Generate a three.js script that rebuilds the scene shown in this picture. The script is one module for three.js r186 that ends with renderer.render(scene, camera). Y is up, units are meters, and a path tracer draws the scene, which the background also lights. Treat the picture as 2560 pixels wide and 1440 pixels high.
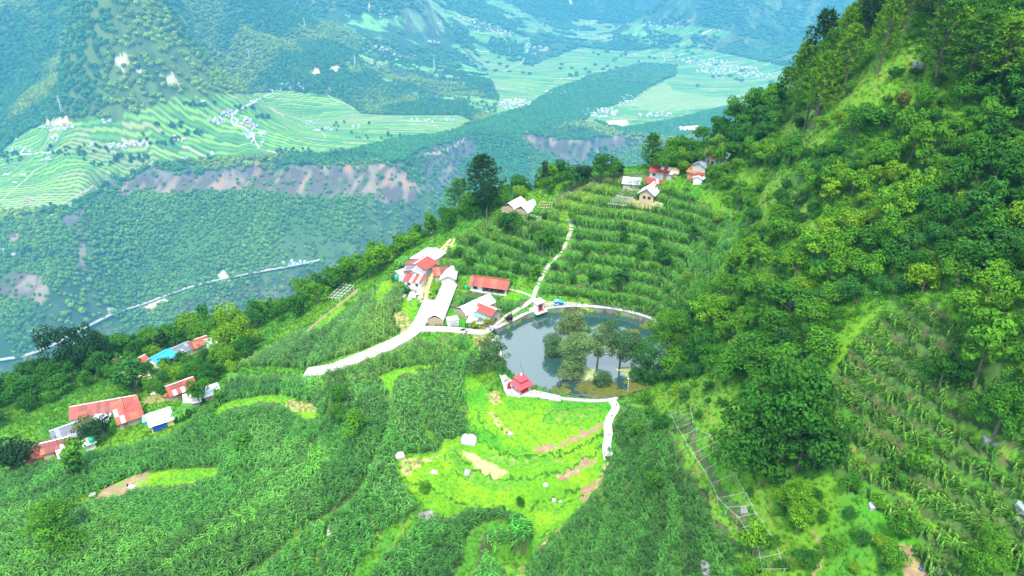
import * as THREE from 'three';
import { mergeGeometries } from 'three/addons/utils/BufferGeometryUtils.js';

// ---------------------------------------------------------------- camera, sky, sun, exposure
const scene = new THREE.Scene();
const CAM_Y = 105, PITCH = 28 * Math.PI / 180, FOCAL = 1730;           // FOCAL: pixels of a 2560 x 1440 frame
const camera = new THREE.PerspectiveCamera(2 * Math.atan(720 / FOCAL) * 180 / Math.PI, 16 / 9, 1, 16000);
camera.position.set(0, CAM_Y, 0);
camera.rotation.x = -PITCH;
scene.add(camera);

const renderer = new THREE.WebGLRenderer({ antialias: true });
renderer.toneMapping = THREE.LinearToneMapping;
renderer.toneMappingExposure = 3.05;
renderer.shadowMap.enabled = true;

function hash2(x, y) { let h = Math.imul(x | 0, 374761393) + Math.imul(y | 0, 668265263) | 0; h = Math.imul(h ^ (h >>> 13), 1274126177); return ((h ^ (h >>> 16)) >>> 0) / 4294967296; }
function vnoise(x, y) {
  const ix = Math.floor(x), iy = Math.floor(y); let fx = x - ix, fy = y - iy;
  fx = fx * fx * (3 - 2 * fx); fy = fy * fy * (3 - 2 * fy);
  const a = hash2(ix, iy), b = hash2(ix + 1, iy), c = hash2(ix, iy + 1), d = hash2(ix + 1, iy + 1);
  return a + (b - a) * fx + (c - a) * fy + (a - b - c + d) * fx * fy;
}
function fbm(x, y, o = 4) { let s = 0, a = .5, n = 0; for (let i = 0; i < o; i++) { s += a * vnoise(x, y); n += a; a *= .5; x = x * 2.03 + 17.1; y = y * 2.03 - 9.7; } return s / n; }
function ridged(x, y, o = 4) { let s = 0, a = .5, n = 0; for (let i = 0; i < o; i++) { const v = 1 - Math.abs(2 * vnoise(x, y) - 1); s += a * v; n += a; a *= .5; x = x * 2.1 + 31.7; y = y * 2.1 + 11.3; } return s / n; }
const clamp = (x, a = 0, b = 1) => Math.min(b, Math.max(a, x)), lerp = (a, b, t) => a + (b - a) * t;
const sstep = (a, b, x) => { const t = clamp((x - a) / (b - a)); return t * t * (3 - 2 * t); };
function rng(seed) { return () => { seed = (seed + 0x6d2b79f5) | 0; let t = Math.imul(seed ^ (seed >>> 15), 1 | seed); t = (t + Math.imul(t ^ (t >>> 7), 61 | t)) ^ t; return ((t ^ (t >>> 14)) >>> 0) / 4294967296; }; }

{ // a bright, thinly overcast sky
  const W = 512, H = 256, d = new Float32Array(W * H * 4);
  for (let j = 0; j < H; j++) for (let i = 0; i < W; i++) {
    const el = ((j + .5) / H - .5) * Math.PI, az = (i + .5) / W * 2 * Math.PI, y = Math.sin(el), k = 1 / (Math.max(y, .02) + .25);
    const cx = Math.cos(az) * Math.cos(el) * k, cz = Math.sin(az) * Math.cos(el) * k;
    const cl = sstep(.36, .66, fbm(cx * 1.7 + 40, cz * 1.7 + 12, 5)), o = (j * W + i) * 4;
    const c = y < 0 ? [.30, .36, .33] : [lerp(.36, .66, cl), lerp(.56, .76, cl), lerp(.78, .86, cl)];
    d[o] = c[0]; d[o + 1] = c[1]; d[o + 2] = c[2]; d[o + 3] = 1;
  }
  const t = new THREE.DataTexture(d, W, H, THREE.RGBAFormat, THREE.FloatType);
  t.mapping = THREE.EquirectangularReflectionMapping; t.magFilter = THREE.LinearFilter; t.needsUpdate = true;
  scene.background = t; scene.environment = t;
}
const sun = new THREE.DirectionalLight(new THREE.Color(1, .95, .86), 2.1);
sun.position.set(5, 205, -65); sun.target.position.set(20, 0, -170);
sun.castShadow = true; sun.shadow.radius = 20; sun.shadow.mapSize.set(4096, 4096);
Object.assign(sun.shadow.camera, { left: -320, right: 320, top: 320, bottom: -320, near: 1, far: 900 });
scene.add(sun, sun.target);
scene.fog = new THREE.FogExp2(new THREE.Color(.15, .60, .95), 0.0001);
// ---------------------------------------------------------------- from the picture's points to places
const SP = Math.sin(PITCH), CP = Math.cos(PITCH);
function rayOf(u, v) { const a = (u - 1280) / FOCAL, b = (720 - v) / FOCAL; return [a, -SP + b * CP, -CP - b * SP]; }
function P(u, v, y) { const r = rayOf(u, v), t = (y - CAM_Y) / r[1]; return [r[0] * t, y, r[2] * t]; }
function project(x, y, z) { const dy = y - CAM_Y, w = -dy * SP - z * CP; return [1280 + FOCAL * x / w, 720 - FOCAL * (dy * CP - z * SP) / w, w]; }

// thin-plate spline through points [x, y, z] (y is the height)
function spline(pts, unit = 100, soft = 1e-3) {
  const n = pts.length, N = n + 3, A = [], X = pts.map((p) => p[0] / unit), Z = pts.map((p) => p[2] / unit), ker = (r2) => r2 < 1e-12 ? 0 : .5 * r2 * Math.log(r2);
  for (let i = 0; i < N; i++) A.push(new Float64Array(N + 1));
  for (let i = 0; i < n; i++) {
    for (let j = 0; j < n; j++) A[i][j] = ker((X[i] - X[j]) ** 2 + (Z[i] - Z[j]) ** 2) + (i === j ? soft : 0);
    A[i][n] = A[n][i] = 1; A[i][n + 1] = A[n + 1][i] = X[i]; A[i][n + 2] = A[n + 2][i] = Z[i]; A[i][N] = pts[i][1];
  }
  for (let c = 0; c < N; c++) {
    let p = c; for (let r = c + 1; r < N; r++) if (Math.abs(A[r][c]) > Math.abs(A[p][c])) p = r;
    [A[c], A[p]] = [A[p], A[c]];
    for (let r = 0; r < N; r++) if (r !== c) { const k = A[r][c] / A[c][c]; if (k) for (let q = c; q <= N; q++) A[r][q] -= k * A[c][q]; }
  }
  const w = A.map((r, i) => r[N] / r[i]);
  return (x, z) => { x /= unit; z /= unit; let s = w[n] + w[n + 1] * x + w[n + 2] * z; for (let i = 0; i < n; i++) s += w[i] * ker((x - X[i]) ** 2 + (z - Z[i]) ** 2); return s; };
}
class Grid { // heights on a regular lattice
  constructor(x0, x1, z0, z1, s) { this.x0 = x0; this.z0 = z0; this.s = s; this.nx = Math.round((x1 - x0) / s) + 1; this.nz = Math.round((z1 - z0) / s) + 1; this.a = new Float32Array(this.nx * this.nz); }
  fill(f) { for (let j = 0, o = 0; j < this.nz; j++) for (let i = 0; i < this.nx; i++, o++) this.a[o] = f(this.x0 + i * this.s, this.z0 + j * this.s, o); return this; }
  at(x, z) {
    const fx = clamp((x - this.x0) / this.s, 0, this.nx - 1.001), fz = clamp((z - this.z0) / this.s, 0, this.nz - 1.001), i = fx | 0, j = fz | 0, o = j * this.nx + i, a = fx - i, b = fz - j, A = this.a;
    return (A[o] * (1 - a) + A[o + 1] * a) * (1 - b) + (A[o + this.nx] * (1 - a) + A[o + this.nx + 1] * a) * b;
  }
}
function onto(grid, u, v, t0, t1, step) { // where the ray through a picture point meets a height grid
  const r = rayOf(u, v); let best = 1e9, tb = t0, prev = t0;
  for (let t = t0; t < t1; t += step) {
    const g = CAM_Y + r[1] * t - grid.at(r[0] * t, r[2] * t);
    if (g < 0) { let a = prev, b = t; for (let k = 0; k < 14; k++) { const m = (a + b) / 2; if (CAM_Y + r[1] * m - grid.at(r[0] * m, r[2] * m) < 0) b = m; else a = m; } return [r[0] * b, grid.at(r[0] * b, r[2] * b), r[2] * b]; }
    if (g < best) { best = g; tb = t; }
    prev = t;
  }
  return [r[0] * tb, grid.at(r[0] * tb, r[2] * tb), r[2] * tb];
}

// ---------------------------------------------------------------- the near hillside
const NX0 = -205, NX1 = 235, NZ0 = -335, NZ1 = -35;
const crest = [[-150, 1080, -34], [0, 1010, -36], [200, 930, -36], [330, 890, -35], [450, 850, -32], [600, 830, -27], [720, 790, -21], [800, 750, -16], [900, 700, -9], [980, 660, -4], [1060, 610, 3], [1130, 580, 6], [1200, 540, 9.5], [1260, 505, 13],
  [1340, 480, 17], [1420, 455, 21], [1500, 430, 24.5], [1600, 422, 27], [1680, 400, 30], [1760, 360, 36], [1850, 310, 43], [1930, 265, 50], [2000, 232, 52.5], [2100, 165, 59], [2200, 70, 70], [2300, -40, 83]].map((q) => P(...q)).concat([[215, 112, -312], [300, 160, -345]]);
const nearPts = [[1240, 830, 0], [1280, 790, .3], [1450, 768, .6], [1620, 798, .6], [1690, 880, 1.5], [1680, 940, 1.5], [1620, 980, .8], [1560, 1002, 0], [1400, 1005, -.2], [1270, 985, 0], [1180, 850, 0], [1130, 820, .3], [1060, 820, .3], [1050, 750, 1.2], [1075, 690, 2.2], [1110, 620, 5.2],
  [1200, 700, 1.8], [1260, 720, 1.5], [1330, 745, 1.2], [1400, 745, 2], [1500, 755, 2.2], [1000, 720, .6], [900, 880, -4], [760, 930, -8], [940, 740, -4.5], [850, 830, -6.5], [700, 880, -12], [620, 900, -17],
  [430, 960, -17], [250, 1030, -18.5], [100, 1120, -21], [0, 1180, -21], [0, 1300, -13], [0, 1440, -8], [300, 1200, -12.5], [300, 1440, -6], [550, 1180, -9], [600, 1440, -4], [640, 990, -10.5], [800, 1000, -7], [800, 1200, -5], [900, 1440, -4], [1000, 1150, -3.2], [1100, 950, -1.5],
  [1250, 1130, -2.6], [1280, 1440, -5], [1400, 1100, -1.8], [1500, 1180, -2.3], [1350, 1300, -4.4], [1530, 1030, -.6], [420, 890, -30], [550, 862, -26], [330, 915, -31.5], [60, 1040, -31], [1600, 1300, -1], [1650, 1440, 1.5], [1600, 1100, -.2],
  [1500, 640, 10.5], [1500, 560, 16], [1500, 500, 20], [1620, 470, 24], [1350, 620, 10], [1250, 600, 9], [1180, 640, 5], [1640, 640, 12], [1640, 560, 17.5], [1700, 700, 10], [1750, 600, 17], [1740, 450, 29], [1840, 560, 24],
  [1760, 760, 11.5], [1750, 900, 9], [1700, 1000, 5], [1800, 1000, 15], [1850, 700, 26], [1900, 480, 39], [2000, 300, 53], [2100, 700, 39], [2100, 500, 49], [2300, 600, 49], [2300, 400, 60], [2300, 200, 73], [2300, 0, 88], [2550, 600, 53], [2550, 300, 69], [2550, 100, 82],
  [2080, 900, 30], [2280, 1010, 30.5], [2500, 1140, 30], [2560, 1440, 22], [1900, 1300, 9.5], [1750, 1200, 5], [2000, 1150, 20], [2150, 1300, 18], [2300, 1440, 16], [1950, 1440, 8], [2560, 850, 46]].map((q) => P(...q)).concat(crest, [[0, -5, -60], [-150, -9, -60], [90, 26, -40], [120, 50, -50], [40, 3, -45], [170, 82, -100], [220, 112, -140]]);
const nearTPS = spline(nearPts, 100, 2e-3);
function crestSide(x, z) { // distance beyond the crest (positive outside, on the valley's side), and the nearest crest point
  let best = 1e9, sx = 0, sz = 0, sg = 1;
  for (let i = 0; i < crest.length - 1; i++) {
    const a = crest[i], b = crest[i + 1], dx = b[0] - a[0], dz = b[2] - a[2], t = clamp(((x - a[0]) * dx + (z - a[2]) * dz) / (dx * dx + dz * dz)), px = a[0] + dx * t, pz = a[2] + dz * t, d = (x - px) ** 2 + (z - pz) ** 2;
    if (d < best) { best = d; sx = px; sz = pz; sg = dx * (z - a[2]) - dz * (x - a[0]) < 0 ? 1 : -1; }
  }
  return [Math.sqrt(best) * sg, sx, sz];
}
const crestD = new Grid(NX0, NX1, NZ0, NZ1, 2), H0 = new Grid(NX0, NX1, NZ0, NZ1, 2).fill((x, z, o) => {
  const [d, px, pz] = crestSide(x, z); crestD.a[o] = d;
  if (d <= 0) return nearTPS(x, z);
  return nearTPS(px + (x - px) * .12, pz + (z - pz) * .12) - (.72 + 1.3 * sstep(50, 84, px)) * (d * d / (d + lerp(9, 2.5, sstep(50, 84, px)))) + (fbm(x * .05, z * .05, 3) - .5) * Math.min(d, 20) * .3;
});

// what grows or lies where: polygons in the picture, dropped onto the hillside
const RX = 2048, RS = (NX1 - NX0) / RX, RZ = Math.round((NZ1 - NZ0) / RS);
const use = new Uint8Array(RX * RZ), field = new Uint8Array(RX * RZ), stepDown = new Float32Array(RX * RZ);
const ground0 = (u, v) => onto(H0, u, v, 70, 420, 1.2);
function smooth(pts, closed, k = 6) {
  const out = [], n = pts.length;
  for (let i = 0; i < (closed ? n : n - 1); i++) {
    const g = (j) => closed ? pts[(j + n) % n] : pts[clamp(j, 0, n - 1)], p0 = g(i - 1), p1 = g(i), p2 = g(i + 1), p3 = g(i + 2);
    for (let s = 0; s < k; s++) { const t = s / k, f = (a, b, c, d) => .5 * (2 * b + (c - a) * t + (2 * a - 5 * b + 4 * c - d) * t * t + (3 * b - a - 3 * c + d) * t * t * t); out.push(p1.map((_, c) => f(p0[c], p1[c], p2[c], p3[c]))); }
  }
  if (!closed) out.push(pts[n - 1]);
  return out;
}
function fill(poly, paint, X0 = NX0, Z0 = NZ0, S = RS, W = RX, H = RZ) { // poly in world x, z
  let z0 = 1e9, z1 = -1e9; for (const p of poly) { z0 = Math.min(z0, p[1]); z1 = Math.max(z1, p[1]); }
  for (let j = Math.max(0, Math.floor((z0 - Z0) / S)); j <= Math.min(H - 1, Math.ceil((z1 - Z0) / S)); j++) {
    const z = Z0 + (j + .5) * S, xs = [];
    for (let i = 0, n = poly.length; i < n; i++) { const a = poly[i], b = poly[(i + 1) % n]; if ((a[1] > z) !== (b[1] > z)) xs.push(a[0] + (z - a[1]) / (b[1] - a[1]) * (b[0] - a[0])); }
    xs.sort((a, b) => a - b);
    for (let k = 0; k + 1 < xs.length; k += 2) for (let i = Math.max(0, Math.ceil((xs[k] - X0) / S - .5)); i <= Math.min(W - 1, Math.floor((xs[k + 1] - X0) / S - .5)); i++) paint(j * W + i, X0 + (i + .5) * S, z);
  }
}
const worldPoly = (pts, sm = true) => (sm ? smooth(pts, true) : pts.flatMap((p, i) => { const q = pts[(i + 1) % pts.length], n = Math.ceil(Math.hypot(q[0] - p[0], q[1] - p[1]) / 15); return Array.from({ length: n }, (_, k) => [lerp(p[0], q[0], k / n), lerp(p[1], q[1], k / n)]); })).map(([u, v]) => { const g = ground0(u, v); return [g[0], g[2]]; });
const GRASS = 0, MAIZE = 1, RICE = 2, SOIL = 3, WOOD = 4, DRY = 5, WEEDS = 6, BARE = 7, PADDY = 8, LAWN = 9, POND = 10, BUND = 11, STAIR = 12, TRACK = 13;
function lay(kind, pts, f = 0, sm = true) { fill(worldPoly(pts, sm), (o) => { use[o] = kind; field[o] = f; }); }

// woods on the mountain and below the crest
lay(WOOD, [[1640, 1000], [1690, 900], [1680, 840], [1640, 800], [1720, 760], [1800, 700], [1850, 620], [1850, 560], [1780, 480], [1700, 440], [1660, 410], [1700, 385], [1800, 315], [2000, 222], [2200, 60], [2300, -60], [2640, -60], [2640, 1000], [2480, 960], [2400, 830], [2340, 750], [2200, 760], [2100, 830], [2050, 900], [2040, 1040], [2060, 1180], [1960, 1180], [1900, 1150], [1870, 1050], [1800, 960], [1700, 960]], 0, false);
lay(WEEDS, [[1940, 330], [2030, 262], [2120, 200], [2230, 130], [2330, 150], [2420, 200], [2370, 250], [2250, 260], [2140, 290], [2060, 360], [1990, 400]]);
lay(WEEDS, [[1840, 440], [1930, 420], [2010, 470], [2060, 560], [2040, 640], [1960, 600], [1880, 540]]);
lay(WEEDS, [[1640, 1010], [1700, 960], [1800, 960], [1870, 1050], [1900, 1150], [1960, 1300], [2010, 1440], [1950, 1440], [1890, 1300], [1800, 1170], [1730, 1040]]);
// maize
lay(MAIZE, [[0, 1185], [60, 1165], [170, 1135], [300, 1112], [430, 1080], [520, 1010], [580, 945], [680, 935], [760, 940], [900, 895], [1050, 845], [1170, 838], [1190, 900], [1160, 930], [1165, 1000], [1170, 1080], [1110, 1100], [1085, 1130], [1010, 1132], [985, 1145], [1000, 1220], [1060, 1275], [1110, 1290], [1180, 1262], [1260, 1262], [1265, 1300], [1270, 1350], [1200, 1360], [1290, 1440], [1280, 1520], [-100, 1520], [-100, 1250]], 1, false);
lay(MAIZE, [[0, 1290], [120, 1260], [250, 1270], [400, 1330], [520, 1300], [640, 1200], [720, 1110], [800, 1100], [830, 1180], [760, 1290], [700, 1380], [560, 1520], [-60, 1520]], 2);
lay(MAIZE, [[1000, 930], [1110, 915], [1155, 950], [1160, 1080], [1105, 1098], [1085, 1128], [1000, 1105], [985, 1050], [985, 970]], 3);
lay(MAIZE, [[1262, 1275], [1320, 1285], [1328, 1345], [1280, 1350]], 4);
lay(MAIZE, [[590, 915], [650, 880], [740, 830], [850, 790], [900, 740], [985, 695], [1000, 720], [1008, 750], [1005, 790], [1020, 815], [1000, 832], [900, 876], [760, 922], [690, 915]], 5, false);
lay(MAIZE, [[1105, 645], [1130, 605], [1180, 572], [1255, 525], [1330, 535], [1385, 525], [1400, 480], [1500, 440], [1610, 432], [1660, 470], [1720, 475], [1830, 560], [1830, 610], [1780, 700], [1720, 750], [1640, 782], [1560, 768], [1450, 742], [1350, 736], [1340, 700], [1270, 690], [1180, 685], [1105, 690]], 6, false);
lay(MAIZE, [[1126, 772], [1150, 738], [1200, 728], [1228, 735], [1190, 745], [1150, 768]], 7, false);
lay(MAIZE, [[1252, 780], [1240, 755], [1320, 742], [1322, 758], [1270, 785]], 7, false);
lay(MAIZE, [[1555, 1015], [1640, 1012], [1680, 1085], [1720, 1165], [1780, 1265], [1830, 1345], [1875, 1520], [1300, 1520], [1330, 1375], [1440, 1275], [1510, 1195], [1533, 1100], [1542, 1040]], 8, false);
lay(MAIZE, [[1672, 1032], [1715, 1035], [1760, 1140], [1830, 1250], [1900, 1330], [1955, 1460], [1890, 1460], [1800, 1270], [1735, 1180], [1690, 1080]], 9, false);
lay(MAIZE, [[2040, 1040], [2090, 930], [2150, 830], [2220, 768], [2340, 752], [2400, 830], [2480, 960], [2640, 1050], [2640, 1500], [2330, 1500], [2250, 1330], [2180, 1240], [2080, 1180]], 10, false);
lay(MAIZE, [[640, 1040], [700, 1075], [762, 1180], [815, 1300], [770, 1330], [705, 1290], [662, 1200], [630, 1120]], 11);
lay(MAIZE, [[880, 1090], [960, 1120], [990, 1180], [1050, 1280], [1020, 1312], [950, 1270], [900, 1180]], 12);
lay(MAIZE, [[760, 962], [840, 950], [960, 938], [985, 1000], [985, 1062], [900, 1040], [800, 1012]], 13);
lay(MAIZE, [[1385, 528], [1402, 482], [1500, 440], [1610, 432], [1640, 450], [1560, 468], [1500, 498], [1420, 522]], 14);
// rice, grass, earth
lay(RICE, [[350, 1213], [372, 1184], [440, 1171], [548, 1168], [530, 1190], [440, 1212]]);
lay(SOIL, [[235, 1242], [268, 1216], [330, 1190], [376, 1180], [352, 1212], [300, 1236]]);
lay(WEEDS, [[170, 1268], [240, 1240], [262, 1218], [232, 1230], [180, 1255]]);
lay(RICE, [[533, 1038], [552, 1012], [620, 992], [700, 986], [736, 996], [712, 1010], [650, 1004], [588, 1016]]);
lay(DRY, [[712, 1012], [735, 999], [788, 1012], [788, 1028], [745, 1030]]);
lay(RICE, [[742, 1032], [800, 1030], [790, 1045], [755, 1042]]);
lay(RICE, [[940, 942], [1000, 920], [1090, 911], [1115, 917], [1040, 927], [990, 945], [985, 985], [968, 975], [955, 952]]);
lay(RICE, [[1165, 925], [1240, 1000], [1268, 988], [1400, 1003], [1530, 1005], [1525, 1060], [1518, 1150], [1500, 1192], [1440, 1262], [1380, 1335], [1330, 1352], [1325, 1292], [1262, 1262], [1180, 1260], [1112, 1288], [1060, 1262], [1008, 1192], [1000, 1150], [1090, 1132], [1112, 1102], [1170, 1085], [1160, 1000]], 0, false);
lay(LAWN, [[1165, 925], [1200, 960], [1225, 1010], [1215, 1060], [1260, 1110], [1330, 1130], [1250, 1130], [1190, 1095], [1170, 1060], [1160, 990]]);
lay(LAWN, [[1270, 990], [1400, 1004], [1525, 1006], [1520, 1030], [1380, 1022], [1300, 1030], [1262, 1010]]);
lay(LAWN, [[1330, 1350], [1322, 1318], [1370, 1280], [1440, 1262], [1400, 1310]]);
lay(PADDY, [[1357, 1050], [1375, 1026], [1430, 1018], [1482, 1016], [1500, 1032], [1440, 1052], [1380, 1060]]);
lay(PADDY, [[1200, 1115], [1260, 1138], [1360, 1138], [1420, 1150], [1300, 1158], [1230, 1150]]);
lay(PADDY, [[1120, 1130], [1150, 1120], [1165, 1150], [1230, 1185], [1340, 1190], [1240, 1210], [1160, 1180]]);
lay(SOIL, [[1338, 1118], [1400, 1105], [1450, 1080], [1508, 1056], [1500, 1072], [1440, 1104], [1372, 1130], [1345, 1127]]);
lay(SOIL, [[1392, 1174], [1450, 1150], [1488, 1130], [1494, 1142], [1445, 1172], [1405, 1186]]);
lay(SOIL, [[1452, 1200], [1500, 1180], [1503, 1190], [1462, 1210]]); lay(SOIL, [[1452, 1216], [1476, 1212], [1478, 1228], [1460, 1224]]);
lay(DRY, [[1002, 1182], [1008, 1152], [1050, 1146], [1100, 1140], [1060, 1160], [1020, 1186]]);
lay(DRY, [[1220, 1030], [1238, 1034], [1258, 1066], [1284, 1078], [1275, 1090], [1245, 1070]]);
lay(BARE, [[1160, 1126], [1188, 1130], [1225, 1150], [1266, 1170], [1258, 1182], [1215, 1178], [1182, 1152]]);
lay(DRY, [[1222, 992], [1243, 974], [1256, 1000], [1236, 1012]]);
lay(RICE, [[935, 748], [955, 706], [985, 704], [972, 728], [948, 752]]);
lay(SOIL, [[745, 850], [765, 826], [800, 797], [850, 757], [890, 724], [894, 728], [850, 764], [795, 808]]);
lay(RICE, [[790, 812], [850, 768], [858, 775], [805, 818]]);
lay(RICE, [[1010, 745], [1046, 758], [1030, 802], [1008, 792]]); lay(DRY, [[984, 780], [1020, 790], [1026, 822], [1004, 832]]);
lay(RICE, [[1125, 612], [1142, 600], [1138, 625], [1158, 645], [1140, 645]]);
lay(DRY, [[1182, 845], [1205, 838], [1235, 845], [1232, 866], [1200, 875]]);
lay(LAWN, [[1170, 880], [1190, 838], [1240, 850], [1255, 900], [1200, 905]]); lay(DRY, [[1180, 850], [1200, 836], [1236, 850], [1230, 868], [1195, 872]]);
lay(LAWN, [[1110, 790], [1130, 772], [1190, 770], [1230, 800], [1180, 815], [1110, 812]]); lay(LAWN, [[1262, 738], [1330, 722], [1330, 742], [1270, 750]]); lay(LAWN, [[1240, 825], [1290, 795], [1340, 765], [1480, 762], [1380, 778], [1290, 812]]);
lay(WEEDS, [[1340, 758], [1480, 752], [1620, 790], [1600, 800], [1480, 772], [1380, 768]]);
lay(WEEDS, [[1395, 530], [1422, 522], [1432, 545], [1425, 580], [1402, 560]]);
lay(RICE, [[520, 1000], [470, 985], [500, 975], [530, 985]]); lay(DRY, [[350, 1000], [400, 985], [470, 975], [450, 990], [380, 1010]]);
lay(WEEDS, [[1080, 690], [1060, 740], [1075, 770], [1095, 700], [1125, 610], [1110, 600]], 0, false);
lay(SOIL, [[2255, 1360], [2280, 1355], [2300, 1385], [2320, 1460], [2275, 1460]]); lay(LAWN, [[2150, 1265], [2180, 1270], [2260, 1330], [2290, 1350], [2240, 1350]]);
lay(WEEDS, [[2380, 1060], [2500, 1110], [2560, 1180], [2560, 1140], [2460, 1060]]);
lay(BARE, [[1560, 500], [1610, 520], [1655, 515], [1640, 500]]);
// rice terraces: below each curve the land lies a step lower
for (const [d, pts] of [[.75, [[1160, 1000], [1175, 1050], [1200, 1095], [1250, 1130], [1330, 1140], [1420, 1125], [1480, 1095], [1520, 1070]]], [.8, [[1140, 1120], [1170, 1150], [1220, 1180], [1290, 1187], [1380, 1175], [1450, 1150], [1515, 1100]]], [.7, [[1110, 1130], [1125, 1165], [1170, 1205], [1230, 1220], [1320, 1215], [1400, 1200], [1490, 1170]]],
  [.8, [[1000, 1190], [1070, 1220], [1140, 1235], [1230, 1240], [1330, 1225], [1420, 1205], [1500, 1180]]], [.7, [[1330, 1245], [1350, 1225], [1400, 1212], [1450, 1200]]]]) {
  const c = smooth(pts, false), end = c[c.length - 1], poly = [...c, [end[0] + 10, 1300], [1400, 1400], [1100, 1400], [c[0][0] - 10, 1300]].map(([u, v]) => { const g = ground0(u, v); return [g[0], g[2]]; });
  fill(poly, (o) => { if (use[o] !== MAIZE) stepDown[o] += d; });
}
for (const pts of [[[1160, 1000], [1175, 1050], [1200, 1095], [1250, 1130], [1330, 1140], [1420, 1125], [1480, 1095], [1520, 1070]], [[1140, 1120], [1170, 1150], [1220, 1180], [1290, 1187], [1380, 1175], [1450, 1150], [1515, 1100]], [[1112, 1132], [1118, 1150], [1140, 1172], [1170, 1190]], [[1000, 1190], [1070, 1220], [1140, 1235], [1200, 1240]], [[1330, 1245], [1350, 1225], [1400, 1212], [1450, 1200]], [[1357, 1050], [1368, 1036], [1390, 1026], [1430, 1020], [1482, 1016]], [[1190, 1020], [1205, 1060], [1240, 1100]], [[1340, 1310], [1370, 1300], [1405, 1285]], [[1385, 1245], [1420, 1225], [1470, 1210]]]) {
  const c = smooth(pts, false, 8).map(([u, v]) => { const g = ground0(u, v); return [g[0], g[2]]; });
  for (let i = 0; i + 1 < c.length; i++) { const dx = c[i + 1][0] - c[i][0], dz = c[i + 1][1] - c[i][1], l = Math.hypot(dx, dz) || 1, nx = -dz / l * .17, nz = dx / l * .17; fill([[c[i][0] + nx, c[i][1] + nz], [c[i + 1][0] + nx, c[i + 1][1] + nz], [c[i + 1][0] - nx, c[i + 1][1] - nz], [c[i][0] - nx, c[i][1] - nz]], (o) => { if (use[o] !== MAIZE) use[o] = BUND; }); }
}
const STAIRS = [[1333, 748], [1340, 724], [1350, 702], [1362, 681], [1373, 663], [1391, 645], [1406, 625], [1418, 600], [1427, 576], [1428, 560], [1421, 545]];
{ const c = smooth(STAIRS, false, 12).map(([u, v]) => ground0(u, v)); for (const g of c) fill(Array.from({ length: 8 }, (_, k) => [g[0] + .95 * Math.cos(k * .785), g[2] + .95 * Math.sin(k * .785)]), (o) => { use[o] = STAIR; }); }
for (const [kind, r, pts] of [[WEEDS, .4, [[800, 1440], [790, 1400], [800, 1370], [815, 1340], [822, 1318]]], [WEEDS, .4, [[985, 1360], [1000, 1330], [1022, 1305], [1035, 1285]]], [WEEDS, .4, [[730, 1290], [740, 1330], [745, 1380], [742, 1440]]], [WEEDS, .4, [[925, 1290], [940, 1320], [945, 1350], [938, 1400]]], [WEEDS, .8, [[1705, 1085], [1720, 1130], [1752, 1180], [1778, 1240], [1795, 1290], [1830, 1320], [1855, 1350]]], [DRY, .45, [[1517, 1150], [1500, 1195], [1470, 1240], [1430, 1275], [1380, 1340], [1320, 1380], [1300, 1440]]], [WEEDS, .5, [[1830, 530], [1900, 545], [1960, 560], [2000, 590], [2040, 620]]], [SOIL, .35, [[2040, 1440], [2055, 1400], [2050, 1360], [2040, 1335]]], [WEEDS, .5, [[1740, 500], [1820, 522], [1900, 545]]], [WEEDS, .6, [[2030, 1030], [2120, 1110], [2210, 1180], [2290, 1260], [2360, 1340]]]]) {
  const c = smooth(pts, false, 16).map(([u, v]) => ground0(u, v)); for (const g of c) fill(Array.from({ length: 8 }, (_, k) => [g[0] + r * Math.cos(k * .785), g[2] + r * Math.sin(k * .785)]), (o) => { use[o] = kind; });
}
{ const c = smooth([[1058, 750], [1062, 725], [1072, 695], [1084, 662], [1104, 630], [1132, 600]], false, 14).map(([u, v]) => ground0(u, v)); for (const g of c) fill(Array.from({ length: 8 }, (_, k) => [g[0] + 1.5 * Math.cos(k * .785), g[2] + 1.5 * Math.sin(k * .785)]), (o) => { use[o] = TRACK; }); }
// terraced maize slopes: 1 behind the pond, 2 on the mountain
const terrace = new Uint8Array(RX * RZ);
fill(worldPoly([[1105, 650], [1130, 600], [1180, 570], [1255, 525], [1330, 530], [1400, 500], [1500, 455], [1620, 450], [1720, 470], [1850, 550], [1860, 610], [1800, 710], [1730, 760], [1640, 778], [1450, 745], [1340, 728], [1180, 688], [1105, 690]], false), (o) => { terrace[o] = 1; });
fill(worldPoly([[2040, 1060], [2090, 920], [2150, 820], [2220, 760], [2350, 745], [2410, 830], [2490, 950], [2640, 1040], [2640, 1500], [2330, 1500], [2250, 1330], [2180, 1240], [2080, 1190]], false), (o) => { terrace[o] = 2; });
fill(worldPoly([[1840, 440], [1930, 420], [2010, 470], [2060, 560], [2040, 640], [1960, 600], [1880, 540]], false), (o) => { terrace[o] = 1; });
fill(worldPoly([[-120, 1160], [300, 1100], [560, 960], [760, 925], [1050, 840], [1180, 836], [1170, 1090], [1000, 1150], [1060, 1280], [1270, 1265], [1290, 1540], [-120, 1540]], false), (o) => { if (use[o] === MAIZE) terrace[o] = 3; });
fill(worldPoly([[580, 930], [650, 875], [985, 690], [1025, 820], [900, 880], [760, 925]], false), (o) => { if (use[o] === MAIZE) terrace[o] = 3; });
fill(worldPoly([[1540, 1010], [1640, 1010], [1880, 1540], [1290, 1540], [1520, 1190]], false), (o) => { if (use[o] === MAIZE) terrace[o] = 3; });
const STEP = [1, 2.15, 2.7, 1.25];
const cell = (x, z) => { const i = Math.floor((x - NX0) / RS), j = Math.floor((z - NZ0) / RS); return i < 0 || j < 0 || i >= RX || j >= RZ ? -1 : j * RX + i; };
const bend = (x, z) => (fbm(x * .03 + 5, z * .03, 3) - .5) * 1.6;
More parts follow.
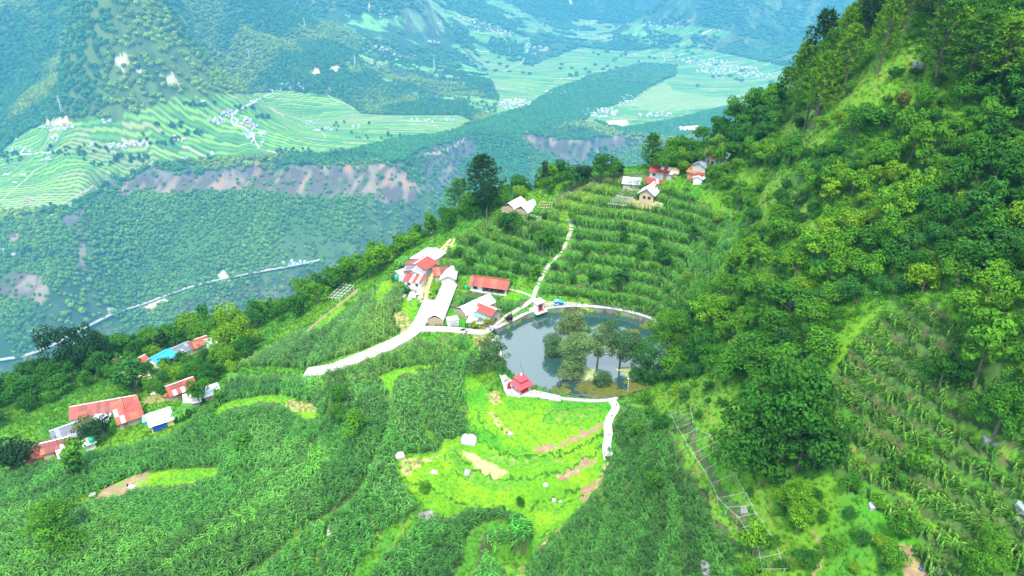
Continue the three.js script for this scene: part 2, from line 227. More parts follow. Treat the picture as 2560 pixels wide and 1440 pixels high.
function treadOf(x, z, k) { const t = (H0.at(x, z) + bend(x, z)) / STEP[k]; return t - Math.floor(t); }

// pond
const WATER_Y = -.9;
const pondEdge = smooth([[1241, 836], [1262, 824], [1285, 815], [1310, 801], [1345, 789], [1400, 781], [1450, 779], [1510, 783], [1570, 793], [1620, 808], [1665, 840], [1690, 880], [1680, 930], [1640, 965], [1590, 985], [1540, 994], [1480, 993], [1400, 981], [1340, 967], [1300, 948], [1270, 922], [1258, 890], [1250, 868], [1236, 856]].map(([u, v]) => { const p = P(u, v, WATER_Y); return [p[0], p[2]]; }), true, 5);
fill(pondEdge, (o) => { use[o] = POND; field[o] = 0; });

const rimMask = new Uint8Array(RX * RZ); for (const [x, z] of pondEdge) fill(Array.from({ length: 10 }, (_, k) => [x + 2.4 * Math.cos(k * .6283), z + 2.4 * Math.sin(k * .6283)]), (o) => { rimMask[o] = 1; });
const H1 = new Grid(NX0, NX1, NZ0, NZ1, .8).fill((x, z) => {
  const o = cell(x, z); let h = H0.at(x, z); if (o < 0) return h;
  if (use[o] === POND) return -2.6;
  if (terrace[o]) { const s = STEP[terrace[o]], b = bend(x, z), t = (h + b) / s, k = Math.floor(t), f = t - k; const e = terrace[o] === 3 ? .9 : .72, r = terrace[o] === 3 ? .35 : .12; h = (k + (f < e ? r * f / e : r + (1 - r) * sstep(e, 1, f))) * s - b; }
  h -= stepDown[o]; if (rimMask[o] && z < -150 && x < 45) h = Math.min(h, .3);
  const u = use[o];
  return h + (fbm(x * .25, z * .25, 3) - .5) * (u === RICE || u === LAWN || u === PADDY ? .08 : u === WOOD ? .8 : .25) ;
});
const ground = (u, v) => onto(H1, u, v, 70, 420, .8), groundY = (x, z) => H1.at(x, z);
// ---------------------------------------------------------------- the valley: plateau and mountains, gorge, rim between them
const rim = [[-250, 560, -222], [0, 537, -215], [100, 532, -213], [180, 522, -212], [260, 462, -208], [340, 440, -206], [420, 436, -205], [500, 430, -204], [600, 422, -203], [680, 418, -202], [800, 408, -201], [900, 402, -200], [1010, 405, -201], [1070, 372, -203], [1200, 330, -212], [1310, 338, -226], [1400, 350, -240], [1480, 352, -247], [1560, 335, -250], [1640, 350, -252], [1720, 380, -255], [1900, 380, -262], [2300, 380, -270]].map((q) => P(...q));
const upPts = [[700, 250, -188], [300, 290, -190], [1000, 300, -196], [1100, 310, -199], [500, 300, -192], [100, 380, -198], [0, 450, -206], [850, 330, -195], [1250, 270, -216], [1400, 230, -236], [1600, 250, -246], [1800, 230, -255], [1650, 290, -250], [1450, 300, -241], [1900, 190, -258], [1700, 130, -258], [1500, 170, -241], [1300, 190, -226], [1400, 120, -238], [1550, 110, -250],
  [560, 200, -170], [650, 128, -138], [850, 60, -108], [950, 20, -96], [1050, -10, -84], [760, 190, -160], [880, 200, -172], [1000, 200, -188], [900, 120, -150], [1050, 110, -178], [1100, 40, -150],
  [0, 330, -192], [250, 284, -187], [500, 240, -186], [100, 150, -111], [100, 0, -24], [300, 0, -22], [300, 140, -104], [20, 200, -148], [10, 60, -62], [530, 170, -158], [450, 60, -57], [450, 0, -27], [0, 0, -30], [600, 90, -92], [600, 0, -43], [750, 0, -72], [400, 200, -140], [200, 220, -142], [730, 60, -120],
  [1200, 60, -182], [1100, 100, -186], [1300, 0, -155], [1500, 60, -232], [1600, 0, -195], [1800, 0, -180], [1950, 35, -165], [1880, 90, -215], [1800, 150, -257], [2100, 0, -120], [2020, 110, -226], [2150, 100, -170], [1750, 60, -225], [1400, 40, -205], [1650, 60, -238],
  [100, -60, 14], [300, -60, 14], [600, -60, -18], [1000, -60, -42], [1300, -60, -85], [1600, -60, -95], [2000, -60, -60], [300, -110, 60], [1000, -110, 20], [1800, -110, 0]].map((q) => P(...q)).concat(rim);
const lowPts = [[0, 905, -312], [150, 860, -310], [300, 780, -308], [450, 730, -306], [560, 700, -305], [700, 675, -303], [850, 640, -302], [1000, 600, -300], [-200, 960, -315], [0, 1000, -346], [300, 900, -346], [600, 780, -338], [300, 1000, -366], [800, 720, -340],
  [340, 470, -220], [420, 470, -220], [500, 478, -226], [700, 464, -225], [850, 470, -230], [950, 477, -235], [1020, 482, -239], [300, 600, -258], [500, 600, -267], [700, 580, -264], [900, 560, -270], [260, 520, -226],
  [50, 622, -240], [180, 602, -240], [100, 690, -247], [180, 650, -246], [100, 735, -274], [0, 740, -274], [200, 690, -268], [0, 560, -225], [100, 548, -221], [200, 565, -230], [250, 700, -284],
  [1300, 500, -294], [1300, 405, -257], [1450, 470, -300], [1600, 430, -292], [1480, 395, -281], [1560, 378, -276], [1650, 388, -274], [1330, 385, -250], [1150, 395, -236], [1150, 470, -271], [1080, 420, -232], [1400, 392, -276], [1750, 420, -290], [1500, 520, -320], [1200, 540, -305], [1900, 440, -300]].map((q) => P(...q)).concat([[1070, 372, -203], [1200, 330, -212], [1310, 338, -226], [-250, 560, -224]].map((q) => P(...q)), [[-400, -420, -420], [0, -420, -440], [500, -450, -430]].map(([x, z, y]) => [x, y, z]));
const upTPS = spline(upPts, 300, 1e-3), lowTPS = spline(lowPts, 300, 1e-3);
function rimSide(x, z) {
  let best = 1e18, sg = 1, bi = 0;
  for (let i = 0; i < rim.length - 1; i++) {
    const a = rim[i], b = rim[i + 1], dx = b[0] - a[0], dz = b[2] - a[2], t = clamp(((x - a[0]) * dx + (z - a[2]) * dz) / (dx * dx + dz * dz)), d = (x - a[0] - dx * t) ** 2 + (z - a[2] - dz * t) ** 2;
    if (d < best) { best = d; bi = i + t; sg = dx * (z - a[2]) - dz * (x - a[0]) < 0 ? 1 : -1; }
  }
  return [Math.sqrt(best) * sg, bi];
}
const FK = 2.6; // the valley's layout is drawn at 1 : 2.6
const FX = [], FZ = [];
for (let x = -1500; x < -900; x += 15) FX.push(x * FK); for (let x = -900; x < 900; x += 5) FX.push(x * FK); for (let x = 900; x <= 2500; x += 13) FX.push(x * FK);
for (let z = -3700; z < -1500; z += 12) FZ.push(z * FK); for (let z = -1500; z <= -470; z += 5) FZ.push(z * FK);
const FAR0 = [-1500, -3700], FS = 10; // coarse lattices for the two surfaces, refined by the detail below
const gUp = new Grid(-1520, 2520, -3720, -450, FS).fill((x, z) => upTPS(x, z)), gLow = new Grid(-1520, 2520, -1560, -450, FS).fill((x, z) => lowTPS(x, z)), gRim = new Grid(-1520, 2520, -1560, -450, 5).fill((x, z) => rimSide(x, z)[0]);
const upSlope = (x, z) => Math.hypot(gUp.at(x + 20, z) - gUp.at(x - 20, z), gUp.at(x, z + 20) - gUp.at(x, z - 20)) / 40;
const gSteep = new Grid(-1520, 2520, -3720, -450, 20).fill((x, z) => sstep(.14, .42, upSlope(x, z)));
function unitParts(x, z) { // [height, share of plateau side, steepness of the mountain]
  const steep = gSteep.at(x, z), w = fbm(x * .004 + 3, z * .004, 3) * 60, rg = ridged((x + w) * .0042, (z + w * .6) * .0042, 5);
  let up = gUp.at(x, z) + steep * ((rg - .58) * 46 + (ridged((x + w * .5) * .0095 + 7, (z + w) * .0095, 4) - .56) * 26 + (fbm(x * .03, z * .03, 3) - .5) * 7) + (fbm(x * .011, z * .011, 3) - .5) * 3;
  if (z < -1550) return [up, 1, steep, 0];
  const d = gRim.at(x, z) + (fbm(x * .02, z * .02, 4) - .5) * 46, k = sstep(5, -9, d), rr = ridged((x + z * .45) * .013, (z - x * .3) * .006, 4);
  const low = gLow.at(x, z) + ((rr - .55) * 34 + (fbm(x * .05, z * .05, 3) - .5) * 6) * sstep(2, 60, d);
  return [lerp(low, up, 1 - k), 1 - k, steep, d];
}
// rim distance is positive on the valley's far side (plateau)
const farParts = (x, z) => { const q = unitParts(x / FK, z / FK); q[0] = CAM_Y + (q[0] - CAM_Y) * FK; return q; };
const farY = (x, z) => farParts(x, z)[0];
const gFar = new Grid(-1500 * FK, 2500 * FK, -3700 * FK, -470 * FK, 12).fill(farY);
const farGround = (u, v) => onto(gFar, u, v, 480 * FK, 4200 * FK, 8);
// ---------------------------------------------------------------- what covers the valley, and the colour of both sheets
const LX = 2000, LS = 2.0, LX0 = -1500, LZ0 = -3700, LZ = 1615, land = new Uint8Array(LX * LZ); // 0 wood, 1 fields, 2 mixed, 3 pale field, 4 bare earth, 5 scar, 6 dense wood, 7 rock, 8 brownish wood
const lcell = (x, z) => { x /= FK; z /= FK; const i = Math.floor((x - LX0) / LS), j = Math.floor((z - LZ0) / LS); return i < 0 || j < 0 || i >= LX || j >= LZ ? -1 : j * LX + i; };
function cover(kind, pts) { fill(pts.flatMap((p, i) => { const q = pts[(i + 1) % pts.length], n = Math.ceil(Math.hypot(q[0] - p[0], q[1] - p[1]) / 15); return Array.from({ length: n }, (_, k) => [lerp(p[0], q[0], k / n), lerp(p[1], q[1], k / n)]); }).map(([u, v]) => { const g = farGround(u, v); return [g[0] / FK, g[2] / FK]; }), (o) => { land[o] = kind; }, LX0, LZ0, LS, LX, LZ); }
cover(2, [[860, 60], [950, 0], [1250, -40], [1350, 60], [1300, 180], [1250, 290], [1150, 285], [1000, 240], [900, 150]]);
cover(2, [[1300, 40], [1500, 50], [1700, 70], [1760, 120], [1560, 110], [1420, 110]]);
cover(1, [[-40, 400], [0, 380], [60, 332], [130, 302], [250, 297], [330, 288], [400, 258], [450, 246], [560, 237], [640, 232], [730, 228], [830, 238], [870, 258], [905, 285], [1000, 288], [1150, 288], [1180, 302], [1130, 330], [1080, 345], [980, 352], [900, 370], [790, 385], [700, 388], [560, 396], [400, 405], [330, 430], [265, 452], [180, 516], [0, 530], [-60, 530]]);
cover(1, [[1180, 105], [1300, 165], [1340, 160], [1450, 118], [1560, 128], [1700, 118], [1800, 130], [1990, 172], [1990, 240], [1860, 262], [1740, 300], [1680, 330], [1560, 330], [1450, 300], [1340, 330], [1240, 292], [1250, 240], [1220, 190]]);
cover(1, [[1620, 62], [1740, 65], [1830, 78], [1810, 92], [1700, 88], [1630, 80]]);
cover(6, [[1170, 330], [1220, 295], [1320, 265], [1380, 225], [1480, 190], [1600, 162], [1690, 165], [1685, 190], [1640, 208], [1580, 250], [1500, 272], [1460, 300], [1340, 330], [1250, 345]]);
cover(6, [[1480, 300], [1560, 320], [1680, 300], [1780, 275], [1840, 262], [1860, 300], [1700, 345], [1560, 335]]);
cover(6, [[880, 375], [1000, 345], [1100, 335], [1200, 310], [1310, 345], [1330, 460], [1200, 520], [1080, 470], [1020, 410]]);
cover(3, [[1570, 262], [1620, 222], [1665, 205], [1685, 225], [1760, 240], [1870, 252], [1800, 268], [1700, 276], [1620, 275]]);
cover(3, [[0, 500], [60, 492], [170, 498], [150, 520], [0, 528]]);
cover(4, [[1515, 302], [1568, 300], [1570, 318], [1520, 316]]); cover(4, [[1690, 318], [1750, 312], [1750, 328], [1700, 330]]);
cover(4, [[110, 300], [170, 292], [185, 310], [120, 316]]);
cover(5, [[283, 150], [290, 130], [308, 124], [322, 140], [330, 165], [318, 168], [300, 158]]); cover(5, [[408, 186], [425, 180], [440, 195], [455, 216], [436, 212], [418, 206]]);
cover(5, [[340, 183], [355, 178], [362, 194], [350, 196]]); cover(5, [[775, 188], [788, 168], [800, 176], [806, 186]]); cover(5, [[818, 176], [838, 162], [852, 168], [845, 180]]); cover(5, [[864, 160], [874, 152], [876, 164]]);
cover(5, [[1418, -4], [1428, -4], [1434, 14], [1424, 12]]); cover(5, [[920, 5], [926, 2], [924, 30], [918, 22]]);
cover(5, [[262, 768], [280, 762], [292, 782], [270, 790]]); cover(5, [[545, 690], [560, 684], [578, 690], [576, 704], [548, 706]]); cover(5, [[362, 762], [420, 738], [440, 742], [400, 756], [372, 782]]); cover(5, [[60, 886], [80, 886], [75, 900], [58, 900]]);
cover(7, [[20, 585], [48, 582], [50, 608], [24, 610]]);
cover(8, [[430, 770], [560, 730], [700, 690], [860, 650], [860, 720], [700, 790], [600, 830], [460, 850]]);
cover(7, [[0, 690], [60, 682], [112, 690], [120, 750], [104, 772], [60, 742], [0, 748]]); cover(7, [[196, 604], [214, 606], [212, 690], [198, 680]]); cover(7, [[60, 540], [92, 538], [88, 552], [62, 554]]);
cover(9, [[300, 462], [340, 448], [430, 442], [520, 437], [680, 428], [800, 418], [940, 412], [1010, 425], [1052, 505], [1000, 508], [940, 482], [860, 492], [800, 498], [720, 488], [640, 474], [520, 478], [420, 484], [350, 474], [300, 492]]);
cover(9, [[1310, 340], [1400, 350], [1500, 352], [1560, 335], [1570, 350], [1500, 372], [1460, 388], [1400, 392], [1340, 372]]);

function tex(W, H, f, srgb = true) {
  const d = new Uint8Array(W * H * 4);
  const en = (c) => Math.round(255 * clamp(srgb ? (c <= .0031308 ? 12.92 * c : 1.055 * Math.pow(c, 1 / 2.4) - .055) : c));
  for (let j = 0, o = 0; j < H; j++) for (let i = 0; i < W; i++, o += 4) { const c = f(i, j); d[o] = en(c[0]); d[o + 1] = en(c[1]); d[o + 2] = en(c[2]); d[o + 3] = 255; }
  const t = new THREE.DataTexture(d, W, H, THREE.RGBAFormat); t.magFilter = t.minFilter = THREE.LinearFilter; t.colorSpace = srgb ? THREE.SRGBColorSpace : THREE.NoColorSpace; t.needsUpdate = true; return t;
}
const mixc = (a, b, t) => [lerp(a[0], b[0], t), lerp(a[1], b[1], t), lerp(a[2], b[2], t)], mulc = (a, k) => [a[0] * k, a[1] * k, a[2] * k];
function sheet(name, xs, zs, yOf, mat, keep) {
  const nx = xs.length, nz = zs.length, pos = new Float32Array(nx * nz * 3), uv = new Float32Array(nx * nz * 2), idx = [];
  for (let j = 0, o = 0; j < nz; j++) for (let i = 0; i < nx; i++, o++) { pos[o * 3] = xs[i]; pos[o * 3 + 1] = yOf(xs[i], zs[j]); pos[o * 3 + 2] = zs[j]; uv[o * 2] = (xs[i] - xs[0]) / (xs[nx - 1] - xs[0]); uv[o * 2 + 1] = (zs[j] - zs[0]) / (zs[nz - 1] - zs[0]); }
  for (let j = 0; j < nz - 1; j++) for (let i = 0; i < nx - 1; i++) { if (keep && !keep(xs[i], zs[j])) continue; const a = j * nx + i, b = a + 1, c = a + nx, d = c + 1; idx.push(a, c, b, b, c, d); }
  const g = new THREE.BufferGeometry(); g.setAttribute('position', new THREE.BufferAttribute(pos, 3)); g.setAttribute('uv', new THREE.BufferAttribute(uv, 2)); g.setIndex(idx); g.computeVertexNormals();
  const m = new THREE.Mesh(g, mat); m.name = name; m.receiveShadow = m.castShadow = true; m.userData.kind = 'structure'; scene.add(m); return m;
}
// colours (linear, of the things themselves)
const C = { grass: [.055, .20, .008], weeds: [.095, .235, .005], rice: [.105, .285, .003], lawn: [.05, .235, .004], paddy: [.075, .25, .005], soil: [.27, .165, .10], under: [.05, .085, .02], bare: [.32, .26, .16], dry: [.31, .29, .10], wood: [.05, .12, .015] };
function nearColour(x, z) {
  const wx = x + (fbm(x * .8, z * .8, 3) - .5) * 2, wz = z + (fbm(x * .8 + 9, z * .8, 3) - .5) * 2, o = cell(wx, wz); if (o < 0) return C.wood;
  const u = use[o], n1 = fbm(x * .9, z * .9, 3), n2 = fbm(x * .12 + 7, z * .12, 3), n3 = fbm(x * 3.1, z * 3.1, 2);
  let c = C.grass;
  if (u === MAIZE) {
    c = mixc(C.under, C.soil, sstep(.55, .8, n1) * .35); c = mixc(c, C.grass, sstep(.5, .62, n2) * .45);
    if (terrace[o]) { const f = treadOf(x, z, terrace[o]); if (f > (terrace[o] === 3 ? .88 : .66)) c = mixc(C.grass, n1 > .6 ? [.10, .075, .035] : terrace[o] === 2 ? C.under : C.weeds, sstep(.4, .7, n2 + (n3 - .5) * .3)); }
  } else if (u === RICE) c = mixc(mixc(C.rice, [.165, .33, .004], sstep(.38, .7, n2 + (n3 - .5) * .25)), [.07, .25, .005], sstep(.5, .72, n1) * .7);
  else if (u === LAWN) c = mixc(C.lawn, C.rice, sstep(.42, .7, n2));
  else if (u === PADDY) c = mixc(C.paddy, [.20, .24, .05], sstep(.5, .75, n1));
  else if (u === SOIL) c = mixc(mixc(C.soil, C.dry, sstep(.52, .8, n1) * .7), C.rice, sstep(.56, .7, fbm(x * .5 + 30, z * .5, 3)) * .7);
  else if (u === BARE) c = mixc(C.bare, C.dry, n1);
  else if (u === DRY) c = mixc(C.dry, C.rice, sstep(.5, .75, n1) * .6);
  else if (u === WEEDS) c = mixc(C.weeds, n3 > .5 ? C.grass : [.20, .24, .03], sstep(.42, .68, n1));
  else if (u === WOOD) c = mixc(C.wood, C.weeds, sstep(.42, .66, n2) * .8);
  else if (u === TRACK) c = mixc([.36, .33, .10], C.grass, sstep(.45, .6, n1));
  else if (u === BUND) c = [.03, .11, .008];
  else if (u === POND) c = [.07, .075, .03];
  else c = mixc(C.grass, C.weeds, sstep(.35, .7, n2));
  return mulc(c, .78 + .44 * n3);
}
const NTX = 2048, NTZ = 1400;
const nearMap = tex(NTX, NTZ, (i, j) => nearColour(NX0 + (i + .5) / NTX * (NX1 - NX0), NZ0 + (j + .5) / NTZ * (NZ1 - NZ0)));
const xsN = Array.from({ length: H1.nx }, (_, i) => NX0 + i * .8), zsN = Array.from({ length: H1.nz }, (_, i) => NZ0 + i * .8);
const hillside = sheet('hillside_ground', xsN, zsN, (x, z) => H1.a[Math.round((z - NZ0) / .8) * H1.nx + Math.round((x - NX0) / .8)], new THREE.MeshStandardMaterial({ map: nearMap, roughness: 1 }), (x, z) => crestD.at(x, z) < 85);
hillside.userData.label = 'green terraced hillside around the pond with fields and woods';

const FIELD = [[.15, .31, .035], [.10, .25, .035], [.19, .34, .04], [.065, .19, .025], [.25, .32, .07], [.13, .29, .03], [.09, .22, .035]];
function farColour(rx, rz) {
  const x = rx / FK, z = rz / FK;
  const wx = x + (fbm(x * .08, z * .08, 2) - .5) * 10, wz = z + (fbm(x * .08 + 4, z * .08, 2) - .5) * 10, o = lcell(wx * FK, wz * FK), L = o < 0 ? 0 : land[o];
  const [, kp, steep, rd] = unitParts(x, z), n1 = fbm(x * .02, z * .02, 4), n2 = fbm(x * .1, z * .1, 3), n0 = fbm(x * .005 + 8, z * .005, 3);
  const e = 8, sl = Math.hypot(gFar.at(rx + e, rz) - gFar.at(rx - e, rz), gFar.at(rx, rz + e) - gFar.at(rx, rz - e)) / (2 * e);
  let c = mixc([.02, .06, .014], [.05, .125, .018], sstep(.46, .7, n1 * .5 + n2 * .5));
  if (L === 8) c = mixc(c, [.13, .11, .05], sstep(.4, .7, n2) * .8);
  if (L === 1 || L === 3 || (L === 2 && n0 + n1 * .7 > .86)) {
    const t = (z * .17 + x * .016 + (fbm(x * .004, z * .004, 2) - .5) * 8) / (z < -1500 ? 1.6 : 1.0), k = Math.floor(t), f = t - k, seg = Math.floor((x + hash2(k, 3) * 90 + Math.sin(z * .02) * 20) / (35 + 60 * hash2(k, 7))), h = hash2(k * 31 + 5, seg);
    c = FIELD[Math.floor(h * 6.99)];
    if (L === 3) c = mixc(c, [.34, .37, .12], .7);
    else { const dry = sstep(.56, .66, fbm(x * .006 + 31, z * .006 + 4, 3)); if (h > .35) c = mixc(c, h > .7 ? [.32, .29, .12] : [.24, .33, .07], dry * .6); if (hash2(k * 7, seg + 3) > .93) c = [.38, .33, .18]; }
    if (f > .62) c = mixc(c, [.03, .10, .018], .8);
    c = mulc(c, .9 + .2 * n2);
  } else if (kp > .5 && L !== 6) { // mountain: light clearings on the spurs
    const g = ridged(x * .0055, z * .0055, 3); c = mixc(c, [.11, .155, .02], sstep(.5, .72, g * .4 + n0 * .4 + n1 * .2 + (n2 - .5) * .35) * steep * .8); if (L === 2) c = mixc(c, [.15, .33, .07], sstep(.45, .6, n1));
  } else if (kp <= .5 && L !== 6 && L !== 8) { const g = fbm(x * .012 + 3, z * .012, 4); c = mixc(c, [.06, .135, .015], sstep(.45, .62, g + (n2 - .5) * .2) * .8); }
  if (L !== 1 && L !== 3) {
    const cl = sstep(1.05, 1.5, sl + (n2 - .5) * 1.3 + (n1 - .5) * .9 + .08) * (rd < 14 && rd > -34 ? .92 : .15);
    c = mixc(c, mixc([.115, .095, .10], n2 > .60 ? [.40, .22, .12] : [.20, .165, .15], sstep(.48, .74, fbm(x * .09, gFar.at(rx, rz) * .05, 3))), cl * (kp > .98 ? .4 : 1));
  }
  if (L === 4) c = mixc([.46, .33, .20], [.5, .42, .26], n2); if (L === 5) c = mixc([.46, .38, .28], [.40, .28, .18], sstep(.4, .7, n2)); if (L === 7 || L === 9) { const v = fbm(x * .10 + z * .05, gFar.at(rx, rz) * .02, 4), w = fbm(x * .045 + 3, z * .03, 3); c = mixc(c, mixc([.10, .075, .058], v > .72 && L === 9 ? [.34, .17, .09] : [.24, .175, .125], sstep(.42, .66, v)), sstep(.30, .44, n2 * .45 + w * .55 + (L === 7 ? .06 : 0))); }
  return c;
}
const farMap = tex(2048, 2048, (i, j) => farColour(FX[0] + (i + .5) / 2048 * (FX[FX.length - 1] - FX[0]), FZ[0] + (j + .5) / 2048 * (FZ[FZ.length - 1] - FZ[0])));
const valley = sheet('valley_and_mountains', FX, FZ, farY, new THREE.MeshStandardMaterial({ map: farMap, roughness: 1 }));
valley.userData.label = 'wide valley with gorge, farmed plateau and mountains beyond';
// ---------------------------------------------------------------- naming and adding things
const taken = new Map();
function numbered(name) { const n = taken.get(name) ?? 0; taken.set(name, n + 1); return n ? name + '_' + String(n).padStart(3, '0') : name; }
function tag(o, label, category, group, kind) { Object.assign(o.userData, label && { label }, category && { category }, group && { group }, kind && { kind }); return o; }
function thing(name, label, category, at, turn = 0, group) { const o = new THREE.Group(); o.name = numbered(name); o.position.set(...at); o.rotation.y = turn; scene.add(o); return tag(o, label, category, group); }
function mesh(name, geo, mat, parent) { const m = new THREE.Mesh(geo, mat); m.name = parent ? name : numbered(name); m.castShadow = m.receiveShadow = true; (parent ?? scene).add(m); return m; }
function clone(src, label, at, turn, scale, group) { const c = src.clone(); c.name = numbered(src.name.replace(/_\d{3}$/, '')); c.position.set(...at); c.rotation.y = turn; if (scale) c.scale.set(...(Array.isArray(scale) ? scale : [scale, scale, scale])); c.userData = { ...c.userData, label }; if (group) c.userData.group = group; scene.add(c); return c; }
const M = (color, o = {}) => new THREE.MeshPhysicalMaterial({ color: new THREE.Color(...color), roughness: .9, ...o });
const leafM = (c, o = {}) => M(c, { vertexColors: true, side: THREE.DoubleSide, roughness: .75, specularIntensity: .25, transmission: .3, thickness: 0, ...o });

class Shape { // loose triangles with colours
  constructor() { this.p = []; this.c = []; }
  tri(a, b, c, k = [1, 1, 1]) { this.p.push(...a, ...b, ...c); this.c.push(...k, ...k, ...k); return this; }
  quad(a, b, c, d, k) { return this.tri(a, b, c, k).tri(a, c, d, k); }
  box(cx, cy, cz, sx, sy, sz, k, turn = 0) {
    const s = Math.sin(turn), c = Math.cos(turn), v = [];
    for (const y of [-.5, .5]) for (const [x, z] of [[-.5, -.5], [.5, -.5], [.5, .5], [-.5, .5]]) v.push([cx + x * sx * c + z * sz * s, cy + y * sy, cz - x * sx * s + z * sz * c]);
    for (const [a, b, d, e] of [[0, 1, 2, 3], [7, 6, 5, 4], [4, 5, 1, 0], [5, 6, 2, 1], [6, 7, 3, 2], [7, 4, 0, 3]]) this.quad(v[a], v[b], v[d], v[e], k);
    return this;
  }
  tube(path, rad, n = 5, k) { // path of points, radii
    let prev = null;
    for (let i = 0; i < path.length; i++) {
      const a = path[Math.max(0, i - 1)], b = path[Math.min(path.length - 1, i + 1)], t = norm(sub(b, a)), u = norm(Math.abs(t[1]) > .9 ? cross(t, [1, 0, 0]) : cross(t, [0, 1, 0])), w = cross(t, u), r = typeof rad === 'number' ? rad : rad[i];
      const ring = Array.from({ length: n }, (_, j) => { const q = j / n * 2 * Math.PI; return [0, 1, 2].map((x) => path[i][x] + r * (Math.cos(q) * u[x] + Math.sin(q) * w[x])); });
      if (prev) for (let j = 0; j < n; j++) this.quad(prev[j], prev[(j + 1) % n], ring[(j + 1) % n], ring[j], k);
      prev = ring;
    }
    return this;
  }
  geo() { const g = new THREE.BufferGeometry(); g.setAttribute('position', new THREE.Float32BufferAttribute(this.p, 3)); g.setAttribute('color', new THREE.Float32BufferAttribute(this.c, 3)); g.computeVertexNormals(); return g; }
}
const sub = (a, b) => [a[0] - b[0], a[1] - b[1], a[2] - b[2]], add = (a, b, k = 1) => [a[0] + b[0] * k, a[1] + b[1] * k, a[2] + b[2] * k], cross = (a, b) => [a[1] * b[2] - a[2] * b[1], a[2] * b[0] - a[0] * b[2], a[0] * b[1] - a[1] * b[0]], len = (a) => Math.hypot(...a), norm = (a) => { const l = len(a) || 1; return [a[0] / l, a[1] / l, a[2] / l]; };
function ball(R) { for (;;) { const v = [R() * 2 - 1, R() * 2 - 1, R() * 2 - 1], l = len(v); if (l < 1 && l > .05) return v; } }

// one crown: clumps [x, y, z, r, flat] covered with small leaf sprays; tone varies from spray to spray
function crown(clumps, leaf, per, R, o = {}) {
  const S = new Shape();
  for (const [x, y, z, r, flat = .75] of clumps) {
    const tone = .8 + .4 * R(), warm = R() * .25, n = Math.round(per * r * r);
    for (let i = 0; i < n; i++) {
      const d = norm(ball(R)); if (d[1] < -.55 && R() < .7) { i--; continue; }
      const rr = r * (.62 + .55 * Math.sqrt(R())), c = [x + d[0] * rr, y + d[1] * rr * flat, z + d[2] * rr];
      const out = norm([d[0] + (R() - .5) * 1.1, d[1] + .35 + (R() - .5) * 1.1, d[2] + (R() - .5) * 1.1]), u = norm(cross(out, ball(R))), w = cross(out, u), l = leaf * (.6 + .8 * R()), b = l * (o.slim ?? .62);
      const k = tone * (.75 + .5 * R()), col = [k * (1 + warm), k, k * (1 - warm * .5)];
      const p = (a, e, h) => [0, 1, 2].map((q) => c[q] + u[q] * a * l + w[q] * e * b + out[q] * h * l);
      S.tri(p(-1, 0, -.18), p(0, -1, .06), p(1, 0, -.18), col).tri(p(-1, 0, -.18), p(1, 0, -.18), p(0, 1, .06), col);
    }
  }
  return S.geo();
}
function trunkGeo(h, r, R, clumps, lean = .08) {
  const S = new Shape(), top = [(R() - .5) * lean * h, h, (R() - .5) * lean * h], mid = [top[0] * .4 + (R() - .5) * lean * h, h * .5, top[2] * .4];
  S.tube([[0, -.6, 0], mid, top], [r * 1.25, r * .85, r * .4], 6);
  for (const c of clumps) { const t = .35 + .55 * R(), s = [mid[0] * t * 1.2, h * t, mid[2] * t * 1.2]; S.tube([s, add(s, sub([c[0], c[1] - c[3] * .3, c[2]], s), .55), [c[0], c[1] - c[3] * .2, c[2]]], [r * .42, r * .28, r * .1], 4); }
  return S.geo();
}
const bark = M([.13, .10, .075], { vertexColors: true }), paleBark = M([.28, .25, .20], { vertexColors: true });
function broadClumps(R, H, W, n, low = .27) { // an uneven crown: a few leading boughs, each with its own clumps
  const out = [], lead = Array.from({ length: 4 }, () => { const a = R() * 6.28; return [Math.cos(a) * (.12 + .2 * R()), (R() - .35) * .34, Math.sin(a) * (.12 + .2 * R())]; });
  for (let i = 0; i < n; i++) { const b = lead[i % 4], d = ball(R), q = .10 + .13 * R() * R() + (i < 4 ? .08 : 0); out.push([(b[0] + d[0] * .30) * W, H * (low + (1 - low) * .48) + (b[1] + d[1] * .34) * H * (1 - low), (b[2] + d[2] * .30) * W, W * q, .62 + .35 * R()]); }
  return out;
}
const GREENS = [[.027, .135, .006], [.045, .185, .007], [.070, .235, .008], [.032, .15, .018], [.10, .28, .007], [.14, .31, .007]];
const leafMats = GREENS.map((c) => leafM(c)), yellowLeaf = leafM([.30, .32, .02]), limeLeaf = leafM([.13, .30, .004]), oliveLeaf = leafM([.10, .15, .02]), willowLeaf = leafM([.13, .24, .075]), willowDark = leafM([.065, .16, .05]), purpleLeaf = leafM([.045, .012, .022]), darkLeaf = leafM([.012, .055, .008]), pineLeaf = leafM([.06, .20, .008]), pineLight = leafM([.12, .29, .008]), pineDark = leafM([.022, .085, .012]);

const TREES = { broad: [], tall: [], shrub: [], pine: [], layered: [], big: [] };
function proto(kind, crownGeo, trunk, mat, barkMat = bark) { TREES[kind].push({ crownGeo, trunk, mat, barkMat }); }
for (let i = 0; i < 7; i++) { const R = rng(100 + i), cl = broadClumps(R, 10, 9.4, 24 + i % 5); proto('broad', crown(cl, .36, 38, R), trunkGeo(6, .28, R, cl.slice(0, 5))); }
for (let i = 0; i < 3; i++) { const R = rng(160 + i), cl = broadClumps(R, 10, 9.4, 46, -.12).map((c) => [c[0] * 1.08, c[1], c[2] * 1.08, c[3] * .8, c[4]]); proto('big', crown(cl, .21, 95, R), trunkGeo(6, .26, R, cl.slice(0, 6))); }
for (let i = 0; i < 4; i++) { const R = rng(200 + i), cl = broadClumps(R, 11, 5.8, 20, .24); proto('tall', crown(cl, .40, 46, R), trunkGeo(8, .2, R, cl.slice(0, 4))); }
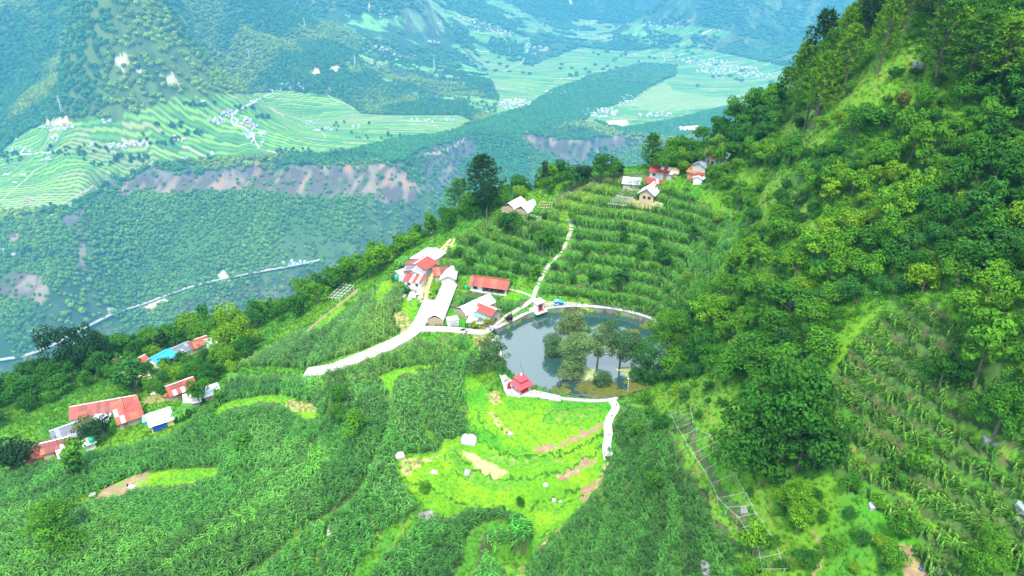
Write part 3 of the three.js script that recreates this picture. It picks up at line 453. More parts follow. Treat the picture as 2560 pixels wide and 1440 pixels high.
for (let i = 0; i < 4; i++) { const R = rng(300 + i), cl = broadClumps(R, 3, 3.2, 8, .12); proto('shrub', crown(cl, .26, 75, R), trunkGeo(1.6, .09, R, cl.slice(0, 4))); }
for (let i = 0; i < 3; i++) { // flat tiers of foliage
  const R = rng(350 + i), cl = []; for (let t = 0; t < 6; t++) for (let k = 0; k < 4; k++) { const a = R() * 6.28, q = (1 - t / 7.5) * 3.6 * Math.sqrt(R()); cl.push([Math.cos(a) * q, 4 + t * 1.45 + R() * .5, Math.sin(a) * q, 1.5 - t * .12, .42]); }
  proto('layered', crown(cl, .42, 46, R), trunkGeo(11, .27, R, cl.filter((_, j) => j % 4 === 0), .03));
}
for (let i = 0; i < 4; i++) { // tall pines: bare trunk, loose conical head of needle tufts
  const R = rng(400 + i), S = new Shape(), T = new Shape(), H = 17, b0 = 4.6 + R() * 1.6; T.tube([[0, -.8, 0], [(R() - .5) * .6, H * .5, (R() - .5) * .6], [(R() - .5) * .5, H, 0]], [.30, .2, .05], 6);
  for (let k = 0; k < 84; k++) {
    const f = k / 83, y = b0 + (H - b0) * f, a = k * 2.4 + R(), L = (3.1 * Math.pow(1 - f, .62) * (.55 + .6 * Math.min(1, f * 3 + .35)) + .35) * (.75 + .4 * R()), e = [Math.cos(a) * L, y + L * (.12 + .3 * f), Math.sin(a) * L]; T.tube([[0, y, 0], e], [.055, .02], 3);
    for (let m = 0; m < 6; m++) {
      const t = .4 + .62 * m / 5, c = add([Math.cos(a) * L * t, y + L * t * (.12 + .3 * f), Math.sin(a) * L * t], ball(R), .35), k1 = .7 + .6 * R();
      for (let q = 0; q < 6; q++) { const d = norm(add(ball(R), [Math.cos(a) * .5, .35, Math.sin(a) * .5])), u = norm(cross(d, ball(R))); S.tri(add(c, u, .12), add(c, u, -.12), add(c, d, .62 + .4 * R()), [k1 * (1 + R() * .25), k1, k1]); }
    }
  }
  proto('pine', S.geo(), T.geo(), pineLeaf, bark);
}
const made = new Map();
function plant(kind, variant, mat, label, category, at, turn, scale, group, name) {
  const p = TREES[kind][variant % TREES[kind].length], key = name + kind + (variant % TREES[kind].length) + mat.uuid;
  let src = made.get(key);
  if (src) return clone(src, label, at, turn, scale, group);
  const t = thing(name, label, category, at, turn, group); t.scale.set(...(Array.isArray(scale) ? scale : [scale, scale, scale]));
  mesh('trunk', p.trunk, p.barkMat, t); mesh('crown', p.crownGeo, mat, t); made.set(key, t); return t;
}
// instanced masses
const dummy = new THREE.Object3D();
function mass(name, geo, mat, spots, label, category) { // spots: [x, y, z, turn, scale(y), tint]
  const m = new THREE.InstancedMesh(geo, mat, spots.length); m.name = numbered(name); m.castShadow = m.receiveShadow = true; const col = new THREE.Color();
  spots.forEach((s, i) => { dummy.position.set(s[0], s[1], s[2]); dummy.rotation.set(s[6] ?? 0, s[3], s[7] ?? 0); const k = s[4]; Array.isArray(k) ? dummy.scale.set(...k) : dummy.scale.set(k, k, k); dummy.updateMatrix(); m.setMatrixAt(i, dummy.matrix); m.setColorAt(i, col.setRGB(...(s[5] ?? [1, 1, 1]))); });
  scene.add(m); return tag(m, label, category, null, 'stuff');
}
// ---------------------------------------------------------------- maize
function maizeGeo(seed, tassel) {
  const R = rng(seed), S = new Shape(), H = 2.2; S.tube([[0, 0, 0], [.02, H * .8, 0]], [.03, .015], 3, [.8, .9, .7]);
  for (let i = 0; i < 9; i++) {
    const a = i * Math.PI + (R() - .5) * .9, y = H * (.16 + .68 * i / 8), L = 1.05 * (.75 + .5 * R()) * (1 - .25 * Math.abs(i / 8 - .45)), d = [Math.cos(a), 0, Math.sin(a)], w = [-d[2], 0, d[0]], k = .55 + .9 * R() * R() + .15, col = [k * (.85 + .6 * R()), k, k];
    const pt = (t, s) => { const out = L * (1 - (1 - t) ** 1.5), up = L * (.62 * t - .95 * t * t * (t > .0 ? 1 : 0)); return [d[0] * out + w[0] * s, y + up, d[2] * out + w[2] * s]; };
    const ww = [.045, .115, .09, .0];
    for (let q = 0; q < 3; q++) { const t0 = q / 3, t1 = (q + 1) / 3; S.quad(pt(t0, -ww[q]), pt(t0, ww[q]), pt(t1, ww[q + 1]), pt(t1, -ww[q + 1]), col); }
  }
  if (tassel) for (let i = 0; i < 6; i++) { const a = R() * 6.28, s = i ? .26 : 0, c = [2.7, 1.3, 5.0]; S.tri([-.05, H * .82, 0], [.05, H * .82, .01], [Math.cos(a) * s, H * 1.08 - s * .4, Math.sin(a) * s], c).tri([0, H * .82, -.02], [0, H * .82, .02], [Math.cos(a) * s + .03, H * 1.06 - s * .4, Math.sin(a) * s], c); }
  return S.geo();
}
const maizeLeaf = leafM([.062, .26, .022], { roughness: .5, specularIntensity: .5 });
const maizeNames = [, ['dense green maize filling the slope below the red-roofed houses', [1.04, 1.00, 1.00], 1], ['paler tasselled maize in the bottom corner below the earth plot', [1.25, 1.08, 1.05], 1], ['square block of grey-green maize between the road and the rice terraces', [1.10, 0.95, 1.18], 1], ['small block of fresh bright green maize at the foot of the rice terraces', [0.93, 1.25, 0.95], 0], ['tall grey-green maize on the knoll above the white road', [1.21, 1.00, 1.25], 1],
  ['maize in stepped terraces on the hill behind the pond', [1.04, 1.00, 0.95], 1], ['small dark green maize plots between the sheds and the pond', [0.86, 0.95, 0.95], 0], ['dense dark maize on the slope beside the white channel', [0.96, 0.92, 0.97], 1], ['thin maize growing under the white pole frame', [0.90, 1.05, 1.05], 0], ['maize rows in narrow steps on the mountain slope', [0.86, 0.90, 0.80], 1], ['pale tasselled band of maize in the middle of the lower slope', [1.35, 1.12, 1.35], 1], ['pale tasselled band of maize beside the left end of the rice terraces', [1.31, 1.10, 1.35], 1], ['grey-green maize around the three small dark trees', [1.25, 1.05, 1.30], 1], ['pale yellow-green tasselled maize along the very top of the hill', [1.70, 1.30, 1.30], 1]];
const maizeSpots = maizeNames.map(() => []);
{
  const R = rng(7), st = .82; // rows along x, plants about half a metre apart
  for (let z = NZ0; z < NZ1; z += st) for (let x = NX0; x < NX1; x += st) {
    const px = x + (R() - .5) * .62, pz = z + (R() - .5) * .62, o = cell(px, pz); if (o < 0 || use[o] !== MAIZE) continue; const f = field[o]; if (!f) continue;
    const pr = project(px, groundY(px, pz), pz); if (pr[0] < -160 || pr[0] > 2720 || pr[1] > 1640) continue;
    let thin = 1, tall = 1, plot = 1; if (terrace[o]) { const t = treadOf(px, pz, terrace[o]); const k3 = terrace[o] === 3; if (k3 ? t > .86 : t < .02 || t > .76) continue; if (k3) { const kq = Math.floor((H0.at(px, pz) + bend(px, pz)) / STEP[3]); plot = .66 + .62 * hash2(kq, Math.floor((px + pz * .6) / 26 + hash2(kq, 9) * 3)); } const gy = groundY(px, pz), kk = 2.0 / (CAM_Y - gy), oq = cell(px + px * kk, pz + pz * kk); if (oq >= 0 && (k3 ? use[oq] !== MAIZE && use[oq] !== POND : use[oq] === STAIR)) continue; const bare = fbm(px * .045 + 20, pz * .045, 3); thin = k3 ? 1 : terrace[o] === 2 ? sstep(.12, .26, bare) : (() => { const pv = pr[1]; return pr[0] > 1340 && pv > 600 && pv < 720 ? sstep(.34, .48, bare) : 1; })(); }
    if (f === 9) thin = .55; if (R() > thin) continue;
    if (!terrace[o]) { const gy = groundY(px, pz), kk = 2.0 / (CAM_Y - gy), oq = cell(px + px * kk, pz + pz * kk); if (oq >= 0 && use[oq] !== MAIZE && use[oq] !== POND) continue; }
    const gap = fbm(px * .08 + 60, pz * .08, 2); 
    const n = fbm(px * .09, pz * .09, 3), q = plot * (.55 + .9 * R() + (n - .5) * .6), tint = maizeNames[f][1], y = sstep(.5, .7, fbm(px * .03 + 3, pz * .03 + 8, 3));
    maizeSpots[f].push([px, groundY(px, pz) - .05, pz, R() * 6.28, (f === 9 ? .75 : 1) * tall * (.86 + .3 * R() + (n - .5) * .25), [tint[0] * q * (1 + .5 * y), tint[1] * q * (1 + .08 * y), tint[2] * q], (R() - .5) * .2, (R() - .5) * .2]);
  }
  maizeSpots.forEach((s, f) => { if (s.length) mass('maize_field', maizeGeo(500 + f, maizeNames[f][2]), maizeLeaf, s, maizeNames[f][0], 'maize'); });
}
// ---------------------------------------------------------------- rice and grass, weeds
{
  const tuft = (seed, n, h, spread) => { const R = rng(seed), S = new Shape(); for (let i = 0; i < n; i++) { const a = R() * 6.28, q = R() * spread, x = Math.cos(a) * q, z = Math.sin(a) * q, l = h * (.6 + .7 * R()), k = .8 + .4 * R(), b = R() * 6.28; S.tri([x - .03 * Math.cos(b), 0, z - .03 * Math.sin(b)], [x + .03 * Math.cos(b), 0, z + .03 * Math.sin(b)], [x + Math.cos(a) * l * .45, l, z + Math.sin(a) * l * .45], [k, k, k]); } return S.geo(); };
  const riceS = [], grassS = [], weedS = [], R = rng(11);
  for (let z = NZ0; z < NZ1; z += .55) for (let x = NX0; x < NX1; x += .55) {
    const px = x + (R() - .5) * .5, pz = z + (R() - .5) * .5, o = cell(px, pz); if (o < 0 || crestD.at(px, pz) > 30) continue; const u = use[o], y = groundY(px, pz), pr = project(px, y, pz); if (pr[0] < -60 || pr[0] > 2620 || pr[1] > 1520 || pr[1] < -60) continue;
    if (u === RICE || u === LAWN || u === PADDY) { if (R() < (u === PADDY ? .4 : u === LAWN ? .55 : .75)) { const c = nearColour(px, pz); riceS.push([px, y - .02, pz, R() * 6.28, .8 + .6 * R(), mulc(c, 1.1)]); } }
    else if ((u === GRASS || u === WEEDS || u === DRY) && R() < .5) grassS.push([px, y - .03, pz, R() * 6.28, .8 + 1.2 * R(), mulc(nearColour(px, pz), 1.05)]);
    else if (u === MAIZE && terrace[o] && treadOf(px, pz, terrace[o]) > (terrace[o] === 3 ? .88 : .7) && R() < .6) grassS.push([px, y - .03, pz, R() * 6.28, .8 + R(), terrace[o] === 2 ? [.05, .17, .012] : [.06 + .05 * R(), .23, .012]]);
    if ((u === GRASS || u === WEEDS || u === WOOD) && R() < (u === WOOD ? .42 : u === WEEDS ? .05 : .035) && crestD.at(px, pz) < 25) { const q = .6 + .8 * R(), c = GREENS[Math.floor(R() * 6)]; weedS.push([px, y - .1, pz, R() * 6.28, (u === WOOD ? .5 : .3) * (.6 + .9 * R()), u === WEEDS ? [.12 * q, .27 * q, .01] : [c[0] * q * 1.5, c[1] * q * 1.5, c[2] * q]]); }
  }
  mass('rice', tuft(21, 12, .26, .26), leafM([1, 1, 1]), riceS, 'bright green rice and grass growing in the terraces below the pond', 'rice');
  mass('grass', tuft(22, 10, .5, .32), leafM([1, 1, 1]), grassS, 'rough green grass on banks and slopes between the fields', 'grass');
  mass('undergrowth', crown([[0, .9, 0, 1.1, .8], [.7, .6, .4, .8], [-.6, .6, -.5, .8]], .26, 30, rng(23)), leafM([1, 1, 1]), weedS, 'leafy undergrowth and weeds covering the mountainside and banks', 'undergrowth');
}
// ---------------------------------------------------------------- trees
const KIND_H = { broad: 11.4, big: 11.2, tall: 12, shrub: 3.4, pine: 17.5, layered: 13 }, KIND_W = { broad: 9.4, big: 9.4, tall: 5.6, shrub: 3.5, pine: 6.4, layered: 8.5 };
const distOf = (p) => Math.hypot(p[0], p[1] - CAM_Y, p[2]);
let seedT = 1;
function treeAt(u, v, hpx, wpx, kind, mat, label, name = 'tree') { // stands where the picture shows its foot
  const g = ground(u, v), d = distOf(g), sh = hpx * d / FOCAL / .9 / KIND_H[kind], sw = wpx * d / FOCAL / KIND_W[kind];
  return plant(kind, seedT++, mat, label, 'tree', [g[0], g[1] - .1, g[2]], seedT * 1.9, [sw, sh, sw], undefined, name);
}
const [G0, G1, G2, G3, G4, G5] = leafMats;
for (const a of [
  [152, 1350, 92, 108, 'big', G2, 'domed bright green tree in the maize nearest the bottom left corner', 'domed_tree'],
  [598, 1120, 46, 62, 'shrub', G1, 'low domed bush alone in the maize below the curved rice strip', 'bush'],
  [845, 1008, 58, 44, 'broad', G1, 'upper of the small dark trees in the maize left of the square block', 'small_tree'],
  [852, 1058, 48, 40, 'broad', G1, 'narrow dark tree between two others in the maize left of the square block', 'small_tree'],
  [893, 1090, 64, 66, 'broad', G2, 'widest of the dark trees in the maize left of the square block', 'small_tree'],
  [172, 1198, 56, 62, 'shrub', G1, 'dark bush below the rusty roofed house in the corner hamlet', 'bush'],
  [203, 1178, 80, 52, 'tall', G2, 'upright green tree beside the green water tank', 'slender_tree'],
  [266, 1100, 56, 60, 'broad', darkLeaf, 'very dark round tree below the long red roofed house', 'round_tree'],
  [222, 1100, 50, 50, 'broad', oliveLeaf, 'olive tree between the slate roof and the long red roof', 'round_tree'],
  [30, 1172, 74, 78, 'broad', darkLeaf, 'dark round tree at the frame edge beside the rusty roofed house', 'round_tree'],
  [500, 1012, 66, 48, 'broad', G1, 'green tree between the two small white sheds', 'small_tree'],
  [545, 1008, 44, 36, 'shrub', G2, 'bush beside the white shed at the end of the rice strip', 'bush'],
  [1226, 930, 92, 92, 'big', willowDark, 'broad grey-green willow on the pond bank above the red shrine', 'willow_tree'],
  [605, 872, 104, 120, 'big', limeLeaf, 'large yellow-green tree above the white roofed shed', 'large_tree'],
  [205, 935, 118, 108, 'big', darkLeaf, 'large nearly black tree at the edge of the gorge', 'large_tree'],
  [268, 925, 78, 62, 'big', darkLeaf, 'dark tree just right of the large nearly black tree', 'large_tree'],
  [410, 880, 60, 30, 'tall', darkLeaf, 'dark upright tree behind the blue roofed house', 'slender_tree'],
  [345, 985, 92, 60, 'tall', G3, 'tall thin tree between the hamlet and the long red roof', 'slender_tree'],
  [1278, 590, 66, 52, 'broad', G0, 'dark leafy tree in front of the white double greenhouse', 'small_tree'],
  [1357, 640, 74, 66, 'broad', G1, 'bushy tree in the terraces left of the stone stairway', 'round_tree'],
  [1330, 700, 44, 46, 'shrub', G2, 'bush at the foot of the stone stairway', 'bush'],
  [1735, 610, 58, 26, 'tall', G0, 'slim dark tree in the upper maize terraces', 'slender_tree'],
  [1550, 730, 72, 44, 'tall', G3, 'upright tree in the terraces just above the pond maize', 'slender_tree'],
  [1605, 645, 44, 28, 'tall', G0, 'dark slim tree in the middle of the maize terraces', 'slender_tree'],
  [1660, 665, 52, 38, 'tall', G0, 'dark leaning tree at the right end of the maize terraces', 'slender_tree'],
  [1500, 645, 36, 32, 'shrub', G2, 'round bush in the middle of the maize terraces', 'bush'],
  [1565, 905, 40, 1, 'shrub', G0, '', ''],
  [1218, 558, 104, 62, 'broad', darkLeaf, 'dark spreading tree on the crest left of the double greenhouse', 'large_tree'],
  [1208, 525, 128, 92, 'pine', pineDark, 'tall dark pine on the crest above the gorge', 'pine_tree'],
  [1150, 545, 92, 70, 'pine', pineLeaf, 'shorter pine left of the tall dark pine on the crest', 'pine_tree'],
  [1430, 470, 52, 52, 'broad', G0, 'leftmost tree of the dark clump on the skyline behind the maize', 'skyline_tree'],
  [1462, 462, 58, 52, 'broad', darkLeaf, 'second tree of the dark clump on the skyline behind the maize', 'skyline_tree'],
  [1500, 455, 66, 56, 'broad', G0, 'highest tree of the dark clump on the skyline behind the maize', 'skyline_tree'],
  [1535, 448, 52, 46, 'broad', G1, 'right end tree of the dark clump on the skyline behind the maize', 'skyline_tree'],
  [1555, 436, 30, 34, 'shrub', darkLeaf, 'low bush at the right end of the skyline clump', 'bush'],
  [1376, 480, 44, 44, 'broad', G1, 'round tree on the crest between greenhouse and skyline clump', 'small_tree'],
  [1362, 478, 70, 22, 'tall', darkLeaf, 'dark spindly tree on the crest between greenhouse and skyline clump', 'slender_tree'],
  [1655, 432, 66, 72, 'broad', G1, 'dense round tree behind the red and white roofed farmhouse', 'round_tree'],
  [1626, 432, 88, 56, 'pine', pineLeaf, 'single pine left of the round tree behind the farmhouse', 'pine_tree'],
  [1062, 1236, 36, 30, 'broad', G2, 'young tree with a thin trunk standing in the lower rice terrace', 'young_tree'],
  [1300, 1266, 28, 24, 'broad', G0, 'tiny dark tree at the lower edge of the rice terraces', 'young_tree'],
  [1640, 1222, 62, 54, 'broad', G1, 'round bushy tree in the middle of the dark maize', 'round_tree'],
  [1612, 1012, 46, 36, 'broad', G2, 'upper of two round bushes beside the end of the pond path', 'bush_tree'],
  [1620, 1052, 42, 38, 'broad', G1, 'lower of two round bushes beside the end of the pond path', 'bush_tree'],
  [1596, 1092, 44, 28, 'tall', G2, 'small upright tree in the maize near the white channel', 'slender_tree'],
  [1655, 1075, 52, 44, 'broad', G0, 'dark round bush at the top corner of the white pole frame', 'bush_tree'],
  [1945, 1175, 270, 230, 'big', G0, 'huge dark tree below the maize steps of the mountain slope', 'huge_tree'],
  [1900, 1160, 150, 150, 'big', G1, 'dense tree on the downhill side of the huge dark tree', 'large_tree'],
  [1995, 1172, 150, 130, 'big', G0, 'dark tree pressed against the uphill side of the huge dark tree', 'large_tree'],
  [1920, 1205, 74, 84, 'shrub', G1, 'wide bush hiding the foot of the huge dark tree', 'bush'],
  [1958, 1212, 66, 70, 'shrub', G0, 'dark bush at the foot of the huge dark tree', 'bush'],
  [2030, 1185, 120, 84, 'broad', G3, 'blue-green tree at the foot of the huge dark tree', 'large_tree'],
  [1985, 1285, 84, 88, 'big', G4, 'bright green rounded tree below the huge dark tree', 'round_tree'],
  [2000, 1318, 62, 62, 'broad', G4, 'smaller bright tree touching the bright rounded one', 'round_tree'],
  [1880, 1395, 108, 56, 'tall', G4, 'bright columnar tree growing through the white pole frame', 'columnar_tree'],
  [1866, 1432, 56, 60, 'broad', G2, 'bush below the bright columnar tree in the pole frame', 'bush_tree'],
  [1898, 1470, 44, 50, 'broad', G5, 'lime green bush at the bottom edge in the pole frame', 'bush_tree'],
  [2245, 1330, 66, 62, 'broad', G1, 'dark bush above the brown earth plot on the slope', 'bush_tree'],
  [2148, 1368, 42, 32, 'broad', G3, 'small blue-green bush left of the brown earth plot', 'bush_tree'],
  [2215, 1415, 70, 56, 'broad', G2, 'bush at the left edge of the brown earth plot', 'bush_tree'],
  [2440, 1440, 110, 90, 'big', G2, 'feathery tree near the bottom edge among the maize steps', 'feathery_tree'],
  [2485, 1088, 122, 122, 'big', G1, 'rounded tree above the pale boulder on the mountain slope', 'large_tree'],
  [2345, 975, 104, 104, 'big', G0, 'dark dense tree above the upper maize steps', 'large_tree'],
  [2432, 975, 190, 86, 'tall', G2, 'tall tree with a light top beside the upper maize steps', 'tall_tree'],
  [2275, 1180, 90, 70, 'shrub', G2, 'green shrub between two maize rows in the middle of the slope', 'bush'],
  [2235, 1215, 70, 66, 'shrub', G1, 'dark shrub at the lower end of the maize rows', 'bush'],
]) if (a[6]) treeAt(...a);
// forests: trees of a kind that nothing sets apart share their label
const RF = rng(77), stand = [];
const free = (x, z, r) => { for (const s of stand) if ((s[0] - x) ** 2 + (s[1] - z) ** 2 < (r + s[2]) ** 2 * .25) return false; return true; };
const tone = (m) => m === G0 || m === darkLeaf || m === pineDark ? 'dark green' : m === G3 ? 'blue-green' : m === limeLeaf || m === G5 ? 'lime green' : m === G4 || m === pineLight ? 'bright green' : m === yellowLeaf ? 'yellow' : m === oliveLeaf ? 'olive brown' : 'mid-green';
const place = (u, v) => (u < 1820 ? (v < 520 ? 'behind the hill-top farmhouses' : v < 780 ? 'in the gully beside the maize terraces' : 'on the bank right of the pond') : u < 2080 ? (v < 420 ? 'just under the ridge pines' : v < 640 ? 'above the grassy terraces' : v < 860 ? 'in the middle of the mountain forest' : 'left of the maize steps') : u < 2340 ? (v < 330 ? 'beside the ridge pines' : v < 560 ? 'in the upper mountain forest' : v < 780 ? 'just above the maize steps' : 'among the maize steps') : v < 260 ? 'at the top right of the mountain forest' : v < 520 ? 'high in the mountain forest at the frame edge' : v < 760 ? 'above the maize steps at the frame edge' : 'beside the maize steps at the frame edge');
const gorgePlace = (u) => (u < 150 ? 'at the frame edge below the rusty roofs' : u < 330 ? 'in the wood behind the long red roof' : u < 640 ? 'below the lower hamlet' : u < 800 ? 'in the wood below the lime tree' : u < 960 ? 'below the knoll of tasselled maize' : u < 1130 ? 'behind the crest houses' : 'on the crest near the dark pine');
function wood(poly, n, pick, minV) { // poly in the picture; pick(u, v, R) returns what to plant there
  const w = worldPoly(poly, false); let x0 = 1e9, x1 = -1e9, z0 = 1e9, z1 = -1e9; for (const p of w) { x0 = Math.min(x0, p[0]); x1 = Math.max(x1, p[0]); z0 = Math.min(z0, p[1]); z1 = Math.max(z1, p[1]); }
  const inside = (x, z) => { let c = false; for (let i = 0, j = w.length - 1; i < w.length; j = i++) if ((w[i][1] > z) !== (w[j][1] > z) && x < (w[j][0] - w[i][0]) * (z - w[i][1]) / (w[j][1] - w[i][1]) + w[i][0]) c = !c; return c; };
  let got = 0; for (let k = 0; k < n * 60 && got < n; k++) {
    const x = lerp(x0, x1, RF()), z = lerp(z0, z1, RF()); if (!inside(x, z)) continue; const y = groundY(x, z), pr = project(x, y, z); if (pr[0] < -120 || pr[0] > 2680 || pr[1] > 1560 || pr[1] < -140) continue;
    const q = pick(pr[0], pr[1], x, z); if (!q) continue; let [kind, mat, size, r, label, group, name] = q; if (typeof label === 'function') { label = label(pr[0], pr[1], mat, kind, size); group = label; } if (!free(x, z, r)) continue;
    stand.push([x, z, r]); plant(kind, Math.floor(RF() * 7), mat, label, 'tree', [x, y - .3, z], RF() * 6.28, [size * (.85 + .3 * RF()), size * (.85 + .35 * RF()), size * (.85 + .3 * RF())], group, name); got++;
  }
  return got;
}
const sized = (s, a, b) => (s < a ? 'small ' : s > b ? 'large ' : ''), MB = [(u, v, m, k, s) => sized(s, .5, .68) + tone(m) + ' spreading tree ' + place(u, v), '', 'broadleaf_tree'], MT = [(u, v, m, k, s) => sized(s, .66, .86) + tone(m) + ' upright tree ' + place(u, v), '', 'forest_tree'],
  ML = [(u, v, m) => tone(m) + ' tree with flat tiers of leaves ' + place(u, v), '', 'tiered_tree'], MP = [(u, v, m, k, s) => sized(s, 1.1, 1.22) + tone(m) + ' bare-trunked pine ' + (u < 2050 ? 'at the lower end of the ridge' : u < 2200 ? 'on the middle of the ridge' : u < 2330 ? 'high on the ridge' : 'at the top of the ridge'), '', 'ridge_pine'],
  LB = ['leafy tree in the wood falling away to the gorge', 'broadleaf trees of the gorge-side wood', 'gorge_tree'], LT = ['upright tree in the wood falling away to the gorge', 'upright trees of the gorge-side wood', 'wood_tree'], HB = [(u, v, m, k, s) => sized(s, .44, .56) + tone(m) + ' leafy tree ' + (v < 890 ? 'behind' : v < 940 ? 'in front of' : 'well below') + ' the ' + (u < 390 ? 'red' : u < 450 ? 'blue' : 'grey') + ' roofs of the lower hamlet', '', 'hamlet_tree'], SH = [(u, v, m, k, s) => 'bushy ' + tone(m) + ' little tree ' + (v < 330 ? 'on the open patch below the ridge pines' : v < 700 ? 'on the grassy terraces under the forest' : u < 1960 && v < 1200 ? 'on the bank above the white pole frame' : 'on the rough slope below the maize steps'), '', 'terrace_tree'], MS = [(u, v, m, k, s) => sized(s, .27, .36) + tone(m) + ' bushy tree ' + (u < 1400 ? 'left of the stone stairway' : v < 620 ? 'in the upper maize terraces' : v < 690 ? 'in the middle maize terraces' : 'in the lowest maize terraces'), '', 'field_tree'];
const anyGreen = (r) => leafMats[Math.min(5, Math.floor(r * r * 6.5))];
const groveMat = (x, z) => { const n = fbm(x * .05 + 2, z * .05, 2) + (RF() - .5) * .35; return n < .38 ? G0 : n < .46 ? G3 : n < .58 ? G1 : n < .74 ? G2 : n < .86 ? G4 : G5; };
const pines = wood([[1945, 300], [2000, 240], [2100, 172], [2200, 75], [2290, -40], [2430, -60], [2420, 60], [2330, 160], [2260, 200], [2120, 250], [2040, 320], [1970, 370]], 64, (u, v) => ['pine', RF() < .45 ? pineLight : RF() < .8 ? pineLeaf : pineDark, 1.02 + .28 * RF(), 4.6, ...MP]);
for (const [u, v, h, w, l] of [[1790, 345, 60, 56, 'first'], [1835, 322, 66, 56, 'second'], [1880, 300, 72, 60, 'third'], [1925, 275, 70, 54, 'fourth'], [1968, 252, 78, 50, 'fifth']]) treeAt(u, v, h, w, 'broad', v % 2 ? G0 : G1, l + ' tree along the skyline edge of the mountain, counted uphill from the farmhouses', 'skyline_tree');
for (const a of [[2330, 230, 160, 90, 'pine', pineLeaf, 'single pine beside the open grassy patch', 'pine_tree'], [2410, 245, 150, 96, 'pine', pineLeaf, 'left of two broad pines above the open grassy patch', 'pine_tree'], [2490, 240, 130, 104, 'pine', pineLight, 'right of two broad pines above the open grassy patch', 'pine_tree'], [2030, 250, 170, 84, 'pine', pineDark, 'tallest pine at the lower end of the ridge', 'pine_tree']]) treeAt(...a);
const FOREST = [[1660, 980], [1690, 900], [1690, 830], [1740, 770], [1810, 700], [1860, 620], [1870, 540], [1800, 460], [1700, 430], [1660, 405], [1720, 375], [1800, 318], [1930, 268], [1975, 330], [2060, 380], [2150, 310], [2260, 275], [2400, 265], [2440, 190], [2370, 130], [2450, -70], [2660, -70], [2660, 1000], [2490, 960], [2400, 820], [2340, 740], [2200, 750], [2090, 820], [2040, 900], [2030, 1040], [2000, 1150], [1900, 1100], [1840, 1000], [1780, 960], [1700, 970]];
const isOpen = (x, z) => { const o = cell(x, z); return o >= 0 && use[o] === WEEDS; };
wood(FOREST, 290, (u, v, x, z) => { if (isOpen(x, z) || crestD.at(x, z) > 14) return null; const r = RF(); return ['broad', r > .97 ? limeLeaf : r > .95 ? oliveLeaf : r > .945 ? yellowLeaf : groveMat(x, z), .40 + .42 * RF(), 3.9, ...MB]; });
wood(FOREST, 130, (u, v, x, z) => isOpen(x, z) || crestD.at(x, z) > 14 ? null : ['tall', groveMat(x, z), .55 + .42 * RF(), 2.8, ...MT]);
wood(FOREST, 46, (u, v, x, z) => isOpen(x, z) || crestD.at(x, z) > 14 ? null : ['layered', RF() < .6 ? G0 : G1, .5 + .34 * RF(), 3.6, ...ML]);
wood([[1840, 430], [1930, 410], [2030, 470], [2080, 560], [2050, 660], [1960, 620], [1880, 560]], 40, () => ['broad', anyGreen(RF()), .26 + .22 * RF(), 3.6, ...SH]);
wood([[1650, 1010], [1700, 965], [1800, 965], [1880, 1060], [1910, 1160], [1960, 1300], [2010, 1440], [1960, 1440], [1890, 1300], [1800, 1160], [1730, 1040]], 26, () => ['broad', anyGreen(RF()), .16 + .16 * RF(), 4, ...SH]);
wood([[2080, 1200], [2180, 1230], [2260, 1330], [2240, 1440], [2000, 1440], [1980, 1300]], 26, () => ['broad', anyGreen(RF()), .2 + .22 * RF(), 3.2, ...SH]);
wood([[1940, 330], [2030, 270], [2230, 140], [2330, 160], [2420, 210], [2370, 255], [2250, 265], [2060, 365], [1990, 400]], 16, () => ['broad', anyGreen(RF()), .24 + .2 * RF(), 5, ...SH]);
wood([[1380, 560], [1800, 540], [1810, 620], [1750, 720], [1640, 770], [1380, 725]], 30, (u, v) => ['broad', RF() < .35 ? G1 : anyGreen(RF()), .2 + .24 * RF(), 4.6, ...MS]);
wood([[1120, 660], [1260, 540], [1390, 540], [1340, 720]], 16, () => ['broad', RF() < .6 ? G0 : anyGreen(RF()), .22 + .2 * RF(), 4.6, ...MS]);
// the wood below the crest: sampled along the crest, outside it
{
  const R = rng(91); let nb = 0, nt = 0;
  for (let k = 0; k < 30000 && nb < 250; k++) {
    const x = lerp(-200, 60, R()), z = lerp(-300, -120, R()), d = crestD.at(x, z), y = groundY(x, z), pr = project(x, y, z); if (pr[0] < -130 || pr[0] > 1420) continue;
    if (d < (pr[0] < 300 ? -20 : pr[0] < 640 ? -6 : pr[0] < 1000 ? -5 : -1.5) || d > 46) continue; const o = cell(x, z); if (o >= 0 && (use[o] === MAIZE || use[o] === SOIL || use[o] === RICE)) continue;
    if (pr[0] < 640 && pr[0] > 285 && pr[1] > 868 && d < -2) continue; if (pr[0] > 1030 && pr[0] < 1115 && d < 1) continue; if (pr[0] > 1330 && d < 3) continue; if (pr[1] > 1090) continue;
    const tall = R() < .25, r = tall ? 4 : 5.6; if (!free(x, z, r)) continue; stand.push([x, z, r]);
    const s = (.6 + .5 * R()) * (pr[0] > 1000 ? .85 : 1), m = pr[0] < 330 ? (R() < .35 ? G0 : R() < .8 ? G1 : G2) : R() < .06 ? limeLeaf : groveMat(x, z); const lb = sized(s, .72, .95) + tone(m) + ' leafy tree ' + gorgePlace(pr[0]);
    tall ? plant('tall', Math.floor(R() * 7), m, tone(m) + ' upright tree ' + gorgePlace(pr[0]), 'tree', [x, y - .4, z], R() * 6.28, s, tone(m) + ' upright tree ' + gorgePlace(pr[0]), LT[2]) : plant('broad', Math.floor(R() * 7), m, lb, 'tree', [x, y - .4, z], R() * 6.28, [s, s * (.9 + .25 * R()), s], lb, LB[2]); nb++;
  }
}
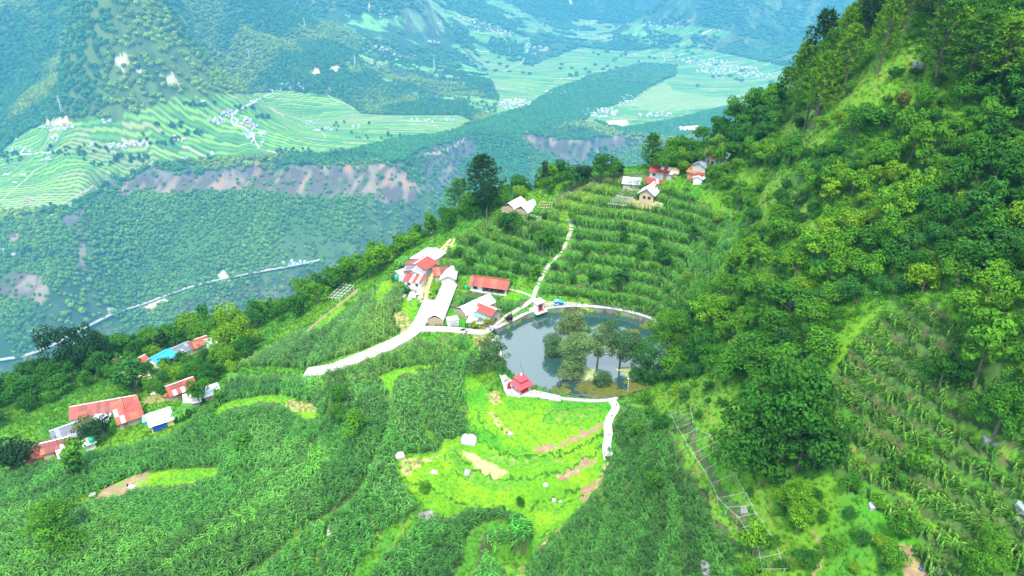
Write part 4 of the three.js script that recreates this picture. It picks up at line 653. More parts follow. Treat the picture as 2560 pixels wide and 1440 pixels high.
wood([[285, 915], [440, 870], [580, 845], [640, 872], [600, 920], [540, 960], [500, 990], [400, 1000], [330, 985], [280, 960]], 46, (u, v) => { if (u > 390 && u < 570 && v < 905 + (570 - u) * .1 && v > 860) return null; if (u > 335 && u < 385 && v > 890 && v < 930) return null; if (u > 415 && v > 960 && u < 500) return null; return ['broad', RF() < .12 ? limeLeaf : anyGreen(RF()), .36 + .3 * RF(), 3.9, ...HB]; });
{ // the rest of the forest canopy, between the trees one can tell apart
  const R = rng(92), w = worldPoly(FOREST, false), lists = [[], []], inside = (x, z) => { let c = false; for (let i = 0, j = w.length - 1; i < w.length; j = i++) if ((w[i][1] > z) !== (w[j][1] > z) && x < (w[j][0] - w[i][0]) * (z - w[i][1]) / (w[j][1] - w[i][1]) + w[i][0]) c = !c; return c; };
  for (let k = 0; k < 40000 && lists[0].length + lists[1].length < 900; k++) { const x = lerp(25, 230, R()), z = lerp(-280, -50, R()); if (!inside(x, z) || isOpen(x, z) || crestD.at(x, z) > 16) continue; const y = groundY(x, z), pr = project(x, y, z); if (pr[0] > 2680 || pr[1] > 1300 || pr[1] < -160 || !free(x, z, 2.1)) continue; stand.push([x, z, 2.1]); const c = GREENS[Math.floor(clamp(fbm(x * .05 + 2, z * .05, 2) + (R() - .5) * .5, .1, .9) * 6.6 - .5)] ?? GREENS[2], q = .8 + .5 * R(), s = .28 + .26 * R(); lists[k % 2].push([x, y - .4, z, R() * 6.28, [s, s * (1 + .4 * R()), s], [c[0] * q, c[1] * q, c[2] * q]]); }
  lists.forEach((l, i) => mass('forest_canopy', TREES.broad[i * 3].crownGeo, leafM([1, 1, 1]), l, i ? 'smaller crowns filling the mountain forest between the larger trees' : 'young trees filling the gaps of the mountain forest', 'forest'));
}
// willows standing in the pond: foot, then clumps of foliage, all given in the picture and placed round the foot
function willow(label, foot, clumps, mat, trunkR = .22, name = 'willow_tree') {
  const f = P(foot[0], foot[1], -1.1), R = rng(Math.round(foot[0] * 7 + foot[1])), t = thing(name, label, 'tree', f), cl = clumps.map(([u, v, r]) => {
    const ry = rayOf(u, v), zz = f[2] + (R() - .5) * r * .09, k = zz / ry[2], rr = r * Math.hypot(...f.map((q, i) => q - (i === 1 ? CAM_Y : 0))) / FOCAL; return [ry[0] * k - f[0], CAM_Y + ry[1] * k - f[1], zz - f[2] , rr, .85];
  });
  const S = new Shape(), h = Math.max(...cl.map((c) => c[1])), kn = [(R() - .5) * .8, h * .32, (R() - .5) * .8];
  S.tube([[0, -1.6, 0], [kn[0] * .3, h * .15, kn[2] * .3], kn], [trunkR * 1.3, trunkR, trunkR * .8], 6);
  cl.forEach((c, i) => { const m = [lerp(kn[0], c[0], .5) + (R() - .5) * .6, lerp(kn[1], c[1], .45), lerp(kn[2], c[2], .5) + (R() - .5) * .6], low = c[1] < kn[1]; S.tube([low ? [0, .2, 0] : kn, m, c], [trunkR * .55, trunkR * .35, trunkR * .12], 5); });
  mesh('trunk', S.geo(), M([.05, .04, .03], { vertexColors: true }), t); mesh('crown', crown(cl.map((c) => [c[0], c[1], c[2], c[3] * 1.15, c[4]]), .28, 130, R, { slim: .42 }), mat, t); return t;
}
willow('willow at the back of the pond, standing in open water near the wall', [1437, 850], [[1425, 800, 20], [1402, 817, 14], [1440, 810, 17], [1420, 818, 18], [1452, 808, 12], [1436, 832, 15], [1452, 834, 12], [1408, 828, 10], [1432, 788, 9], [1450, 786, 10]], willowLeaf);
willow('low dark willow at the left of the pond trees', [1394, 888], [[1378, 852, 17], [1388, 846, 14], [1384, 868, 18], [1376, 880, 12], [1398, 864, 12], [1394, 882, 11]], willowDark);
willow('tall pale willow in the middle of the left pond trees', [1434, 950], [[1422, 862, 18], [1442, 852, 20], [1462, 852, 17], [1452, 876, 18], [1428, 882, 17], [1408, 872, 13], [1426, 906, 18], [1446, 902, 16], [1416, 928, 17], [1438, 930, 17], [1452, 916, 13], [1406, 938, 11], [1470, 868, 10]], willowLeaf, .25);
willow('open willow with a forked black trunk in the pond centre', [1492, 922], [[1500, 832, 14], [1516, 846, 14], [1490, 858, 17], [1512, 866, 15], [1480, 872, 12], [1528, 858, 12], [1496, 884, 10], [1506, 820, 9], [1484, 846, 10], [1530, 884, 8]], willowLeaf, .24);
willow('round leafy bush rising from the water in front of the forked willow', [1508, 962], [[1500, 938, 13], [1514, 942, 13], [1507, 952, 15], [1518, 956, 11], [1496, 950, 10]], willowDark, .12, 'water_bush');
willow('spreading willow with several dark stems right of the forked one', [1548, 925], [[1545, 842, 18], [1562, 850, 20], [1582, 850, 17], [1572, 872, 20], [1550, 872, 17], [1592, 880, 17], [1538, 862, 12], [1560, 890, 14], [1600, 862, 13]], willowDark, .26);
willow('small round bush near the back wall of the pond', [1524, 828], [[1516, 812, 11], [1530, 812, 12], [1522, 818, 12]], willowDark, .1, 'water_bush');
willow('tiny green clump floating in open water', [1472, 828], [[1470, 823, 6], [1475, 824, 5]], G2, .06, 'water_bush');
willow('dark dense tree at the right shore of the pond', [1622, 955], [[1612, 882, 22], [1632, 862, 22], [1602, 910, 19], [1642, 898, 22], [1626, 928, 20], [1652, 930, 18], [1590, 935, 14], [1610, 948, 16], [1640, 950, 16]], G3, .32, 'shore_tree');
willow('wide flat-topped tree overhanging the back right corner of the pond', [1692, 912], [[1640, 812, 16], [1668, 797, 21], [1700, 800, 21], [1722, 816, 18], [1660, 832, 18], [1700, 842, 20], [1680, 862, 18], [1645, 840, 12], [1735, 840, 16], [1712, 870, 18]], G2, .34, 'shore_tree');
// ---------------------------------------------------------------- houses, sheds and greenhouses
const PAINT = (() => {const PM = { red: M([.29, .048, .028], { roughness: .55 }), reddark: M([.20, .04, .026], { roughness: .6 }), rust: M([.32, .12, .055], { roughness: .8 }), orange: M([.34, .08, .04], { roughness: .6 }), pale: M([.52, .40, .36], { roughness: .6 }), grey: M([.22, .24, .28], { roughness: .6 }), slate: M([.14, .15, .18], { roughness: .7 }), greylight: M([.48, .50, .54], { roughness: .5 }), white: M([.62, .62, .63], { roughness: .5 }), tin: M([.46, .48, .52], { roughness: .4, metalness: .15 }), blue: M([.02, .30, .62], { roughness: .5 }), bluedark: M([.02, .09, .42], { roughness: .5 }), skyblue: M([.20, .52, .70], { roughness: .5 }), tan: M([.55, .38, .22]), pink: M([.70, .42, .36]), thatch: M([.40, .32, .18]) }; return PM; })();
for (const [k, m] of Object.entries(PAINT)) { const c = m.color.toArray(); m.map = noisy(c, k === 'white' || k === 'blue' || k === 'bluedark' || k === 'skyblue' ? .14 : .34, k.length * 3 + c[0] * 9, 9); m.color.setRGB(1, 1, 1); }
function noisy(c, amp, seed, scale = 14) { const W = 96; return tex(W, W, (i, j) => mulc(c, 1 - amp + 2 * amp * fbm(i / W * scale + seed, j / W * scale, 4))); }
const WALL = { white: M([1, 1, 1], { map: noisy([.74, .72, .68], .28, 1) }), stone: M([1, 1, 1], { map: noisy([.40, .34, .25], .4, 2, 30) }), brick: M([1, 1, 1], { map: noisy([.42, .38, .32], .22, 3, 40) }), mud: M([1, 1, 1], { map: noisy([.50, .38, .25], .2, 4) }), clay: M([1, 1, 1], { map: noisy([.50, .20, .11], .2, 5) }), net: M([1, 1, 1], { map: noisy([.38, .27, .17], .25, 6, 24) }), grey: M([1, 1, 1], { map: noisy([.36, .37, .38], .15, 7) }), pink: M([.80, .58, .56]), yellow: M([.70, .62, .22]), blue: PAINT.bluedark, sky: PAINT.skyblue };
const dark = M([.02, .02, .025], { roughness: .4 }), wood_ = M([.24, .15, .08]), glassM = M([.03, .04, .05], { roughness: .15 }), concrete = M([.50, .49, .46]), pole = M([.52, .50, .46]), steel = M([.10, .10, .11], { roughness: .5, metalness: .4 });
const plastic = M([.66, .70, .76], { roughness: .45, side: THREE.DoubleSide, transmission: .12, thickness: 0 });
function uvBox(g, s = .35) { const p = g.attributes.position, n = g.attributes.normal, uv = new Float32Array(p.count * 2); for (let i = 0; i < p.count; i++) { const ax = Math.abs(n.getX(i)), ay = Math.abs(n.getY(i)), az = Math.abs(n.getZ(i)); uv[i * 2] = (ax > ay && ax > az ? p.getZ(i) : p.getX(i)) * s; uv[i * 2 + 1] = (ay > ax && ay > az ? p.getZ(i) : p.getY(i)) * s; } g.setAttribute('uv', new THREE.BufferAttribute(uv, 2)); return g; }
function prism(outline, depth) { const s = new THREE.Shape(outline.map((p) => new THREE.Vector2(...p))), g = new THREE.ExtrudeGeometry(s, { depth, bevelEnabled: false }); g.translate(0, 0, -depth / 2); return uvBox(g); }
const boxG = (w, h, d, x = 0, y = 0, z = 0) => uvBox(new THREE.BoxGeometry(w, h, d).translate(x, y, z));
const boxCache = new Map(), sharedBox = (w, h, d) => { const k = [w, h, d].map((x) => x.toFixed(2)).join(); if (!boxCache.has(k)) boxCache.set(k, boxG(w, h, d)); return boxCache.get(k); };
let houseSeed = 1;
function footing(a, b, toward) { // local frame of a building from two picture points at the foot of its front wall
  const A = ground(...a), B = ground(...b), L = Math.hypot(B[0] - A[0], B[2] - A[2]), turn = Math.atan2(-(B[2] - A[2]), B[0] - A[0]); let depth = toward;
  if (Array.isArray(toward)) { const Q = ground(...toward); depth = Math.max(1, -((Q[0] - A[0]) * Math.sin(turn) + (Q[2] - A[2]) * Math.cos(turn))); }
  const c = [(A[0] + B[0]) / 2 - Math.sin(turn) * depth / 2, 0, (A[2] + B[2]) / 2 - Math.cos(turn) * depth / 2]; c[1] = Math.max(Math.min(A[1], B[1]), groundY(c[0], c[2]) - .6); return { c, L, turn, depth };
}
// one slope of sheet roofing, as single sheets laid side by side
function slope(parent, w, run, rise, ox, oy, oz, along, dir, mats, R, rows = 1, n) { // along 'x': ridge runs along x, slope falls towards dir * z
  const len_ = Math.hypot(run, rise), ang = Math.atan2(rise, run), N = n ?? Math.max(2, Math.round(w / 1.15)), sw = w / N;
  for (let i = 0; i < N; i++) for (let r = 0; r < rows; r++) {
    const m = mats[Math.floor(R() * mats.length)], sl = len_ / rows, g = sharedBox(sw - .02, .05, sl + .06), q = mesh('roof_sheet', g, PAINT[m], parent), t = (r + .5) / rows, lift = ((i + r) % 2) * .008, s = -w / 2 + (i + .5) * sw;
    const dn = [t * run, -t * rise]; if (along === 'x') { q.position.set(ox + s, oy + dn[1] + lift, oz + dir * dn[0]); q.rotation.x = dir * ang; } else { q.rotation.order = 'YXZ'; q.rotation.y = Math.PI / 2; q.position.set(ox + dir * dn[0], oy + dn[1] + lift, oz - s); q.rotation.x = dir * ang; }
  }
}
function building(name, label, a, b, toward, wallH, rise, o = {}) {
  const { c, L, turn, depth } = footing(a, b, toward), R = rng(1000 + houseSeed++), t = thing(name, label, o.category ?? 'house', c, turn, o.group), ov = o.over ?? .45, kind = o.roof ?? 'x', wm = WALL[o.wall ?? 'white'];
  if (o.plinth) mesh('plinth', boxG(L + .5, 1.0, depth + .5 + (o.porch ?? 0), 0, -.3, (o.porch ?? 0) / 2), concrete, t);
  const y0 = o.plinth ? .2 : -.8, H = wallH;
  let wall;
  if (kind === 'x') { wall = mesh('wall', prism([[-depth / 2, y0], [depth / 2, y0], [depth / 2, H], [0, H + rise], [-depth / 2, H]], L).rotateY(-Math.PI / 2), wm, t); }
  else if (kind === 'z') wall = mesh('wall', prism([[-L / 2, y0], [L / 2, y0], [L / 2, H], [0, H + rise], [-L / 2, H]], depth), wm, t);
  else wall = mesh('wall', prism([[-depth / 2, y0], [depth / 2, y0], [depth / 2, H + (kind === 'shed' ? 0 : rise)], [-depth / 2, H + rise]], L).rotateY(-Math.PI / 2), wm, t);
  const roof = new THREE.Group(); roof.name = 'roof'; t.add(roof); const front = o.front ?? ['red'], back = o.back ?? front, th = .07;
  if (kind === 'x') { const run = depth / 2 + ov, rr = rise * run / (depth / 2); slope(roof, L + 2 * ov, run, rr, 0, H + rise + th, 0, 'x', 1, front, R, o.rows ?? 2); slope(roof, L + 2 * ov, run, rr, 0, H + rise + th, 0, 'x', -1, back, R, o.rows ?? 2); if (o.cap !== false) mesh('ridge_cap', boxG(L + 2 * ov, .07, .5, 0, H + rise + th + .05, 0), PAINT[o.cap ?? 'pale'], roof); }
  else if (kind === 'z') { const run = L / 2 + ov, rr = rise * run / (L / 2); slope(roof, depth + 2 * ov, run, rr, 0, H + rise + th, 0, 'z', 1, front, R, o.rows ?? 2); slope(roof, depth + 2 * ov, run, rr, 0, H + rise + th, 0, 'z', -1, back, R, o.rows ?? 2); if (o.cap !== false) mesh('ridge_cap', boxG(.45, .07, depth + 2 * ov, 0, H + rise + th + .05, 0), PAINT[o.cap ?? 'pale'], roof); }
  else { const run = depth + 2 * ov, rr = rise * run / depth; slope(roof, L + 2 * ov, run, rr, 0, H + rise + rise * ov / depth + th, -depth / 2 - ov, 'x', 1, front, R, o.rows ?? 2); }
  for (const [what, fx, w, h, y, side = 'f'] of o.open ?? []) { // doors and windows on the front (f) or the right end (r)
    const g = new THREE.Group(); g.name = what; t.add(g); side === 'f' ? g.position.set(-L / 2 + fx * L, y + h / 2, depth / 2) : (g.position.set(L / 2, y + h / 2, depth / 2 - fx * depth), g.rotation.y = Math.PI / 2);
    mesh('frame', mergeGeometries([boxG(w + .16, .09, .1, 0, h / 2 + .04, .03), boxG(w + .16, .09, .1, 0, -h / 2 - .04, .03), boxG(.09, h, .1, w / 2 + .035, 0, .03), boxG(.09, h, .1, -w / 2 - .035, 0, .03)]), wood_, g); mesh(what === 'door' ? 'leaf' : 'pane', boxG(w, h, .05, 0, 0, .03), what === 'door' ? (o.door ?? wood_) : glassM, g);
  }
  return { t, L, depth, R, wall, roof };
}
const W = (fx, y = 1, w = .9, h = .9, side) => ['window', fx, w, h, y, side], D = (fx, side) => ['door', fx, .9, 1.9, .1, side];
const REDS = ['red', 'red', 'reddark', 'rust', 'red', 'orange', 'reddark'], REDP = ['red', 'red', 'red', 'pale', 'red', 'orange'], RUSTY = ['reddark', 'rust', 'reddark', 'red', 'pale', 'reddark'];
// lower left hamlet
building('long_house', 'long white-walled house with a plain red roof, the largest of the lower hamlet', [186, 1072], [336, 1020], 6.2, 2.7, 1.7, { front: ['red', 'reddark', 'red'], back: ['reddark', 'rust'], open: [W(.2), D(.36), W(.52), D(.68), W(.82)] });
building('house_wing', 'wing of patched red sheets and earthen walls against the long red house', [302, 1076], [360, 1052], 7, 2.3, 2.0, { roof: 'shed', wall: 'stone', front: ['red', 'orange', 'pale', 'red'], rows: 3, open: [D(.25)] });
mesh('awning_post', boxG(.1, 2, .1), pole, building('tin_awning', 'pale tin awning before the middle of the long red house', [236, 1070], [268, 1062], 2.6, 1.9, .3, { roof: 'shed', category: 'awning', front: ['tin', 'greylight'], rows: 1 }).t).position.set(-1, .9, 1.4);
building('stone_house', 'red roofed house with stone walls beside the dirt yard', [432, 1005], [494, 980], 5.6, 2.3, 1.5, { wall: 'stone', front: ['red', 'red', 'reddark', 'pale', 'red'], open: [D(.3), W(.7)] });
building('lean_to', 'small rusty lean-to on the end of the stone-walled red house', [414, 1000], [430, 1000], 2.4, 1.5, .5, { roof: 'shed', wall: 'stone', category: 'shed', front: ['rust', 'reddark'], rows: 1 });
building('slate_house', 'old house with a dark slate slope and a tan back slope', [146, 1128], [218, 1092], 6.4, 2.9, 1.8, { wall: 'stone', front: ['slate', 'slate', 'grey'], back: ['tan', 'rust'], cap: 'greylight', rows: 3, open: [D(.5), W(.75)] });
building('rusty_house', 'rusty roofed house with a white ridge sheet touching the slate house', [112, 1150], [172, 1126], 5.4, 2.2, 1.2, { wall: 'mud', front: RUSTY, back: ['rust', 'reddark'], cap: 'white', open: [D(.5)] });
building('rusty_house', 'lowest rusty roofed house with light streaks near the frame edge', [62, 1168], [116, 1146], 5.4, 2.2, 1.2, { wall: 'clay', front: ['reddark', 'red', 'reddark', 'pale', 'reddark'], back: ['rust'], cap: 'reddark', open: [D(.5)] });
building('white_shed', 'small white roofed shed in front of the rusty house', [155, 1158], [184, 1146], 2.6, 1.8, .3, { roof: 'shed', category: 'shed', front: ['white'], rows: 1, open: [D(.5)] });
building('white_shed', 'white flat roofed shed under the green water tank', [216, 1130], [241, 1118], 2.4, 2.0, .15, { roof: 'shed', category: 'shed', front: ['white', 'pale'], rows: 1 });
{ const s = building('blue_shed', 'pale tin roofed shed with a bright blue front wall', [382, 1084], [436, 1062], 4.4, 2.4, .7, { roof: 'shed', category: 'shed', front: ['tin', 'greylight', 'white'], rows: 1, wall: 'yellow' }); const q = mesh('front_panel', boxG(s.L * .66, 1.9, .08, -s.L * .12, 1.25, s.depth / 2 + .04), PAINT.bluedark, s.t); q.userData.label = 'bright blue front wall panel'; }
building('water_booth', 'light blue booth between the red wing and the blue shed', [364, 1066], [383, 1060], 1.8, 1.7, .15, { roof: 'shed', wall: 'sky', category: 'booth', front: ['skyblue', 'tin'], rows: 1 });
building('tin_shed', 'pale tin shed left of the tree between the two sheds', [466, 1024], [502, 1012], 3.6, 1.7, .6, { roof: 'shed', wall: 'grey', category: 'shed', front: ['tin', 'greylight', 'pale'], rows: 2 });
building('tin_shed', 'pale tin shed right of the tree, next to the rice strip', [516, 1004], [552, 990], 3.4, 1.7, .6, { roof: 'shed', wall: 'mud', category: 'shed', front: ['tin', 'tin', 'greylight'], rows: 2 });
// hamlet below the crest
building('hamlet_house', 'grey roofed house in the row of roofs below the large lime tree', [446, 900], [486, 884], 5.5, 2.4, 1.3, { front: ['slate', 'grey'], cap: 'grey' });
building('hamlet_house', 'faded brown roofed house touching the grey roofed one', [486, 886], [502, 880], 5, 2.4, 1.2, { wall: 'mud', front: ['rust', 'reddark'], cap: 'rust' });
building('hamlet_house', 'orange-red roofed house beside the long white roof of the hamlet', [500, 880], [526, 870], 5, 2.6, 1.3, { wall: 'grey', front: ['red', 'orange'] });
building('white_barn', 'long white roof at the end of the hamlet row', [526, 876], [570, 858], 4.6, 2.2, .8, { front: ['white'], back: ['white'], cap: 'white', category: 'barn' });
building('blue_house', 'white-walled house with a vivid blue roof in the hamlet', [400, 922], [444, 902], 5.6, 2.6, 1.3, { front: ['blue'], back: ['blue'], cap: 'blue', open: [W(.3), W(.7)] });
building('hamlet_house', 'red roofed house with sky-blue walls in the hamlet', [352, 928], [378, 916], 4.6, 2.6, 1.2, { wall: 'sky', front: ['orange', 'red'] });
building('hamlet_house', 'small red roofed house at the left end of the hamlet', [294, 926], [318, 918], 4.4, 2.3, 1.1, { front: ['orange', 'red'] });
building('pink_house', 'low house with a faded pink roof behind the long red house', [346, 968], [378, 956], 4.2, 1.9, 1.0, { wall: 'mud', front: ['pink'], back: ['pink'], cap: 'pink' });
building('hamlet_house', 'pale roofed house half hidden below the left hamlet trees', [306, 964], [346, 952], 5, 2.2, 1.1, { front: ['greylight', 'pale'] });
// row on the crest by the dirt track
building('crest_house', 'nearest crest house with an orange roof, two windows and a white veranda', [1012, 722], [1053, 723], 4.0, 2.9, .9, { roof: 'shed', front: ['orange', 'red', 'orange', 'pale'], rows: 1, open: [W(.28, 1.4, .9, .8), W(.75, 1.4, .9, .8)] });
{ const { c, L, turn } = footing([1008, 730], [1053, 731], 1.8), t = thing('veranda', 'white veranda slab on posts before the nearest crest house', 'veranda', c, turn); mesh('slab', boxG(L, .18, 2.2, 0, 1.1, 0), PAINT.white, t); mesh('parapet', boxG(L, .5, .1, 0, 1.44, 1.06), PAINT.pale, t); for (let i = 0; i < 4; i++) mesh('post', boxG(.16, 2.6, .16, -L / 2 + .2 + i * (L - .4) / 3, -.28, .9), pole, t); }
building('crest_house', 'crest house with a dark grey gabled roof behind the orange one', [1012, 708], [1056, 708], 4.6, 3.8, 1.1, { roof: 'z', wall: 'grey', front: ['grey', 'grey', 'greylight'], back: ['reddark', 'grey', 'grey'], cap: 'greylight', rows: 1, open: [W(.5, 2.6, .8, .7)] });
building('crest_house', 'crest house with red roof slopes and a white ridge strip', [1014, 694], [1066, 696], 6.4, 3.9, 1.2, { roof: 'z', wall: 'grey', front: ['red', 'red', 'red'], back: ['red', 'reddark'], cap: 'white', rows: 2 });
building('crest_barn', 'long pale roofed building at the far end of the crest row', [1030, 674], [1074, 676], 9, 2.9, .8, { roof: 'z', front: ['tin', 'white', 'greylight'], cap: 'white', rows: 1, category: 'barn' });
building('crest_annex', 'white flat roofed annex on the gorge side of the crest row', [994, 702], [1013, 706], 5, 2.6, .2, { roof: 'shed', front: ['white', 'pale'], rows: 1 });
building('tin_stable', 'white gabled tin roof at the head of the long greenhouse', [1104, 716], [1138, 718], 5, 3.0, 1.1, { roof: 'z', wall: 'brick', front: ['tin'], back: ['white'], cap: 'white', category: 'shed', open: [D(.5)] });
building('rusty_shed', 'long rusty roofed shed behind the white tin stable', [1088, 706], [1136, 702], 3.4, 2.6, .8, { roof: 'shed', wall: 'stone', category: 'shed', front: RUSTY, rows: 1 });
// by the pond
{ const s = building('community_house', 'low house with a long red roof and an open porch above the pond', [1176, 726], [1264, 739], 5.6, 2.5, 1.5, { plinth: true, front: REDS.concat(['orange']), cap: 'red', rows: 1, over: .6, open: [W(.14, 1.0, 1.3, 1.2)] });
  s.wall.geometry = mergeGeometries([boxG(s.L, 2.3, .25, 0, 1.35, -s.depth / 2 + .13), boxG(s.L * .33, 2.3, s.depth - .5, -s.L * .335, 1.35, .1), boxG(.25, 2.3, s.depth, s.L / 2 - .13, 1.35, 0)]); for (let i = 0; i < 4; i++) mesh('porch_post', boxG(.18, 2.3, .18, -s.L * .15 + i * s.L * .2, 1.35, s.depth / 2 - .2), wood_, s.t); mesh('gable', prism([[-s.depth / 2, 2.5], [s.depth / 2, 2.5], [0, 4.0]], s.L - .1).rotateY(-Math.PI / 2), WALL.white, s.t); }
{ const s = building('brick_house', 'two-storey grey block house with a striped red roof by the pond', [1190, 799], [1228, 817], [1214, 786], 3.9, 1.1, { wall: 'brick', front: ['red', 'red', 'pale', 'red'], back: ['red', 'pale', 'red'], cap: 'white', over: .5, open: [W(.5, 1, .9, .9, 'r')] }); mesh('awning', boxG(s.L * .95, .08, 1.6, 0, 2.7, s.depth / 2 + .7).rotateX(0), PAINT.skyblue, s.t).userData.label = 'sky-blue awning below the eaves'; mesh('ground_opening', boxG(s.L * .7, 1.7, .06, -.3, 1.1, s.depth / 2 + .03), dark, s.t); }
building('tin_canopy', 'pale tin canopy in front of the brick house', [1170, 815], [1206, 820], 3.4, 1.5, .5, { roof: 'shed', category: 'shed', wall: 'grey', front: ['tin', 'white'], rows: 1 });
building('toilet_block', 'small white block with two grey doors beside the concrete road', [1121, 819], [1147, 814], 2, 2.1, .12, { roof: 'shed', category: 'outhouse', front: ['pale', 'white'], rows: 1, over: .15, door: PAINT.greylight, open: [D(.3), D(.7)] });
// hill top
building('mud_house', 'mud-walled house under a wide white sheet on the hill top', [1597, 510], [1632, 510], 7, 3.2, 1.7, { roof: 'z', wall: 'mud', front: ['white'], back: ['white'], cap: 'white', rows: 1, over: .7, open: [W(.35, 1.2), W(.7, 1.2)] });
building('farmhouse', 'farmhouse with one white and one red roof half on the hill top', [1622, 458], [1678, 449], 5, 2.6, 1.3, { wall: 'grey', front: ['white', 'red', 'red', 'red', 'red'], back: ['red', 'pale'], cap: 'red', open: [W(.2), D(.7)] });
building('red_shed', 'clay-walled shed with a red roof between mud house and farmhouse', [1616, 472], [1652, 468], 3.6, 2.2, .8, { roof: 'shed', wall: 'clay', category: 'shed', front: ['rust', 'red', 'pale'], rows: 1 });
building('tin_barn', 'low barn with bright tin sheets left of the mud house', [1556, 476], [1598, 470], 4.4, 1.9, .7, { roof: 'shed', wall: 'stone', category: 'barn', front: ['tin', 'white', 'greylight'], rows: 1 });
building('thatched_hut', 'tiny thatched hut behind the farmhouse roof', [1676, 446], [1694, 442], 3, 1.8, 1.1, { wall: 'mud', category: 'hut', front: ['thatch'], cap: 'thatch' });
building('slope_house', 'grey roofed house with white gable above the maize terraces', [1727, 446], [1760, 446], 5, 3.2, 1.1, { roof: 'z', wall: 'brick', front: ['grey'], back: ['slate', 'grey'], cap: 'grey', rows: 1 });
building('slope_porch', 'red tiled lower roof in front of the grey slope house', [1716, 452], [1752, 454], 2.8, 2.3, .9, { roof: 'shed', wall: 'clay', category: 'shed', front: ['red', 'rust', 'reddark'], rows: 1 });
building('white_shed', 'small white gabled shed below the grey slope house', [1732, 462], [1754, 462], 3, 1.7, .6, { roof: 'z', category: 'shed', front: ['white'], cap: 'white', rows: 1 });
building('brown_house', 'brown roofed house half hidden at the forest edge', [1750, 424], [1786, 424], 5.4, 2.8, 1.6, { wall: 'grey', front: ['rust'], back: ['rust'], cap: 'rust', open: [D(.5), W(.8)] });
building('white_hut', 'little white roofed hut beside the brown roofed house', [1792, 416], [1814, 414], 3.4, 2.4, .9, { wall: 'grey', category: 'hut', front: ['white'], cap: 'white', open: [D(.5)] });
// greenhouses under white sheeting
function greenhouse(name, label, a, b, toward, wallH, rise, bays = 1, along = 'z', wm = 'net') {
  const { c, L, turn, depth } = footing(a, b, toward), t = thing(name, label, 'greenhouse', c, turn), span = along === 'z' ? L / bays : depth, run = along === 'z' ? depth : L;
  for (let k = 0; k < bays; k++) {
    const S = new Shape(), off = along === 'z' ? -L / 2 + (k + .5) * span : 0, n = 10, R = rng(k + Math.round(a[0])), prof = Array.from({ length: 9 }, (_, i) => { const q = -1 + i / 4; return [q * (span / 2 + .25), wallH + rise * (1 - Math.abs(q)) ** .85 - (Math.abs(q) === 1 ? .25 : 0)]; });
    for (let j = 0; j < n; j++) for (let i = 0; i < 8; i++) { const z0 = -run / 2 - .2 + (run + .4) * j / n, z1 = -run / 2 - .2 + (run + .4) * (j + 1) / n, sag = (jj) => (jj % 2 ? -.10 : 0); const f = (q, z, s) => along === 'z' ? [off + q[0], q[1] + s, z] : [z, q[1] + s, -q[0]]; S.quad(f(prof[i], z0, sag(j)), f(prof[i], z1, sag(j + 1)), f(prof[i + 1], z1, sag(j + 1)), f(prof[i + 1], z0, sag(j))); }
    mesh('cover', S.geo(), plastic, t);
    const end = prism([[-span / 2, -.6], [span / 2, -.6], [span / 2, wallH - .05], [0, wallH + rise * .5], [-span / 2, wallH - .05]], .08); for (const e of [-1, 1]) { const q = mesh('end_wall', end, WALL[wm], t); along === 'z' ? q.position.set(off, 0, e * run / 2) : (q.position.set(e * run / 2, 0, 0), q.rotation.y = Math.PI / 2); }
  }
  const sd = along === 'z' ? L / 2 : depth / 2; for (const e of [-1, 1]) { const q = mesh('side_wall', boxG(run, wallH + .4, .08, 0, wallH / 2 - .3, 0), WALL[wm], t); along === 'z' ? (q.position.x = e * sd, q.rotation.y = Math.PI / 2) : (q.position.z = e * sd); }
  for (let j = 0; j <= 5; j++) for (const e of [-1, 1]) { const q = mesh('post', sharedBox(.1, wallH + .8, .1), pole, t), s = -run / 2 + run * j / 5; along === 'z' ? q.position.set(e * (sd + .1), wallH / 2 - .3, s) : q.position.set(s, wallH / 2 - .3, e * (sd + .1)); }
}
greenhouse('greenhouse', 'longest white greenhouse beside the concrete road', [1070, 812], [1107, 814], [1112, 713], 1.9, 1.5);
greenhouse('greenhouse', 'shorter white greenhouse slanting behind the brick house', [1166, 800], [1238, 766], 5, 1.8, 1.5, 1, 'x');
greenhouse('double_greenhouse', 'white greenhouse with two peaked bays on the hill crest', [1256, 546], [1318, 548], 8, 1.6, 1.9, 2);
